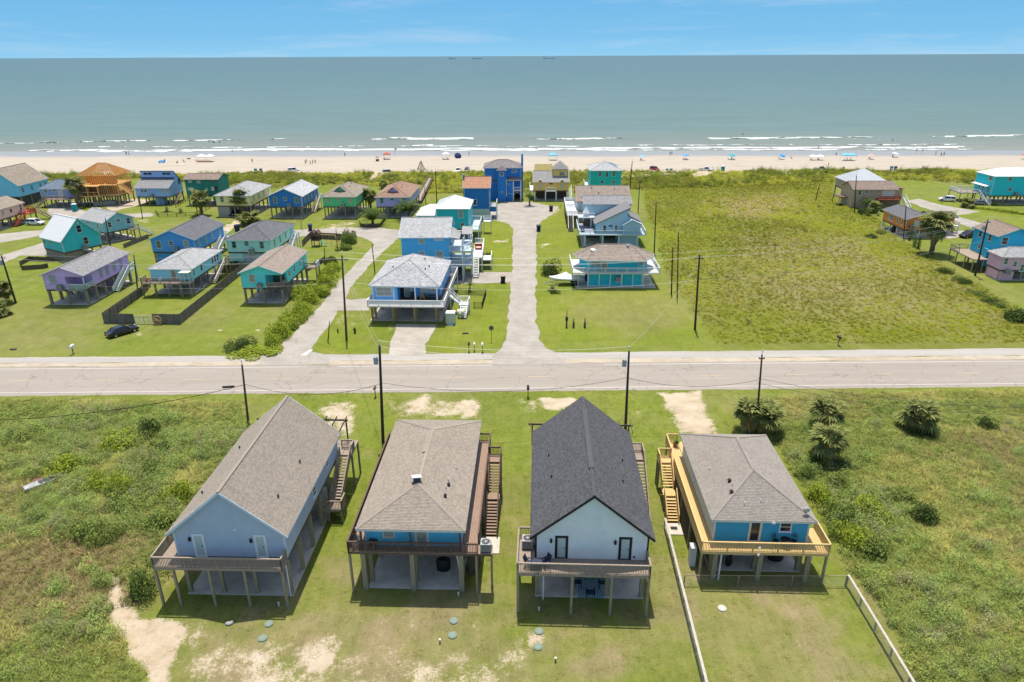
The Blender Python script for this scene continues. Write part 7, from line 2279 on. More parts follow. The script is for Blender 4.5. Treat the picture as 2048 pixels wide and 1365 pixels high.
for i,(px, py, r, z, ref) in enumerate(((548,690,1.3,1.4, 'nearest the highway end of the lane'),(562,676,1.5,1.7, 'second from the highway along the lane'),(572,660,1.5,1.6, 'third from the highway along the lane'),
    (590,645,1.6,1.7, 'beside the white marker ball by the lane'),(607,626,1.6,1.5, 'below the turquoise house along the lane'),(620,606,1.7,1.6, 'right of the turquoise house pilings along the lane'),
    (640,592,1.7,1.5, 'large, opposite the drive of the big sky-blue house'),(612,592,1.9,1.8, 'largest, under the power wires beside the turquoise house'),
    (650,572,1.6,1.6, 'at the bend nearest the tall pole'),(660,556,1.5,1.6, 'behind the tall pole foot'),(648,556,1.3,1.4, 'by the little ramp of the turquoise house'),(668,540,1.3,1.3, 'uppermost of the bright row by the lane'))):
  shrub('bright green hedge shrub ' + ref, px, py, r * 1.15, z * 1.45, HEDGE, i, group='hedge along the left lane')
shrub('dark shrub left of the turquoise house ramp, above the bright hedge',664,528,1.5,1.7, DKSHR,1)
shrub('dark leafy shrub above the turquoise house by the swing set lawn',690,500,1.4,1.4, MIDSH,2)
shrub('rounded leafy tree at the corner of the swing set lawn',700,488,1.5,3.6, MIDSH,3, 'tree', name='small_tree')
shrub('dark low bush at the lane mouth beside the highway',480,694,2.0,1.2, DKSHR,4)
shrub('low yellow-green bush left of the lane mouth',500,706,2.4,.7, HEDGE,5)
shrub('low sprawling bush right at the lane mouth',535,706,2.2,.7, HEDGE,6)
shrub('dark conifer-like bush on the lawn right of the tall blue house',973,526,1.25,2.6, DKSHR,7, 'tree', n=1100, name='small_tree')
shrub('dark rounded oleander left of the covered boat',1100,550,1.7,2.5, DKSHR,8)
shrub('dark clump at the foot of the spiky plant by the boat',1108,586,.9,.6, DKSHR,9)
shrub('dark green bush at the right edge in the big field',2035,640,2.1,2.0, DKSHR,10)
shrub('dark low shrub in front of the mint green house wall',468,532,1.6,1.1, DKSHR,11)
shrub('second dark shrub by the mint green garage door',480,533,1.2,1.0, MIDSH,12)
shrub('dark shrub under the tan house pole, left one',1722,428,1.3,1.5, DKSHR,13)
shrub('dark shrub under the tan house deck',1770,424,1.5,1.6, DKSHR,14)
shrub('small dark round bush in front of the tan house pole, left',1722,431,.55,.7, DKSHR,15)
shrub('small dark round bush in front of the tan house pole, right',1736,433,.6,.75, DKSHR,16)
shrub('pale grassy mound beside the stair of the large turquoise house',1990,411,1.5,1.0, PALESH,17)
shrub('long low green bank in front of the large turquoise house',2010,424,7.5,.8, HEDGE,18, ry=1.6)
for i,(px, py, h_, lab) in enumerate(((1820,482,3.2, 'left thin column shrub leaning before the orange house'),(1827,494,3.4, 'middle yellow-green column shrub before the orange house'),(1835,498,3.6, 'right thin column shrub before the orange house'))):
  shrub(lab, px, py,.5, h_, DKSHR if i != 1 else MIDSH,20 + i, n=700, group='column shrubs by the orange house')
for i,(px, py) in enumerate(((1742,474),(1762,466),(1890,545),(1915,560),(1930,566),(1960,590),(1985,605),(1995,612))):
  shrub('weedy dark shrub %s on the right edge of the big field' % ('left of the orange house', 'at the orange house corner', 'below the skirted palm', 'right of the skirted palm', 'above the leaning pole foot', 'at the leaning pole foot', 'below the leaning pole', 'nearest the pink house')[i], px, py,1.3,.9, MIDSH if i % 2 else DKSHR,30 + i, group='weedy shrubs at the field edge')
for i,(px, py, r, z, m, lab) in enumerate(((304,872,1.2,1.3, DKSHR, 'dark round bush below the highway in the left scrub'),(330,910,1.2,1.1, DKSHR, 'dark bush right of the round one in the left scrub'),(245,890,2.6,1.0, HEDGE, 'broad bright green bush in the left scrub'),
    (220,905,1.1,.9, HEDGE, 'small bright bush beside the broad one in the left scrub'),(145,940,2.2,1.1, HEDGE, 'bright bush behind the wrecked boat'),(188,965,1.0,1.0, HEDGE, 'small bright bush right of the wrecked boat'),
    (235,985,1.7,1.4, HEDGE, 'bright dark-footed bush in the middle of the left scrub'),(205,975,1.3,1.0, HEDGE, 'bright low bush left of the dark-footed one'),(310,945,1.8,1.1, MIDSH, 'green bush toward the pale blue-grey house roof'),
    (362,1003,1.5,1.4, HEDGE, 'bright bush against the roof edge of the pale blue-grey house'),(170,1072,1.9,1.1, MIDSH, 'lower-left green bush above the brown grass'),(215,1082,1.5,1.0, MIDSH, 'green bush right of the lower-left one above the brown grass'),
    (290,1188,1.3,1.7, MIDSH, 'bush at the top of the sand track by the deck post'),(330,1128,1.2,1.3, MIDSH, 'bush against the deck corner of the pale blue-grey house'),
    (45,880,2.2,.9, MIDSH, 'green bush at the left edge under the highway'),(270,1000,2.4,1.0, MIDSH, 'wide green bush in front of the dark-footed one'),(325,1050,2.2,1.0, MIDSH, 'wide bush near the left deck rail'))):
  shrub(lab, px, py, r * .85, z * 1.6, m,40 + i, group='bushes in the left scrub', n=3000)
for i,(px, py, r, z, m, lab) in enumerate(((1610,955,1.3,1.0, MIDSH, 'leafy bush at the right lawn edge, upper'),(1640,1000,1.5,1.1, HEDGE, 'leafy bush at the right lawn edge, middle'),(1680,1045,1.7,1.4, MIDSH, 'leafy bush at the right lawn edge below the middle one'),
    (1700,1085,1.7,1.3, HEDGE, 'bushy clump at the right lawn edge near the deck corner'),(1740,1110,1.8,1.2, MIDSH, 'bushy clump at the right lawn edge, lowest'),(1735,1030,1.9,1.3, HEDGE, 'bright bush inside the right scrub'),
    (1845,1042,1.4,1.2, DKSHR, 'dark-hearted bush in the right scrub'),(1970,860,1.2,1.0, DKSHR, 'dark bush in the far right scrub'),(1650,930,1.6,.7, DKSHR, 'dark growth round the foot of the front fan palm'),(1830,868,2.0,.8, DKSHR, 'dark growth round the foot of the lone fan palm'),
    (1680,975,1.5,1.0, MIDSH, 'green bush below the pair of fan palms'),(1790,1000,1.6,.9, MIDSH, 'green bush in the middle of the right scrub'))):
  shrub(lab, px, py, r * .85, z * 1.6, m,60 + i, group='bushes in the right scrub', n=3000)
# leaves of the potted plant on the yellow deck
o = link('foliage', cloud_mesh('foliage', MIDSH,220,.35,.35,.5,.09,99,5), POT_PLANT,(0,0,.4))
# ------------------------------------------------------------------ poles and wires
def pole(label, bx, by, tx, ty, r=.16, m=None, arm=0, transformer=False, cat='utility pole', group='utility poles', z0=0.0, insul=True, name='utility_pole'):
  p = at(bx, by); p.z = float(ground_z([p.x],[p.y])[0])
  zt = top_z(tx, ty, p.y)
  d = ray(tx, ty); X = d.x * p.y / d.y
  t = thing(name, label, cat, p,0, group)
  top = Vector((X - p.x,0, zt - p.z))
  b = MB()
  n = 8
  for i in range(n):
    b.cyl(Vector((0,0,-.4)).lerp(top, i / n), Vector((0,0,-.4)).lerp(top,(i + 1) / n), r * (1 - .35 * i / n), r * (1 - .35 * (i + 1) / n),9)
  me = MB()
  rings = [[(c.x + q * math.cos(a * math.pi / 5), c.y + q * math.sin(a * math.pi / 5), c.z) for a in range(10)] for c, q in [(Vector((0,0,-.4)).lerp(top, i / n), r * (1 - .35 * i / n)) for i in range(n + 1)]]
  me.loft(rings).build('pole', m or POLEW, t, smooth=True)
  if insul:
    MB().cyl(top, top + Vector((0,0,.45)),.035, n=6).build('pin', METAL, t)
    MB().cyl(top + Vector((0,0,.45)), top + Vector((0,0,.65)),.09,.06,8).build('insulator', PVC, t)
  if arm:
    c = top * .955
    MB().beam(c + Vector((-arm,0,0)), c + Vector((arm,0,0)),.10,.12).build('crossarm', m or POLEW, t)
    for s in (-1,1):
      MB().cyl(c + Vector((s * arm * .9,0,.06)), c + Vector((s * arm * .9,0,.3)),.06,.05,8).build('insulator', PVC, t)
  if transformer:
    c = top * .86 + Vector((-.48,0,0))
    MB().cyl(c + Vector((0,0,-.45)), c + Vector((0,0,.4)),.26, n=12).build('transformer', paint('transformer_grey',(.36,.38,.40)), t)
    MB().beam(c, c + Vector((.48,0,0)),.08).build('bracket', METAL, t)
    for s in (-.1,.1): MB().cyl(c + Vector((s,0,.4)), c + Vector((s,0,.62)),.04, n=6).build('bushing', PVC, t)
  return p + top
TOPS = {}
TOPS['f1'] = pole('brown-topped pole at the left roof edge of the pale blue-grey house',497,852,484,730,.16, POLEB,.0)
TOPS['f2'] = pole('black pole with a transformer between the pale blue-grey and bright blue houses',766,886,759,692,.20, None,0, True)
TOPS['f3'] = pole('dark pole with a transformer behind the charcoal-roofed white house',1251,858,1258,703,.18, None,0, True)
TOPS['f4'] = pole('brown pole rising from the pair of fan palms',1512,868,1524,710,.15, POLEB,.35)
TOPS['m0'] = pole('leaning pole with a grey transformer at the left edge by the fan palms',32,607,3,512,.19, None,.6, True)
TOPS['m1'] = pole('tall brown pole between the left lane and the big sky-blue house',693,680,684,512,.20, POLEB,.9)
TOPS['m2'] = pole('tall dark pole on the lawn edge right of the chamfered turquoise house',1390,660,1399,510,.20, None,.7)
TOPS['m3'] = pole('leaning dark pole beside the weathered deck at the right edge',1950,552,1976,440,.20, None,.7, True)
pole('dark pole between the two teal houses at the left',221,494,210.5,437,.15)
pole('pole beside the side stair of the lilac house',275,582,267.6,511,.14)
pole('short dark pole on the grass in front of the cornflower blue house',285,438,278,390,.12)
pole('pole in front of the dark green house',395,432,389,381,.13)
pole('thin pole standing in front of the royal blue house',602,458,602,396,.11, GREYW)
pole('tall black pole in the dunes right of the lavender house',873.8,406,870.5,343,.16)
pole('thin dark pole beside the lavender house and its date palm',853,422,849,374,.12)
pole('pole at the bend of the left lane inside the swing set lawn',675,502,672,461,.12)
pole('short pole by the fence of the swing set lawn',650,527,648.5,496,.12, insul=False)
pole('dark pole with a grey meter on the verge of the left lane',750,547,744,489,.12, None,0, insul=False)
pole('dark pole beside the sea-green two-storey house',1259,386,1264.5,323,.17)
pole('dark pole right of the brown-roofed house',1276,425,1280,360,.14)
pole('dark pole right of the blue-grey house with the slanting gable',1308.5,506,1312.5,405,.15)
pole('shorter plain post of two beside the chamfered turquoise house',1343,589,1345.4,495,.15, insul=False)
pole('taller post with a white band beside the chamfered turquoise house',1354.6,595,1357,465,.14, POLEB)
pole('black pole in front of the tan house',1709,425,1712.8,352,.16)
pole('leaning bare pole in the big field left of the tan house',1630.8,402,1639.6,368,.15, insul=False)
pole('dark pole in front of the orange house',1807.4,478,1812.4,412,.15)
pole('pair-forming short pole near the palm before the orange house',1824,470,1829,442,.12, insul=False)
pole('slim leaning post on the verge left of the tall brown pole',655,686,659,643,.10, insul=False, name='marker_post', cat='post', group=None)
WIRE = mat('bare_conductor',(.42,.42,.40), rough=.5, metal=.2)
WIREB = mat('black_cable',(.03,.03,.03), rough=.6)
def wire(label, a, b, sag, r=.012, m=None, n=18, group='overhead wires'):
  a, b = Vector(a), Vector(b)
  pts = [a.lerp(b, i / n) - Vector((0,0, sag * 4 * (i / n) * (1 - i / n))) for i in range(n + 1)]
  bb = MB()
  rings = []
  d = (b - a).normalized(); x = d.cross(Vector((0,0,1))).normalized(); y = Vector((0,0,1))
  for p in pts: rings.append([p + x * r * math.cos(k * 2.0944) + y * r * math.sin(k * 2.0944) for k in range(3)])
  bb.loft(rings)
  tag(bb.build('overhead_wire', m or WIRE), label, 'wire', group)
up = lambda k, dx, dz: TOPS[k] + Vector((dx,0, dz))
seq = [('m0', 'm1', 'the left-edge pole and the tall brown lane pole'),('m1', 'm2', 'the tall brown lane pole and the dark lawn-edge pole'),('m2', 'm3', 'the dark lawn-edge pole and the leaning right-edge pole')]
for a, b, lab in seq:
  for nm, dx, dz, sg in (('top',0,.6,1.1),('left upper',-.7,-.35,1.2),('right upper',.7,-.35,1.3),('low',0,-4.2,1.5)):
    wire('%s wire between %s' % (nm, lab), up(a, dx, dz), up(b, dx, dz), sg)
e0 = up('m3',0,0) + Vector((45,8,0)); w0 = up('m0',0,0) + Vector((-45,-4,0))
wire('wire running out of the right edge from the leaning pole', up('m3',0,.6), e0,.8); wire('wire running out of the left edge from the leaning pole', up('m0',0,.6), w0,.8)
for a, b, lab in (('f2', 'f3', 'the two transformer poles behind the front houses'),):
  for nm, dz, sg in (('top',.6,.8),('middle',-.1,.9),('lower',-.9,1.0)):
    wire('%s wire between %s' % (nm, lab), up(a,0, dz), up(b,0, dz), sg,.014)
wire('upper wire from the left transformer pole to the tall brown pole across the highway', up('f2',0,.5), up('m1',0,-.3),1.0,.014)
wire('lower wire from the left transformer pole to the tall brown pole across the highway', up('f2',0,-.6), up('m1',0,-1.6),1.2,.014)
wire('upper wire from the right transformer pole to the dark pole across the highway', up('f3',0,.5), up('m2',0,-1.0),1.0,.014)
low = up('f1',0,-2.6)
wire('black telephone cable sagging left from the brown-topped pole', low, at(-220,842,5.2),1.6,.04, WIREB)
wire('black telephone cable between the brown-topped pole and the left transformer pole', low, up('f2',0,-4.6),1.4,.03, WIREB)
wire('black telephone cable between the two transformer poles', up('f2',0,-4.6), up('f3',0,-3.4),1.4,.03, WIREB)
wire('black telephone cable from the right transformer pole to the palm pole', up('f3',0,-3.4), up('f4',0,-3.2),1.0,.03, WIREB)
wire('upper black cable sagging right from the palm pole over the scrub', up('f4',0,-3.0), at(2300,812,5.5),1.6,.025, WIREB)
wire('lower black cable sagging right from the palm pole over the scrub', up('f4',0,-3.6), at(2300,826,4.6),1.8,.025, WIREB)
tag(MB().cyl((-.7,0,0),(.7,.05,.06),.14, n=9).build('splice_case', BLACK, None, low + Vector((-2.1,0,-.35))), 'black splice case hanging on the telephone cable left of the brown-topped pole', 'cable box')

# ------------------------------------------------------------------ fences
def board_fence(label, pts, hgt, m, board=.14, group=None, post=2.4, name='board_fence', inside=False):
  t = thing(name, label, 'fence',(*pts[0][:2],0),0, group)
  o = Vector((*pts[0][:2],0))
  for a, c in zip(pts, pts[1:]):
    A, C = Vector((*a[:2],0)) - o, Vector((*c[:2],0)) - o
    L = (C - A).length; k = max(1, round(L / post)); d = (C - A) / L; nrm = Vector((-d.y, d.x,0))
    for i in range(k):
      p, q = A.lerp(C, i / k), A.lerp(C,(i + 1) / k)
      b = MB(); n = int((q - p).length / board)
      for j in range(n):
        u = p.lerp(q,(j + .5) / n); hh = hgt + R.uniform(-.03,.03); w = (q - p).length / n * .45
        b.prism([u - d * w - nrm * .012, u + d * w - nrm * .012, u + d * w - nrm * .012 + Vector((0,0, hh)), u - d * w - nrm * .012 + Vector((0,0, hh))], nrm * .024)
      pn = stuff(b.build('picket_panel', m, t))
      for z in (.4, hgt - .3): MB().beam(p + nrm * .035 + Vector((0,0, z)), q + nrm * .035 + Vector((0,0, z)),.04,.09).build('rail', m, pn)
      MB().box(-.05,-.05,-.1,.05,.05, hgt + .05).build('fence_post', m, t, p + nrm * .10, math.atan2(d.y, d.x))
  return t
fl, fg0, fg1, fr = at(208,647), at(271,648.5), at(308,648.5), at(362,649)
board_fence('weathered grey board fence left of the wire gate around the light turquoise yard',[at(300,575), at(288,590), fl, fg0],1.85, FENCEW)
board_fence('weathered grey board fence right of the wire gate around the light turquoise yard',[fg1, fr, at(484,549), at(500,540)],1.85, FENCEW)
def wire_gate(label, a, c, hgt, m, n=2):
  t = thing('wire_gate', label, 'gate', a); A, C = Vector(), c - a
  for i in range(n):
    p, q = A.lerp(C, i / n + .01), A.lerp(C,(i + 1) / n - .01)
    b = MB()
    for z in (.1, hgt / 2, hgt): b.beam(p + Vector((0,0, z)), q + Vector((0,0, z)),.05)
    for s in (0,.5,1): b.beam(p.lerp(q, s) + Vector((0,0,.1)), p.lerp(q, s) + Vector((0,0, hgt)),.05)
    leaf = b.build('gate_leaf', m, t); leaf['kind'] = 'stuff'
    b = MB()
    for k in range(1,14): b.beam(p.lerp(q, k / 14) + Vector((0,0,.1)), p.lerp(q, k / 14) + Vector((0,0, hgt)),.012)
    for k in range(1,9): b.beam(p + Vector((0,0,.1 + k * hgt / 9.5)), q + Vector((0,0,.1 + k * hgt / 9.5)),.012)
    stuff(b.build('wire_mesh', METAL, leaf))
  return t
wire_gate('pale double wire gate in the grey board fence', fg0, fg1,1.5, paint('pale_gate',(.52,.56,.48)))
t = thing('wagon_wheel', 'yellowish wagon wheel leaning on the fence beside the wire gate', 'wheel', at(316,650.5),0)
b = MB()
for i in range(16): b.beam((.8 * math.cos(i * .3927),0,.85 + .8 * math.sin(i * .3927)),(.8 * math.cos((i + 1) * .3927),0,.85 + .8 * math.sin((i + 1) * .3927)),.07,.07,(0,1,0))
b.build('rim', YELW, t)['kind'] = 'stuff'
for i in range(8): MB().beam((0,0,.85),(.8 * math.cos(i * .785),0,.85 + .8 * math.sin(i * .785)),.06,.06,(0,1,0)).build('spoke', YELW, t)
MB().cyl((0,-.08,.85),(0,.08,.85),.15, n=10).build('hub', YELW, t)
def rail_fence(label, pts, hgt, m, rails=3, post=2.4, wired=False, name='rail_fence', rw=.1, toprail=None, pr=.06):
  t = thing(name, label, 'fence',(*pts[0][:2],0)); o = Vector((*pts[0][:2],0)); first = True
  for a, c in zip(pts, pts[1:]):
    A, C = Vector((*a[:2],0)) - o, Vector((*c[:2],0)) - o; L = (C - A).length; k = max(1, round(L / post))
    for i in range(k + 1):
      if i == 0 and not first: continue
      MB().box(-pr,-pr,-.2, pr, pr, hgt + (.0 if toprail else .08)).build('fence_post', m, t, A.lerp(C, i / k))
    for j in range(rails):
      z = hgt - j * (hgt - .25) / max(1, rails - 1) if rails > 1 else hgt
      MB().beam(A + Vector((0,0, z)), C + Vector((0,0, z)), toprail or .04,.05 if toprail else rw).build('rail', m, t)
    if wired:
      b = MB(); n = int(L / .16)
      for i in range(n): b.beam(A.lerp(C, i / n), A.lerp(C, i / n) + Vector((0,0, hgt)), wired)
      for z in range(1,9): b.beam(A + Vector((0,0, hgt * z / 9)), C + Vector((0,0, hgt * z / 9)), wired)
      stuff(b.build('wire_mesh', METAL if wired < .015 else DKMETAL, t))
    first = False
  return t
GRF = wood('grey_fence_rail',(.44,.40,.33))
rail_fence('long wire-mesh fence with a pale flat top rail between the white and yellow-decked lots',[(14.55,53.6),(13.55,33.5)],1.2, GRF,1,2.6,.008, 'mesh_fence', toprail=.2, pr=.055)
rail_fence('wire-mesh fence with a pale top rail running down the right lawn edge',[(28.5,45.8),(28.15,33)],1.2, GRF,1,2.55,.006, 'mesh_fence', toprail=.2, pr=.055)
rail_fence('thin wire cross-fence across the shaded front of the yellow-decked house',[(14.65,45.95),(28.4,45.78)],1.1, PILE,1,4.5,.005, 'mesh_fence', toprail=.05, pr=.045)
b = H2.world
rail_fence('brown split-rail fence around the agave clumps',[at(312,428), at(318,434), at(372,434), at(392,433), at(438,408)],1.15, BROWNW,3,2.4)
rail_fence('brown board walk rail running up beside the dark green house',[at(352,416), at(380,398)],1.1, BROWNW,2)
board_fence('dark low board fence around the date palm by the left lane',[at(719,448), at(722,455), at(760,455), at(772,440)],1.0, DARKW)
board_fence('low dark board fence behind the grey-teal house',[at(249,497), at(298,477)],1.1, FENCEW)
board_fence('dark low board fence beside the lattice base at the far left',[at(96,536), at(88,538), at(46,541), at(42,532), at(60,522), at(110,524)],1.0, DARKW)
board_fence('grey board fence behind the swing set lawn',[at(606,494), at(622,477), at(690,481)],1.6, FENCEW)
board_fence('grey board fence between the mint green and turquoise houses',[at(440,547), at(470,546), at(486,541)],1.7, DARKW)
board_fence('grey ramp-side fence behind the turquoise house',[at(612,545), at(650,524)],1.2, FENCEW)
rail_fence('black wire fence around the young palm on the lawn',[at(903,588), at(972,591), at(964,618), at(948,617)],1.15, BLACK,2,3.0,.02, 'wire_fence',.05)
rail_fence('small black garden rail left of the blue house balcony',[at(930,452), at(957,452)],1.0, BLACK,2,2.0)
walk = thing('dune_walkover', 'weathered grey boardwalk with railings leading over the dunes beside the lavender house', 'boardwalk',(0,0,0))
wa, wb = at(838,408), at(862,366)
dv = (wb - wa); dn = Vector((-dv.y, dv.x,0)).normalized()
MB().prism([wa - dn * .8 + Vector((0,0,.9)), wb - dn * .8 + Vector((0,0,1.6)), wb + dn * .8 + Vector((0,0,1.6)), wa + dn * .8 + Vector((0,0,.9))],(0,0,.1)).build('walkway', GREYW, walk)
for s in (-.8,.8):
  b = MB()
  for z in (.45,.95): b.beam(wa + dn * s + Vector((0,0,1.0 + z)), wb + dn * s + Vector((0,0,1.7 + z)),.06,.14)
  for i in range(13): q = wa.lerp(wb, i / 12) + dn * s; b.beam(q, q + Vector((0,0,2.0 + .7 * i / 12)),.12)
  b.build('side_railing', GREYW if s > 0 else DARKW, walk)['kind'] = 'stuff'

# ------------------------------------------------------------------ vehicles
TYRE = mat('tyre_rubber',(.02,.02,.02), rough=.9)
RIM = mat('wheel_rim',(.45,.45,.46), rough=.35, metal=.7)
HEADL = glass_mat('headlight',(.75,.77,.78),.1); TAILL = glass_mat('taillight',(.35,.02,.015),.2)
CARGL = glass_mat('car_glass',(.012,.015,.018),.04)
def carpaint(name, col):
  m = mat(name, col, rough=.22, var=.03, spec=.6); return m
def vehicle(label, p, rot, kind, paintm, cat='car', L=4.7, Wd=1.85, name='parked_car', group='parked cars'):
  t = thing(name, label, cat, p, rot, group)
  # side profile: (x, lower z, shoulder z, half width factor)
  prof = {'suv': [(-.5,.45,.85,.86),(-.485,.3,1.0,.95),(-.3,.28,1.02,1),(.1,.28,1.0,1),(.28,.28,.98,1),(.44,.3,.88,.95),(.5,.42,.72,.82)],
      'sedan': [(-.5,.42,.80,.84),(-.48,.3,.9,.94),(-.3,.26,.93,1),(.1,.26,.9,1),(.3,.26,.84,.98),(.45,.3,.74,.92),(.5,.4,.62,.8)],
      'pickup': [(-.5,.5,.98,.94),(-.495,.42,1.0,.97),(-.3,.40,1.02,1),(.1,.38,1.03,1),(.28,.38,1.02,1),(.46,.42,.98,.96),(.5,.5,.85,.88)]}[kind]
  rings = []
  for x, z0, z1, w in prof:
    y = Wd / 2 * w
    rings.append([(x * L,-y * .94, z0),(x * L,-y, z0 + .18),(x * L,-y, z1 - .14),(x * L,-y * .9, z1),(x * L, y * .9, z1),(x * L, y, z1 - .14),(x * L, y, z0 + .18),(x * L, y * .94, z0)])
  MB().loft(rings).build('body', paintm, t)
  cab = {'suv': [(-.475,1.0,.0),(-.40,1.66,.84),(.06,1.70,.84),(.25,1.0,.0)], 'sedan': [(-.40,.92,0),(-.24,1.38,.78),(.04,1.41,.78),(.22,.9,0)], 'pickup': [(-.10,1.02,0),(-.07,1.72,.84),(.12,1.76,.84),(.27,1.0,0)]}[kind]
  (x0, za, _),(x1, zb, w1),(x2, zc, w2),(x3, zd, _) = cab
  yb, yt = Wd / 2 * .88, Wd / 2 * w1 * .9
  V = [(x0 * L,-yb, za),(x0 * L, yb, za),(x1 * L,-yt, zb),(x1 * L, yt, zb),(x2 * L,-yt, zc),(x2 * L, yt, zc),(x3 * L,-yb, zd),(x3 * L, yb, zd)]
  MB().add(V,[(0,2,4,6),(1,7,5,3),(0,1,3,2),(4,5,7,6),(2,3,5,4),(0,6,7,1)]).build('window_glass', CARGL, t)
  MB().loft([[(x1 * L - .05,-yt - .02, zb - .03),(x1 * L - .05, yt + .02, zb - .03),(x1 * L + .1, yt - .05, zb + .05),(x1 * L + .1,-yt + .05, zb + .05)],[(x2 * L + .05,-yt - .02, zc - .03),(x2 * L + .05, yt + .02, zc - .03),(x2 * L - .1, yt - .05, zc + .05),(x2 * L - .1,-yt + .05, zc + .05)]]).build('roof', paintm, t)
  for s in (-1,1):
    for xa, xb, q in ((x2, x3,0),(x1, x0,0)):
      MB().beam((xa * L, s * yt, zc),(xb * L, s * yb, zd),.09,.06).build('pillar', paintm, t)
    MB().beam(((x1 + x2) / 2 * L, s * (yt + .005), zc - .02),((x1 + x2) / 2 * L - .05, s * (yb + .02), za),.10,.05).build('pillar', paintm, t)
    MB().box(x3 * L - .35, s * (Wd / 2 + .1) - .09, zd + .02, x3 * L - .15, s * (Wd / 2 + .1) + .09, zd + .18).build('mirror', paintm, t)
  if kind == 'pickup':
    MB().box(-.485 * L,-Wd / 2 * .82,.98,-.11 * L, Wd / 2 * .82,1.035).build('bed_floor', BLACK, t)
  for x in (-.31,.31):
    for s in (-1,1):
      r = .34 if kind != 'sedan' else .31
      c = (x * L, s * (Wd / 2 - .08), r)
      w = MB().cyl((c[0], c[1] - .12, r),(c[0], c[1] + .12, r), r, n=16).build('wheel', TYRE, t)
      MB().cyl((c[0], c[1] + s * .121, r),(c[0], c[1] + s * .128, r), r * .62, n=12).build('rim', RIM, w)
  for s in (-1,1):
    MB().box(.478 * L, s * Wd * .36 - .2,.62,.497 * L, s * Wd * .36 + .2,.76).build('headlight', HEADL, t)
    MB().box(-.503 * L, s * Wd * .37 - .14,.72,-.485 * L, s * Wd * .37 + .14,.94).build('taillight', TAILL, t)
  MB().box(-.506 * L,-.26,.55,-.49 * L,.26,.68).build('licence_plate', WHT, t)
  MB().box(.485 * L,-.55,.46,.505 * L,.55,.60).build('grille', BLACK, t)
  MB().box(-.515 * L,-Wd * .44,.34,-.485 * L, Wd * .44,.50).build('bumper', BLACK if kind != 'sedan' else paintm, t)
  return t
BLK, WHC, SILV, REDC, DKB, GRYC = carpaint('black_car_paint',(.012,.013,.016)), carpaint('white_car_paint',(.78,.78,.77)), carpaint('silver_car_paint',(.42,.41,.38)), carpaint('red_car_paint',(.30,.015,.02)), carpaint('dark_blue_car_paint',(.012,.016,.03)), carpaint('grey_car_paint',(.16,.17,.18))
vehicle('black sedan parked on the grass in front of the board fence', at(246,668), math.radians(54), 'sedan', BLK, L=4.9)
vehicle('white SUV parked beside the red stairs at the left edge', at(72,450), math.radians(-7), 'suv', WHC)
vehicle('black SUV parked between the orange and the turquoise house at the right', at(1936,475), math.radians(200), 'suv', BLK, L=5.0)
vehicle('white car with black windows near the large turquoise house', at(1893,403), math.radians(155), 'suv', WHC, L=4.5)
vehicle('dark grey car beneath the outside stair of the large turquoise house', at(1955,410), math.radians(172), 'sedan', GRYC)
vehicle('dark car in the carport under the pale yellow house', at(469,431), math.radians(-95), 'sedan', BLK, L=4.6)
vehicle('white SUV on the beach above the pale yellow house', at(588,344), math.radians(25), 'suv', WHC, group='cars on the beach')
vehicle('silver and dark SUV on the beach by the sandy track', at(777,348), math.radians(20), 'suv', SILV, group='cars on the beach')
vehicle('white pickup truck parked nose out beside a dark SUV on the beach', at(917,345), math.radians(-95), 'pickup', WHC, 'truck',5.3, name='pickup_truck', group='cars on the beach')
vehicle('dark SUV parked beside the white pickup on the beach', at(934,344), math.radians(-92), 'suv', DKB, group='cars on the beach')
vehicle('red car on the beach right of the sea-green house', at(1309,342), math.radians(-60), 'suv', REDC, L=4.3, group='cars on the beach')
vehicle('white pickup truck on the beach left of the green toilet cabin', at(1411,343), math.radians(-18), 'pickup', WHC, 'truck',5.4, name='pickup_truck', group='cars on the beach')
vehicle('silver pickup truck on the beach by the wooden marker post', at(1641,342), math.radians(-20), 'pickup', SILV, 'truck',5.4, name='pickup_truck', group='cars on the beach')

# ------------------------------------------------------------------ boats
t = thing('covered_boat', 'white-covered motor boat on a trailer beside the chamfered turquoise house', 'boat', at(1133,569), math.radians(183))
HULLM = carpaint('white_gelcoat',(.74,.75,.73))
rings = []
for x, hw_, zk, zs in ((-3.4,1.1,.75,1.35),(-1.5,1.2,.65,1.35),(.8,1.15,.65,1.42),(2.4,.75,.8,1.55),(3.5,.08,1.2,1.68)):
  rings.append([(x,-hw_, zs),(x,-hw_ * .8,(zk + zs) / 2),(x,0, zk),(x, hw_ * .8,(zk + zs) / 2),(x, hw_, zs)])
MB().loft(rings).build('hull', HULLM, t)
rings = []
for x, hw_, z, zz in ((-2.0,1.15,1.38,1.55),(-.6,1.22,1.40,2.1),(.1,1.2,1.42,2.65),(1.2,1.05,1.45,2.2),(2.4,.78,1.56,1.85),(3.55,.1,1.69,1.76)):
  rings.append([(x,-hw_, z),(x,-hw_ * .5,(z + zz) / 2 + .03),(x,0, zz),(x, hw_ * .5,(z + zz) / 2 + .03),(x, hw_, z)])
MB().loft(rings).build('cover', paint('white_canvas',(.82,.83,.82)), t)
rings = []
for x, hw_, z, zz in ((-3.3,1.1,1.36,1.5),(-2.6,1.16,1.38,1.75),(-2.01,1.17,1.38,1.54)):
  rings.append([(x,-hw_, z),(x,-hw_ * .5,(z + zz) / 2 + .03),(x,0, zz),(x, hw_ * .5,(z + zz) / 2 + .03),(x, hw_, z)])
MB().loft(rings).build('rear_cover', paint('pale_blue_canvas',(.55,.63,.66)), t)
MB().ell((-3.9,.1,1.3),.38,.45,.75,10,7).build('outboard_cover', paint('blue_tarp',(.02,.035,.20)), t)
b = MB()
for s in (-.8,.8): b.beam((-3.0, s,.5),(2.0, s * .8,.55),.08,.1)
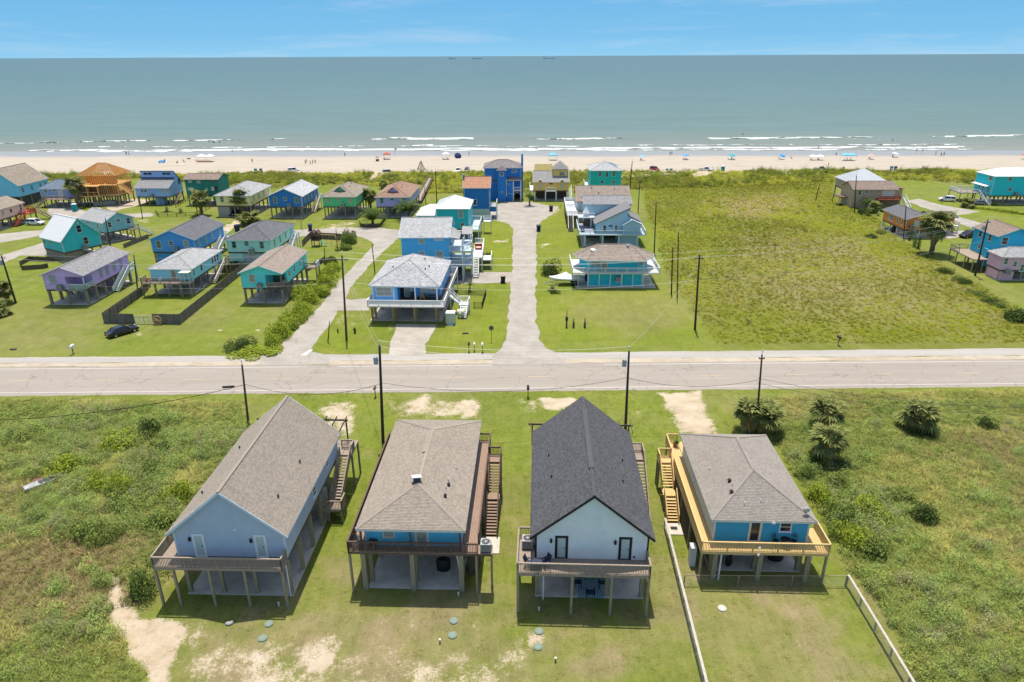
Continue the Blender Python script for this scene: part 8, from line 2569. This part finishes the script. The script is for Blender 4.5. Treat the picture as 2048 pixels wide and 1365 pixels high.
b.beam((2.0,.64,.55),(4.6,0,.5),.08,.1).beam((2.0,-.64,.55),(4.6,0,.5),.08,.1); b.beam((-1.6,-1.1,.4),(-1.6,1.1,.4),.08)
b.build('trailer_frame', METAL, t)['kind'] = 'stuff'
for x in (-2.0,-1.2):
  for s in (-1.1,1.1): MB().cyl((x, s - .1,.32),(x, s + .1,.32),.32, n=14).build('wheel', TYRE, t)
t = thing('wrecked_boat', 'derelict white boat hull lying in the left scrub', 'boat', at(92,972), math.radians(45)); t.scale = (.6,.62,.8)
b = MB(); prof_ = ((-3.2,.75,.25,.75),(-1.5,.9,.15,.8),(.6,.85,.15,.82),(2.2,.55,.25,.9),(3.2,.08,.6,1.0)); rings = []
for x, hw_, zk, zs in prof_:
  rings.append([(x,-hw_, zs),(x,-hw_ * .85, zk + .1),(x,0, zk),(x, hw_ * .85, zk + .1),(x, hw_, zs),(x, hw_ * .88, zs),(x, hw_ * .7, zk + .25),(x,-hw_ * .7, zk + .25),(x,-hw_ * .88, zs)])
b.loft(rings); b.build('hull', mat('chalky_hull',(.36,.365,.36), rough=.8, var=.3, scale=2, dirt=.6), t)
MB().prism([(-3.1,-.6,.72),(-.9,-.75,.76),(-.9,.75,.76),(-3.1,.6,.72)],(0,0,.06)).build('foredeck', MATS['chalky_hull'], t)
for x in (-.4,.7,1.7): MB().box(x - .1,-.6,.45, x + .1,.6,.78).build('thwart', DARKW, t)
MB().box(.0,-.5,.42,2.2,.45,.5).build('rotten_floor', DARKW, t)
tag(MB().prism([(-.6,-.4,.45),(.6,-.3,.5),(.5,.4,.5),(-.5,.4,.42)],(0,0,.04)).build('rusty_sheet', RUST, None, at(78,968),.4), 'rusty brown sheet lying behind the derelict boat', 'scrap')

# ------------------------------------------------------------------ small street and yard things
def mailbox(label, px, py, col, h_=1.15, s=1.0):
  t = thing('mailbox', label, 'mailbox', at(px, py),0, 'roadside mailboxes')
  MB().box(-.05,-.05,-.1,.05,.05, h_).build('post', DARKW, t)
  b = MB(); rings = []
  for y in (-.28,.28): rings.append([(-.11 * s, y * s, h_),(.11 * s, y * s, h_)] + [(.11 * s * math.cos(a * math.pi / 6), y * s, h_ + .12 * s + .11 * s * math.sin(a * math.pi / 6)) for a in range(7)])
  b.loft(rings).build('box', col, t)
  MB().box(.115 * s,.0, h_ + .1,.13 * s,.05, h_ + .32).build('flag', RED, t)
  return t
mailbox('black mailbox, leftmost of three by the side path',938,704, BLACK,1.2,1.3); mailbox('middle white-topped mailbox of three by the side path',949,703, WHT,1.1,1.2); mailbox('rightmost white mailbox of three by the side path',965,705, WHT,1.2,1.3)
mailbox('black mailbox on the near verge in front of the charcoal-roofed house drive',1056,795, BLACK,1.3,1.5)
mailbox('dark mailbox on the near verge beside the left transformer pole',751,794, DARKW,1.2,1.3)
mailbox('white mailbox by the side path below the lilac house',147,708, WHT,1.1,1.6)
mailbox('dark mailbox in the grass beside the side path, right of the big field corner',1676,691, DKMETAL,1.2,1.6)
mailbox('brown mailbox by the yard of the white car near the large turquoise house',1883,407, BROWNW,1.2,1.2)
def stop_sign(label, bx, by, ty, diamond=False):
  p = at(bx, by); zt = top_z(bx, ty, p.y); t = thing('road_sign', label, 'sign', p,0)
  MB().cyl((0,0,0),(0,0, zt),.04, n=6).build('post', DKMETAL, t)
  r = .42
  pts = [(r * math.cos(math.pi / 8 + i * math.pi / 4),.06, zt - r + r * math.sin(math.pi / 8 + i * math.pi / 4)) for i in range(8)]
  MB().prism(pts,(0,.015,0)).build('sign_back', mat('sign_back_metal',(.16,.16,.16), rough=.5, metal=.4), t)
  return t
stop_sign('back of an eight-sided road sign on a post by the middle street mouth',983,684,652)
def hydrant(label, px, py, col, s=1.0):
  t = thing('hydrant', label, 'hydrant', at(px, py))
  MB().cyl((0,0,0),(0,0,.7 * s),.14 * s,.12 * s,10).build('barrel', BLACK, t); MB().ell((0,0,.72 * s),.15 * s,.15 * s,.14 * s,10,6).build('bonnet', col, t); MB().cyl((-.24 * s,0,.5 * s),(.24 * s,0,.5 * s),.07 * s, n=8).build('nozzle', col, t)
hydrant('dark fire hydrant with a rusty cap right of the tall brown pole',710,667, RUST,1.25)
tag(MB().cyl((0,0,0),(0,0,.6),.12,.1,8).ell((0,0,.62),.13,.13,.1,8,5).build('bollard', BLACK, None, at(676,666)), 'short black bollard left of the tall brown pole', 'bollard')
for px, py, ty, w, lab in ((1133,655,622,.16, 'tall dark post with a grey box, leftmost of three on the lawn'),(1147,656,637,.2, 'middle thick stump post of three on the lawn'),(1169.5,656,637,.2, 'rightmost thick stump post of three on the lawn')):
  p = at(px, py); zt = top_z(px, ty, p.y); t = thing('wooden_post', lab, 'post', p,0, 'posts on the corner lawn')
  MB().box(-w / 1.2,-w / 1.2,-.1, w / 1.2, w / 1.2, zt * .55).build('stump', DARKW, t)
  MB().cyl((0,0, zt * .55),(0,0, zt), w * .55, w * .3,8).build('upper_post', DARKW, t)
  if w < .18: MB().box(-.22,-.16, zt * .42,.22,.16, zt * .62).build('meter_box', DKMETAL, t)
def wheelie(label, px, py, col, rot=.3, lid=None, s=1.0):
  t = thing('wheelie_bin', label, 'bin', at(px, py), rot, 'wheelie bins'); s *= 1.1
  MB().loft([[(-.26 * s,-.28 * s,.08),(.26 * s,-.28 * s,.08),(.26 * s,.28 * s,.08),(-.26 * s,.28 * s,.08)],[(-.33 * s,-.36 * s,1.0 * s),(.33 * s,-.36 * s,1.0 * s),(.33 * s,.36 * s,1.0 * s),(-.33 * s,.36 * s,1.0 * s)]]).build('tub', col, t)
  MB().prism([(-.36 * s,-.4 * s,1.0 * s),(-.36 * s,.4 * s,1.08 * s),(-.36 * s,.4 * s,1.14 * s),(-.36 * s,-.4 * s,1.06 * s)],(.72 * s,0,0)).build('lid', lid or col, t)
  for q in (-.3,.3): MB().cyl((q * s - .04,.3 * s,.14),(q * s + .04,.3 * s,.14),.14, n=10).build('wheel', TYRE, t)
BINB = paint('navy_bin',(.012,.022,.075)); BINC = paint('black_bin',(.02,.02,.024))
wheelie('navy wheelie bin beside the left lane opposite the royal blue house',621,462, BINB,.3, s=1.4)
wheelie('navy wheelie bin beside the mint green house and the palm bush',475,463, BINB,-.3, s=1.4)
wheelie('dark wheelie bin at the side drive of the tall blue house',1006,566, BINC,.1, GREYW, s=1.3)
wheelie('navy wheelie bin on the sandy edge of the middle street',1077,463, BINB,.2, s=1.3)
wheelie('dark wheelie bin by the street end, left of the white decks',1102,423, BINC,.2, s=1.3)
wheelie('dark wheelie bin beside the orange house slab',1787,466, BINC,.2, s=1.3)
tag(MB().box(-.06,-.06,0,.06,.06,1.2).box(-.12,-.1,.9,.12,.1,1.2).build('hose_post', DARKW, None, at(1120,419)), 'short dark post at the grass island by the street end', 'post')
tag(MB().ell((0,0,.3),.32,.32,.32,12,8).build('marker_ball', WHT, None, at(594,650), smooth=True), 'white ball on the verge of the left lane under the hedge', 'marker')
for px, py, lab in ((440,661, 'flat white stone on the mown lawn below the turquoise house'),(516,661, 'white scrap on the lawn left of the hedge')):
  tag(MB().ell((0,0,0),.45,.2,.05,8,5).build('stone', CONC, None, at(px, py)), lab, 'stone')
tag(MB().ell((0,0,.12),.6,.25,.16,9,5).build('mulch_heap', DARKW, None, at(27,700)), 'dark heap lying on the left lawn by the side path', 'heap')
tag(MB().box(-.5,-.15,0,.5,.15,.16).build('drain_grate', DKMETAL, None, at(931,668)), 'small dark pipe end on the lawn by the big sky-blue house', 'pipe')
# portable toilets
def toilet(label, px, py, col):
  t = thing('portable_toilet', label, 'portable toilet', at(px, py),.1, 'portable toilets')
  MB().box(-.56,-.56,.08,.56,.56,2.1).build('cabin', col, t); MB().box(-.42,-.60,.15,.42,-.562,1.95).build('door', paint('toilet_door', tuple(c * .8 for c in col.node_tree.nodes['Hue/Saturation/Value'].inputs['Color'].default_value[:3])), t)
  MB().loft([[(-.6,-.6,2.1),(.6,-.6,2.1),(.6,.6,2.1),(-.6,.6,2.1)],[(-.4,-.4,2.32),(.4,-.4,2.32),(.4,.4,2.32),(-.4,.4,2.32)]]).build('roof', WHT, t); MB().box(-.6,-.6,0,.6,.6,.08).build('skid', DKMETAL, t)
toilet('teal portable toilet beside the timber frame house',151,423, paint('teal_plastic',(.01,.36,.34)))
toilet('green portable toilet on the beach edge',1445,344, paint('green_plastic',(.01,.30,.16)))
t = thing('dumpster', 'grey-green open skip full of scrap by the timber frame house', 'skip', at(211,412), math.radians(24))
DUMP = paint('skip_green',(.20,.22,.19), dirt=.4)
MB().box(-3,-1.1,.15,3,1.1,.25).build('floor', DUMP, t)
for a in ((-3,-1.1,3,-1.0),(-3,1.0,3,1.1),(-3,-1.0,-2.9,1.0),(2.9,-1.0,3,1.0)): MB().box(a[0], a[1],.25, a[2], a[3],1.5).build('side', DUMP, t)
for i in range(9): MB().beam((-2.6 + i * .55,-.7,.9 + .3 * (i % 3)),(-2.2 + i * .5,.8,1.2 + .25 * (i % 2)),.25,.12).build('scrap',(LUMB, WHT, CONC)[i % 3], t)
for i in range(10):
  g_ = at(165 + R.uniform(-12,45),420 + R.uniform(-4,6))
  tag(MB().beam((-.9,0,.1),(.9,.2,.14),.3,.14).build('lumber_scrap', LUMB if i % 2 else CREAM, None, g_, R.uniform(0,3)), 'scrap of lumber lying on the bare ground beside the timber frame house', 'lumber', 'lumber scraps by the timber frame house')
# swing set
t = thing('play_set', 'wooden play tower with green slide and swing beam on the fenced lawn', 'play set', at(634,492), math.radians(-4))
for x in (-.9,.9):
  for y in (-.8,.8): MB().box(x - .07, y - .07,0, x + .07, y + .07,3.1).build('tower_post', BROWNW, t)
MB().box(-1,-.9,1.4,1,.9,1.5).build('platform', BROWNW, t)
for x in (-.5,.5): MB().prism([(x - .55,-1,3.1),(x + .55,-1,3.1),(x,-1,3.9)],(0,2,0)).build('tower_roof', BROWNW, t)
MB().box(-1,-.9,1.5,-.9,.9,2.2).box(-.9,.8,1.5,1,.9,2.2).build('tower_side', BROWNW, t)['kind'] = 'stuff'
MB().prism([(.95,-.5,1.4),(2.6,-.9,.2),(2.6,-.4,.2),(.95,.0,1.4)],(0,0,.08)).build('slide', paint('green_slide',(.02,.34,.26)), t)
MB().beam((1,.3,2.7),(4.6,.5,2.5),.12).build('swing_beam', LUMB, t); MB().beam((4.6,.5,2.5),(5.4,-.6,0),.1).build('swing_leg', LUMB, t); MB().beam((4.6,.5,2.5),(5.2,1.5,0),.1).build('swing_leg', LUMB, t)
for x in (2.2,3.4):
  MB().cyl((x,.4,.6),(x,.4,2.6),.02, n=4).build('swing_rope', BLACK, t); MB().box(x - .25,.3,.5, x + .25,.5,.55).build('swing_seat', BLACK, t)

# ------------------------------------------------------------------ beach: people, shades, markers
def person_mesh(pose):
  J = {'stand': dict(hipz=.9, lean=0, kneeL=(.02,.0), kneeR=(-.02,.0), armL=.10, armR=.10), 'walk': dict(hipz=.88, lean=.05, kneeL=(.28,0), kneeR=(-.26,0), armL=-.22, armR=.22),
         'wade': dict(hipz=.9, lean=.03, kneeL=(.05,0), kneeR=(-.05,0), armL=.3, armR=.3), 'sit': dict(hipz=.42, lean=-.18, kneeL=(.45,.42), kneeR=(.45,.42), armL=.2, armR=.2)}[pose]
  hz = J['hipz']; l = J['lean']
  v = [(0,0, hz),(l * .4,0, hz + .25),(l * .9,0, hz + .5),(l,0, hz + .60),(l * 1.1 + .02,0, hz + .74)]
  r = [.15,.125,.15,.065,.105]; e = [(0,1),(1,2),(2,3),(3,4)]
  def chain(start, pts, rad):
    p = start
    for q, rr in zip(pts, rad):
      v.append(q); r.append(rr); e.append((p, len(v) - 1)); p = len(v) - 1
  for s, kx in ((1, J['kneeL'][0]),(-1, J['kneeR'][0])):
    if pose == 'sit': chain(0,[(.05, s * .1, hz),(.47, s * .12, hz + .04),(.50, s * .12,.08),(.62, s * .12,.05)],[.10,.07,.05,.04])
    else: chain(0,[(.0, s * .1, hz - .05),(kx * .6, s * .11, hz * .52),(kx, s * .11,.08),(kx + .14, s * .12,.04)],[.105,.07,.05,.04])
  for s, ax in ((1, J['armL']),(-1, J['armR'])):
    chain(2,[(l, s * .19, hz + .48),(l + ax * .5, s * .25, hz + .24),(l + ax + .05, s * .25, hz + .0),(l + ax + .07, s * .25, hz - .09)],[.06,.045,.035,.03])
  me = bpy.data.meshes.new('body'); me.from_pydata(v, e,[])
  o = bpy.data.objects.new('body', me); COL.objects.link(o)
  md = o.modifiers.new('skin', 'SKIN')
  for i, sv in enumerate(me.skin_vertices[0].data): sv.radius = (r[i], r[i]); sv.use_root = (i == 0)
  o.modifiers.new('sub', 'SUBSURF').levels = 1
  dg = bpy.context.evaluated_depsgraph_get(); dg.update()
  ev = bpy.data.meshes.new_from_object(o.evaluated_get(dg)); ev.name = 'body'
  bpy.data.objects.remove(o)
  return ev, hz, l
POSES = {k: person_mesh(k) for k in ('stand', 'walk', 'wade', 'sit')}
SKINS = [mat('skin_light',(.50,.29,.20), rough=.6, var=.05), mat('skin_tan',(.33,.18,.11), rough=.6, var=.05), mat('skin_brown',(.14,.075,.05), rough=.6, var=.05)]
HAIRS = [mat('dark_hair',(.03,.02,.015), var=.1), mat('brown_hair',(.11,.06,.03), var=.1)]
CLOTH = {k: mat(k + '_cloth', c, rough=.9, var=.1) for k, c in dict(black=(.02,.02,.025), red=(.42,.04,.04), blue=(.03,.10,.35), white=(.7,.7,.7), teal=(.02,.28,.28), orange=(.55,.18,.03), pink=(.55,.2,.28), navy=(.02,.03,.09)).items()}
PN = [0]
def person(label, px, py, pose='stand', shorts='navy', shirt=None, rot=0.0, z=None, s=1.0):
  PN[0] += 1
  me, hz, l = POSES[pose]
  p = at(px, py)
  p.z = z if z is not None else float(beach_z(np.array([p.x]), np.array([p.y]))[0])
  t = thing('person', label, 'person', p, rot, 'people on the beach'); t.scale = (s, s, s)
  body = me.copy(); body.materials.clear(); body.materials.append(SKINS[PN[0] % 3])
  link('body', body, t)
  c = MB()
  c.loft([[(a * .0 + .185 * math.cos(k * .7854),.20 * math.sin(k * .7854), hz + dz) for k in range(8)] for a, dz in ((0,-.14),(0,.06),(0,.12))])
  c.build('shorts', CLOTH[shorts], t)
  if shirt:
    MB().loft([[(l * f + .165 * q * math.cos(k * .7854),.215 * q * math.sin(k * .7854), hz + dz) for k in range(8)] for f, dz, q in ((.2,.10,1),(.6,.35,.98),(1,.53,.9),(1,.57,.5))]).build('shirt', CLOTH[shirt], t)
  MB().ell((l * 1.1 - .02,0, hz + .80),.115,.105,.10,8,6).build('hair', HAIRS[PN[0] % 2], t)
  return t
W_ = -.75
for px, py, pose, sh, st, lab in ((253,310, 'walk', 'black', 'navy', 'person in dark clothes walking on the wet sand, left of a pair'),(258,310, 'walk', 'white', 'white', 'person in white walking on the wet sand beside one in dark clothes'),
    (505,327, 'stand', 'navy', 'black', 'lone person in dark clothes on the sand right of the white canopies'),(690,313, 'stand', 'red', None, 'person in red shorts near the waterline above the green house'),
    (611,330, 'stand', 'black', 'black', 'person in dark clothes, leftmost of the group on the sand'),(614,328, 'stand', 'red', 'orange', 'person in an orange top in the group on the sand'),(621,331, 'walk', 'blue', None, 'shirtless person in blue shorts in the middle of the group on the sand'),(626,330, 'stand', 'teal', 'teal', 'person in teal right of the middle of the group on the sand'),(631,329, 'walk', 'navy', 'red', 'person in a red top, rightmost of the group on the sand'),
    (938,311, 'stand', 'navy', 'blue', 'person in a blue top near the water right of the tilted umbrella'),(1340,311, 'walk', 'navy', 'black', 'person in a black top walking near the water, left of a pair'),(1343.5,310, 'walk', 'red', None, 'shirtless person walking near the water, right of a pair'),
    (1833,303, 'stand', 'black', 'navy', 'person at the water edge left of the white and red shade'),(1845,303, 'stand', 'white', None, 'person in white shorts at the water edge'),(1871,310, 'stand', 'orange', None, 'person in orange shorts on the wet sand'),(1882,313, 'walk', 'black', 'black', 'person all in black walking on the wet sand'),(1887.5,312, 'walk', 'navy', 'teal', 'person in a teal top walking beside one in black'),
    (1672,311, 'sit', 'black', 'black', 'person sitting low on the wet sand above the pickup'),(1582,319, 'sit', 'red', 'pink', 'person sitting on the sand right of the blue umbrella'),(330,325, 'sit', 'navy', 'black', 'person sitting right of the blue beach tent'),(355,329, 'sit', 'black', 'navy', 'person in dark clothes sitting in front of a pale mat'),(368,326, 'sit', 'black', None, 'person sitting behind the pale mat on the sand')):
  person(lab, px, py, pose, sh, st, R.uniform(0,6.28))
for px, py, sh, st, lab in ((418,284, 'black', None, 'bather standing in the surf, leftmost of four'),(426,285, 'blue', 'blue', 'bather in blue in the surf, second of four'),(428.5,285, 'navy', 'black', 'bather in black in the surf, close to the one in blue'),(439,285, 'black', 'navy', 'bather in the surf, rightmost of four'),
    (465,302, 'red', None, 'lone bather in the shallow foam above the white canopies'),(1486,269, 'black', None, 'lone bather far out above the blue umbrellas'),(1785,281, 'navy', None, 'lone bather in the breakers above the right shades'),(1637,296, 'orange', None, 'lone bather in the foam above the two white umbrellas')):
  person(lab, px, py, 'wade', sh, st, R.uniform(0,6.28), z=-.95)
CHAIRM = paint('beach_chair_red',(.30,.05,.05)); CHAIRB = paint('beach_chair_blue',(.03,.12,.32))
def umbrella(label, px, py, col, r=1.3, h_=2.1, tilt=(0,0), name='beach_umbrella'):
  p = at(px, py); p.z = float(beach_z(np.array([p.x]), np.array([p.y]))[0])
  t = thing(name, label, 'umbrella', p,0, 'beach umbrellas and shades')
  MB().cyl((0,0,-.2),(0,0, h_),.03, n=6).build('pole', WHT, t)
  b = MB(); n = 10
  top = (0,0, h_ + .1)
  rim = [(r * math.cos(i * 6.2832 / n), r * math.sin(i * 6.2832 / n), h_ - .45) for i in range(n)]; md = [(r * .6 * math.cos(i * 6.2832 / n), r * .6 * math.sin(i * 6.2832 / n), h_ - .08) for i in range(n)]
  b.add([top] + md + rim,[(0,1 + i,1 + (i + 1) % n) for i in range(n)] + [(1 + i,1 + n + i,1 + n + (i + 1) % n,1 + (i + 1) % n) for i in range(n)])
  o = b.build('canopy', col, t, None,(tilt[0], tilt[1],0))
  return t, p
def canopy(label, px, py, col, w=3.0, h_=2.3):
  p = at(px, py); p.z = float(beach_z(np.array([p.x]), np.array([p.y]))[0])
  t = thing('beach_canopy', label, 'canopy', p,.1, 'beach umbrellas and shades')
  for x in (-w / 2, w / 2):
    for y in (-w / 2, w / 2): MB().cyl((x, y,-.1),(x, y, h_),.03, n=6).build('leg', METAL, t)
  MB().add([(-w / 2 - .1,-w / 2 - .1, h_),(w / 2 + .1,-w / 2 - .1, h_),(w / 2 + .1, w / 2 + .1, h_),(-w / 2 - .1, w / 2 + .1, h_),(0,0, h_ + .85),(-w / 2 - .1,-w / 2 - .1, h_ - .25),(w / 2 + .1,-w / 2 - .1, h_ - .25),(w / 2 + .1, w / 2 + .1, h_ - .25),(-w / 2 - .1, w / 2 + .1, h_ - .25)],
             [(0,1,4),(1,2,4),(2,3,4),(3,0,4),(0,5,6,1),(1,6,7,2),(2,7,8,3),(3,8,5,0)]).build('top', col, t)
  return t
def beach_chair(label, px, py, m, rot=1.57):
  p = at(px, py); p.z = float(beach_z(np.array([p.x]), np.array([p.y]))[0])
  t = thing('beach_chair', label, 'chair', p, rot, 'beach chairs under the shades')
  MB().box(-.3,-.3,.30,.3,.3,.36).build('seat', m, t); MB().prism([(-.3,.3,.34),(.3,.3,.34),(.3,.6,1.0),(-.3,.6,1.0)],(0,.04,0)).build('backrest', m, t)
  for x in (-.28,.28):
    for y in (-.25,.3): MB().cyl((x, y,0),(x, y,.32),.02, n=5).build('leg', METAL, t)
C_ = lambda k, c: mat(k, c, rough=.85, var=.05)
canopy('white canopy, left of two over a row of red chairs',404,324, C_('white_shade',(.8,.8,.8)),3.2); canopy('white canopy, right of two over a row of red chairs',421,324, MATS['white_shade'],3.2)
canopy('red canopy by the flag pole on the beach',774,319, C_('red_shade',(.55,.12,.08)),2.8); canopy('white canopy above the lifeguard tepee on the beach',892,319, MATS['white_shade'],2.8)
canopy('light blue canopy between the royal blue and yellow houses',1106,321, C_('light_blue_shade',(.16,.50,.68)),3.2)
canopy('left half of the wide light blue canopy on the right beach',1690,322, MATS['light_blue_shade'],2.8); canopy('right half of the wide light blue canopy on the right beach',1702,322, MATS['light_blue_shade'],2.8)
for px, py, col, r, tl, lab in ((1284,321, 'light_blue_shade',1.3,(0,0), 'pale blue umbrella behind the sea-green house pole'),(1371,320, 'blue_shade',1.5,(0,0), 'bright blue umbrella above the white pickup'),(1462,320, 'teal_shade',1.7,(.1,.1), 'teal umbrella over several chairs'),(1561,319, 'blue_shade',1.4,(.35,.2), 'tilted blue umbrella left of a sitting person'),
    (1625,321, 'white_shade',1.6,(0,0), 'left white umbrella of a pair on the right beach'),(1639,321, 'white_shade',1.6,(0,0), 'right white umbrella of a pair on the right beach'),(1741,319, 'pink_shade',1.5,(0,0), 'pink and white umbrella on the right beach'),(1787,315, 'white_shade',1.5,(.1,.3), 'white umbrella over a dark red chair near the water'),(915,316, 'navy_shade',1.6,(.9,.3), 'tilted dark navy umbrella near the water'),(2047,319, 'red_shade',1.5,(0,0), 'red umbrella cut by the right edge')):
  m_ = {'blue_shade': C_('blue_shade',(.06,.30,.62)), 'teal_shade': C_('teal_shade',(.02,.36,.36)), 'pink_shade': C_('pink_shade',(.66,.34,.34)), 'navy_shade': C_('navy_shade',(.02,.03,.10))}.get(col) or MATS[col]
  umbrella(lab, px, py, m_, r, tilt=tl)
for i,(px, lab) in enumerate(((395, 'first'),(399, 'second'),(403, 'third'),(407, 'fourth'),(411, 'fifth'),(415, 'sixth'),(419, 'seventh'),(423, 'eighth'))):
  beach_chair('%s red beach chair from the left under the two white canopies' % lab, px,325.5, CHAIRM)
for px, py, m_, lab in ((771,320, CHAIRM, 'red chair, left one under the red canopy'),(777,320, CHAIRM, 'red chair, right one under the red canopy'),(888,320, CHAIRM, 'red chair, left one under the white canopy by the tepee'),(896,320, NAVY, 'dark chair, right one under the white canopy by the tepee'),(1283,322, CHAIRM, 'red chair under the pale blue umbrella'),(1369,320.5, CHAIRM, 'red chair, left one under the bright blue umbrella'),(1374,320.5, NAVY, 'dark chair, right one under the bright blue umbrella'),(1457,320, NAVY, 'dark chair, left one under the teal umbrella'),(1464,320, CHAIRM, 'red chair under the teal umbrella'),(1468,320, CHAIRB, 'blue chair, right one under the teal umbrella'),(1559,319, CHAIRM, 'red chair under the tilted blue umbrella'),(1623,322, NAVY, 'dark chair under the left white umbrella of the pair'),(1637,322, NAVY, 'dark chair under the right white umbrella of the pair'),(1689,322, NAVY, 'dark chair, left one under the wide light blue canopy'),(1696,322, CHAIRB, 'blue chair, middle one under the wide light blue canopy'),(1702,322, NAVY, 'dark chair, right one under the wide light blue canopy'),(1740,319.5, CHAIRM, 'red chair under the pink and white umbrella'),(1786,315.5, CHAIRM, 'dark red chair under the white umbrella near the water')):
  beach_chair(lab, px, py, m_, R.uniform(.8,2.4))
t = thing('beach_tent', 'small blue and white beach tent on the left sand', 'tent', at(324,327),.3, 'beach umbrellas and shades')
MB().loft([[(-1.3,-.8,0),(1.3,-.8,0),(1.3,.8,0),(-1.3,.8,0)],[(-1.1,-.5,.9),(1.1,-.5,.9),(1.1,.6,.9),(-1.1,.6,.9)],[(-.6,-.1,1.25),(.6,-.1,1.25),(.6,.3,1.25),(-.6,.3,1.25)]]).build('fabric', MATS['blue_shade'], t); MB().box(-.5,-.83,.02,.5,-.7,.7).build('door_flap', WHT, t)
tag(MB().box(-2.6,-.5,.02,2.6,.5,.10).build('beach_mat', CREAM, None, at(360,332) + Vector((0,0,.3)),.05), 'long pale mat on the left sand between two sitters', 'mat')
tag(MB().ell((0,0,.3),.9,.3,.25,8,5).build('driftwood_heap', DKMETAL, None, at(378,319)), 'dark kayak-shaped bundle left of the white canopies', 'bundle')
t = thing('driftwood_tepee', 'tall driftwood tepee standing on the beach left of the white pickup', 'tepee', at(843,342))
for i in range(13):
  a = i * .483; MB().cyl((1.9 * math.cos(a),1.5 * math.sin(a),0),(R.uniform(-.2,.2), R.uniform(-.2,.2), R.uniform(3.2,4.0)),.10,.05,6).build('branch', BROWNW if i % 2 else GREYW, t)
t = thing('golf_cart', 'small dark red golf cart on the sand left of the red canopy', 'golf cart', at(755,323),-1.5)
MB().box(-1.1,-.55,.3,1.1,.55,.7).build('body', CHAIRM, t); MB().box(-.5,-.5,.7,.1,.5,.85).build('seat', BLACK, t); MB().box(-.95,-.6,1.75,.85,.6,1.83).build('roof', BLACK, t)
for x in (-.85,.75):
  for y in (-.52,.52): MB().cyl((x, y,.7),(x, y,1.76),.03, n=5).build('roof_post', BLACK, t); MB().cyl((x, y - .08,.25),(x, y + .08,.25),.25, n=10).build('wheel', TYRE, t)
t = thing('flag_pole', 'thin pole with an orange-red flag at the waterline', 'flag', at(790,313))
MB().cyl((0,0,0),(0,0,3.6),.05, n=6).build('pole', GREYW, t); MB().prism([(.05,0,3.5),(1.0,.1,3.4),(.9,.05,2.7),(.05,0,2.8)],(0,.02,0)).build('flag', MATS['red_shade'], t)
for px, py, ty, m_, lab in ((1655,338,326, BROWNW, 'leaning brown marker post on the beach right of the silver pickup'),(1686,342,333, DARKW, 'short dark sign post at the right beach edge'),(1701,343,338, GREYW, 'small grey stake at the right beach edge')):
  p = at(px, py); t = thing('marker_post', lab, 'post', p); zt = top_z(px, ty, p.y)
  MB().cyl((0,0,-.2),(.15,0, zt),.12, n=7).build('post', m_, t)
  if m_ is DARKW: MB().box(-.25,-.06, zt - .9,.35,-.02, zt - .3).build('sign_plate', DARKW, t)
for px, py, lab in ((512,347, 'left teal litter barrel of the pair above the pale yellow house'),(522.5,347, 'right navy litter barrel of the pair above the pale yellow house'),(1782,342.5, 'left blue litter barrel of the pair on the right beach'),(1790,342.5, 'right blue litter barrel of the pair on the right beach'),(1334,343.5, 'left blue litter barrel right of the red car'),(1342,343.5, 'right dark litter barrel right of the red car')):
  t = thing('litter_barrel', lab, 'bin', at(px, py) + Vector((0,0,.2)),0, 'litter barrels on the beach'); hgt = 1.6 if px < 600 or px > 1700 else .9
  c_ = C_('barrel_teal',(.03,.22,.30)) if 'left' in lab else C_('barrel_navy',(.02,.09,.24))
  MB().box(-.45,-.3,0,.45,.3, hgt * .75).build('barrel', c_, t); MB().box(-.5,-.35, hgt * .75,.5,.35, hgt).build('lid', c_, t); MB().box(-.4,-.32, hgt * .3,.4,-.3, hgt * .6).build('panel', WHT, t)
# ships on the horizon
for px, L, lab in ((955,150, 'faint cargo ship on the horizon, left one'),(1099,190, 'faint cargo ship on the horizon with its bridge at the left end'),(905,110, 'faintest small ship on the horizon, leftmost')):
  Yd = 11000.0; d = ray(px,110); t = thing('cargo_ship', lab, 'ship',(d.x / d.y * Yd, Yd,0),0, 'ships on the horizon')
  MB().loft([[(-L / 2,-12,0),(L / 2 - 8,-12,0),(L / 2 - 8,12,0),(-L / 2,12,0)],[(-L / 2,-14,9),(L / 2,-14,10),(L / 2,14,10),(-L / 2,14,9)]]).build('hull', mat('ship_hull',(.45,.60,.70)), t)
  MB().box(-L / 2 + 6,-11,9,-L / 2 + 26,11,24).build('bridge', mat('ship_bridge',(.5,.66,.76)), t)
  for k in range(3): MB().box(-L / 6 + k * L / 5 - 2,-1,9,-L / 6 + k * L / 5 + 2,1,17).build('crane', MATS['ship_hull'], t)
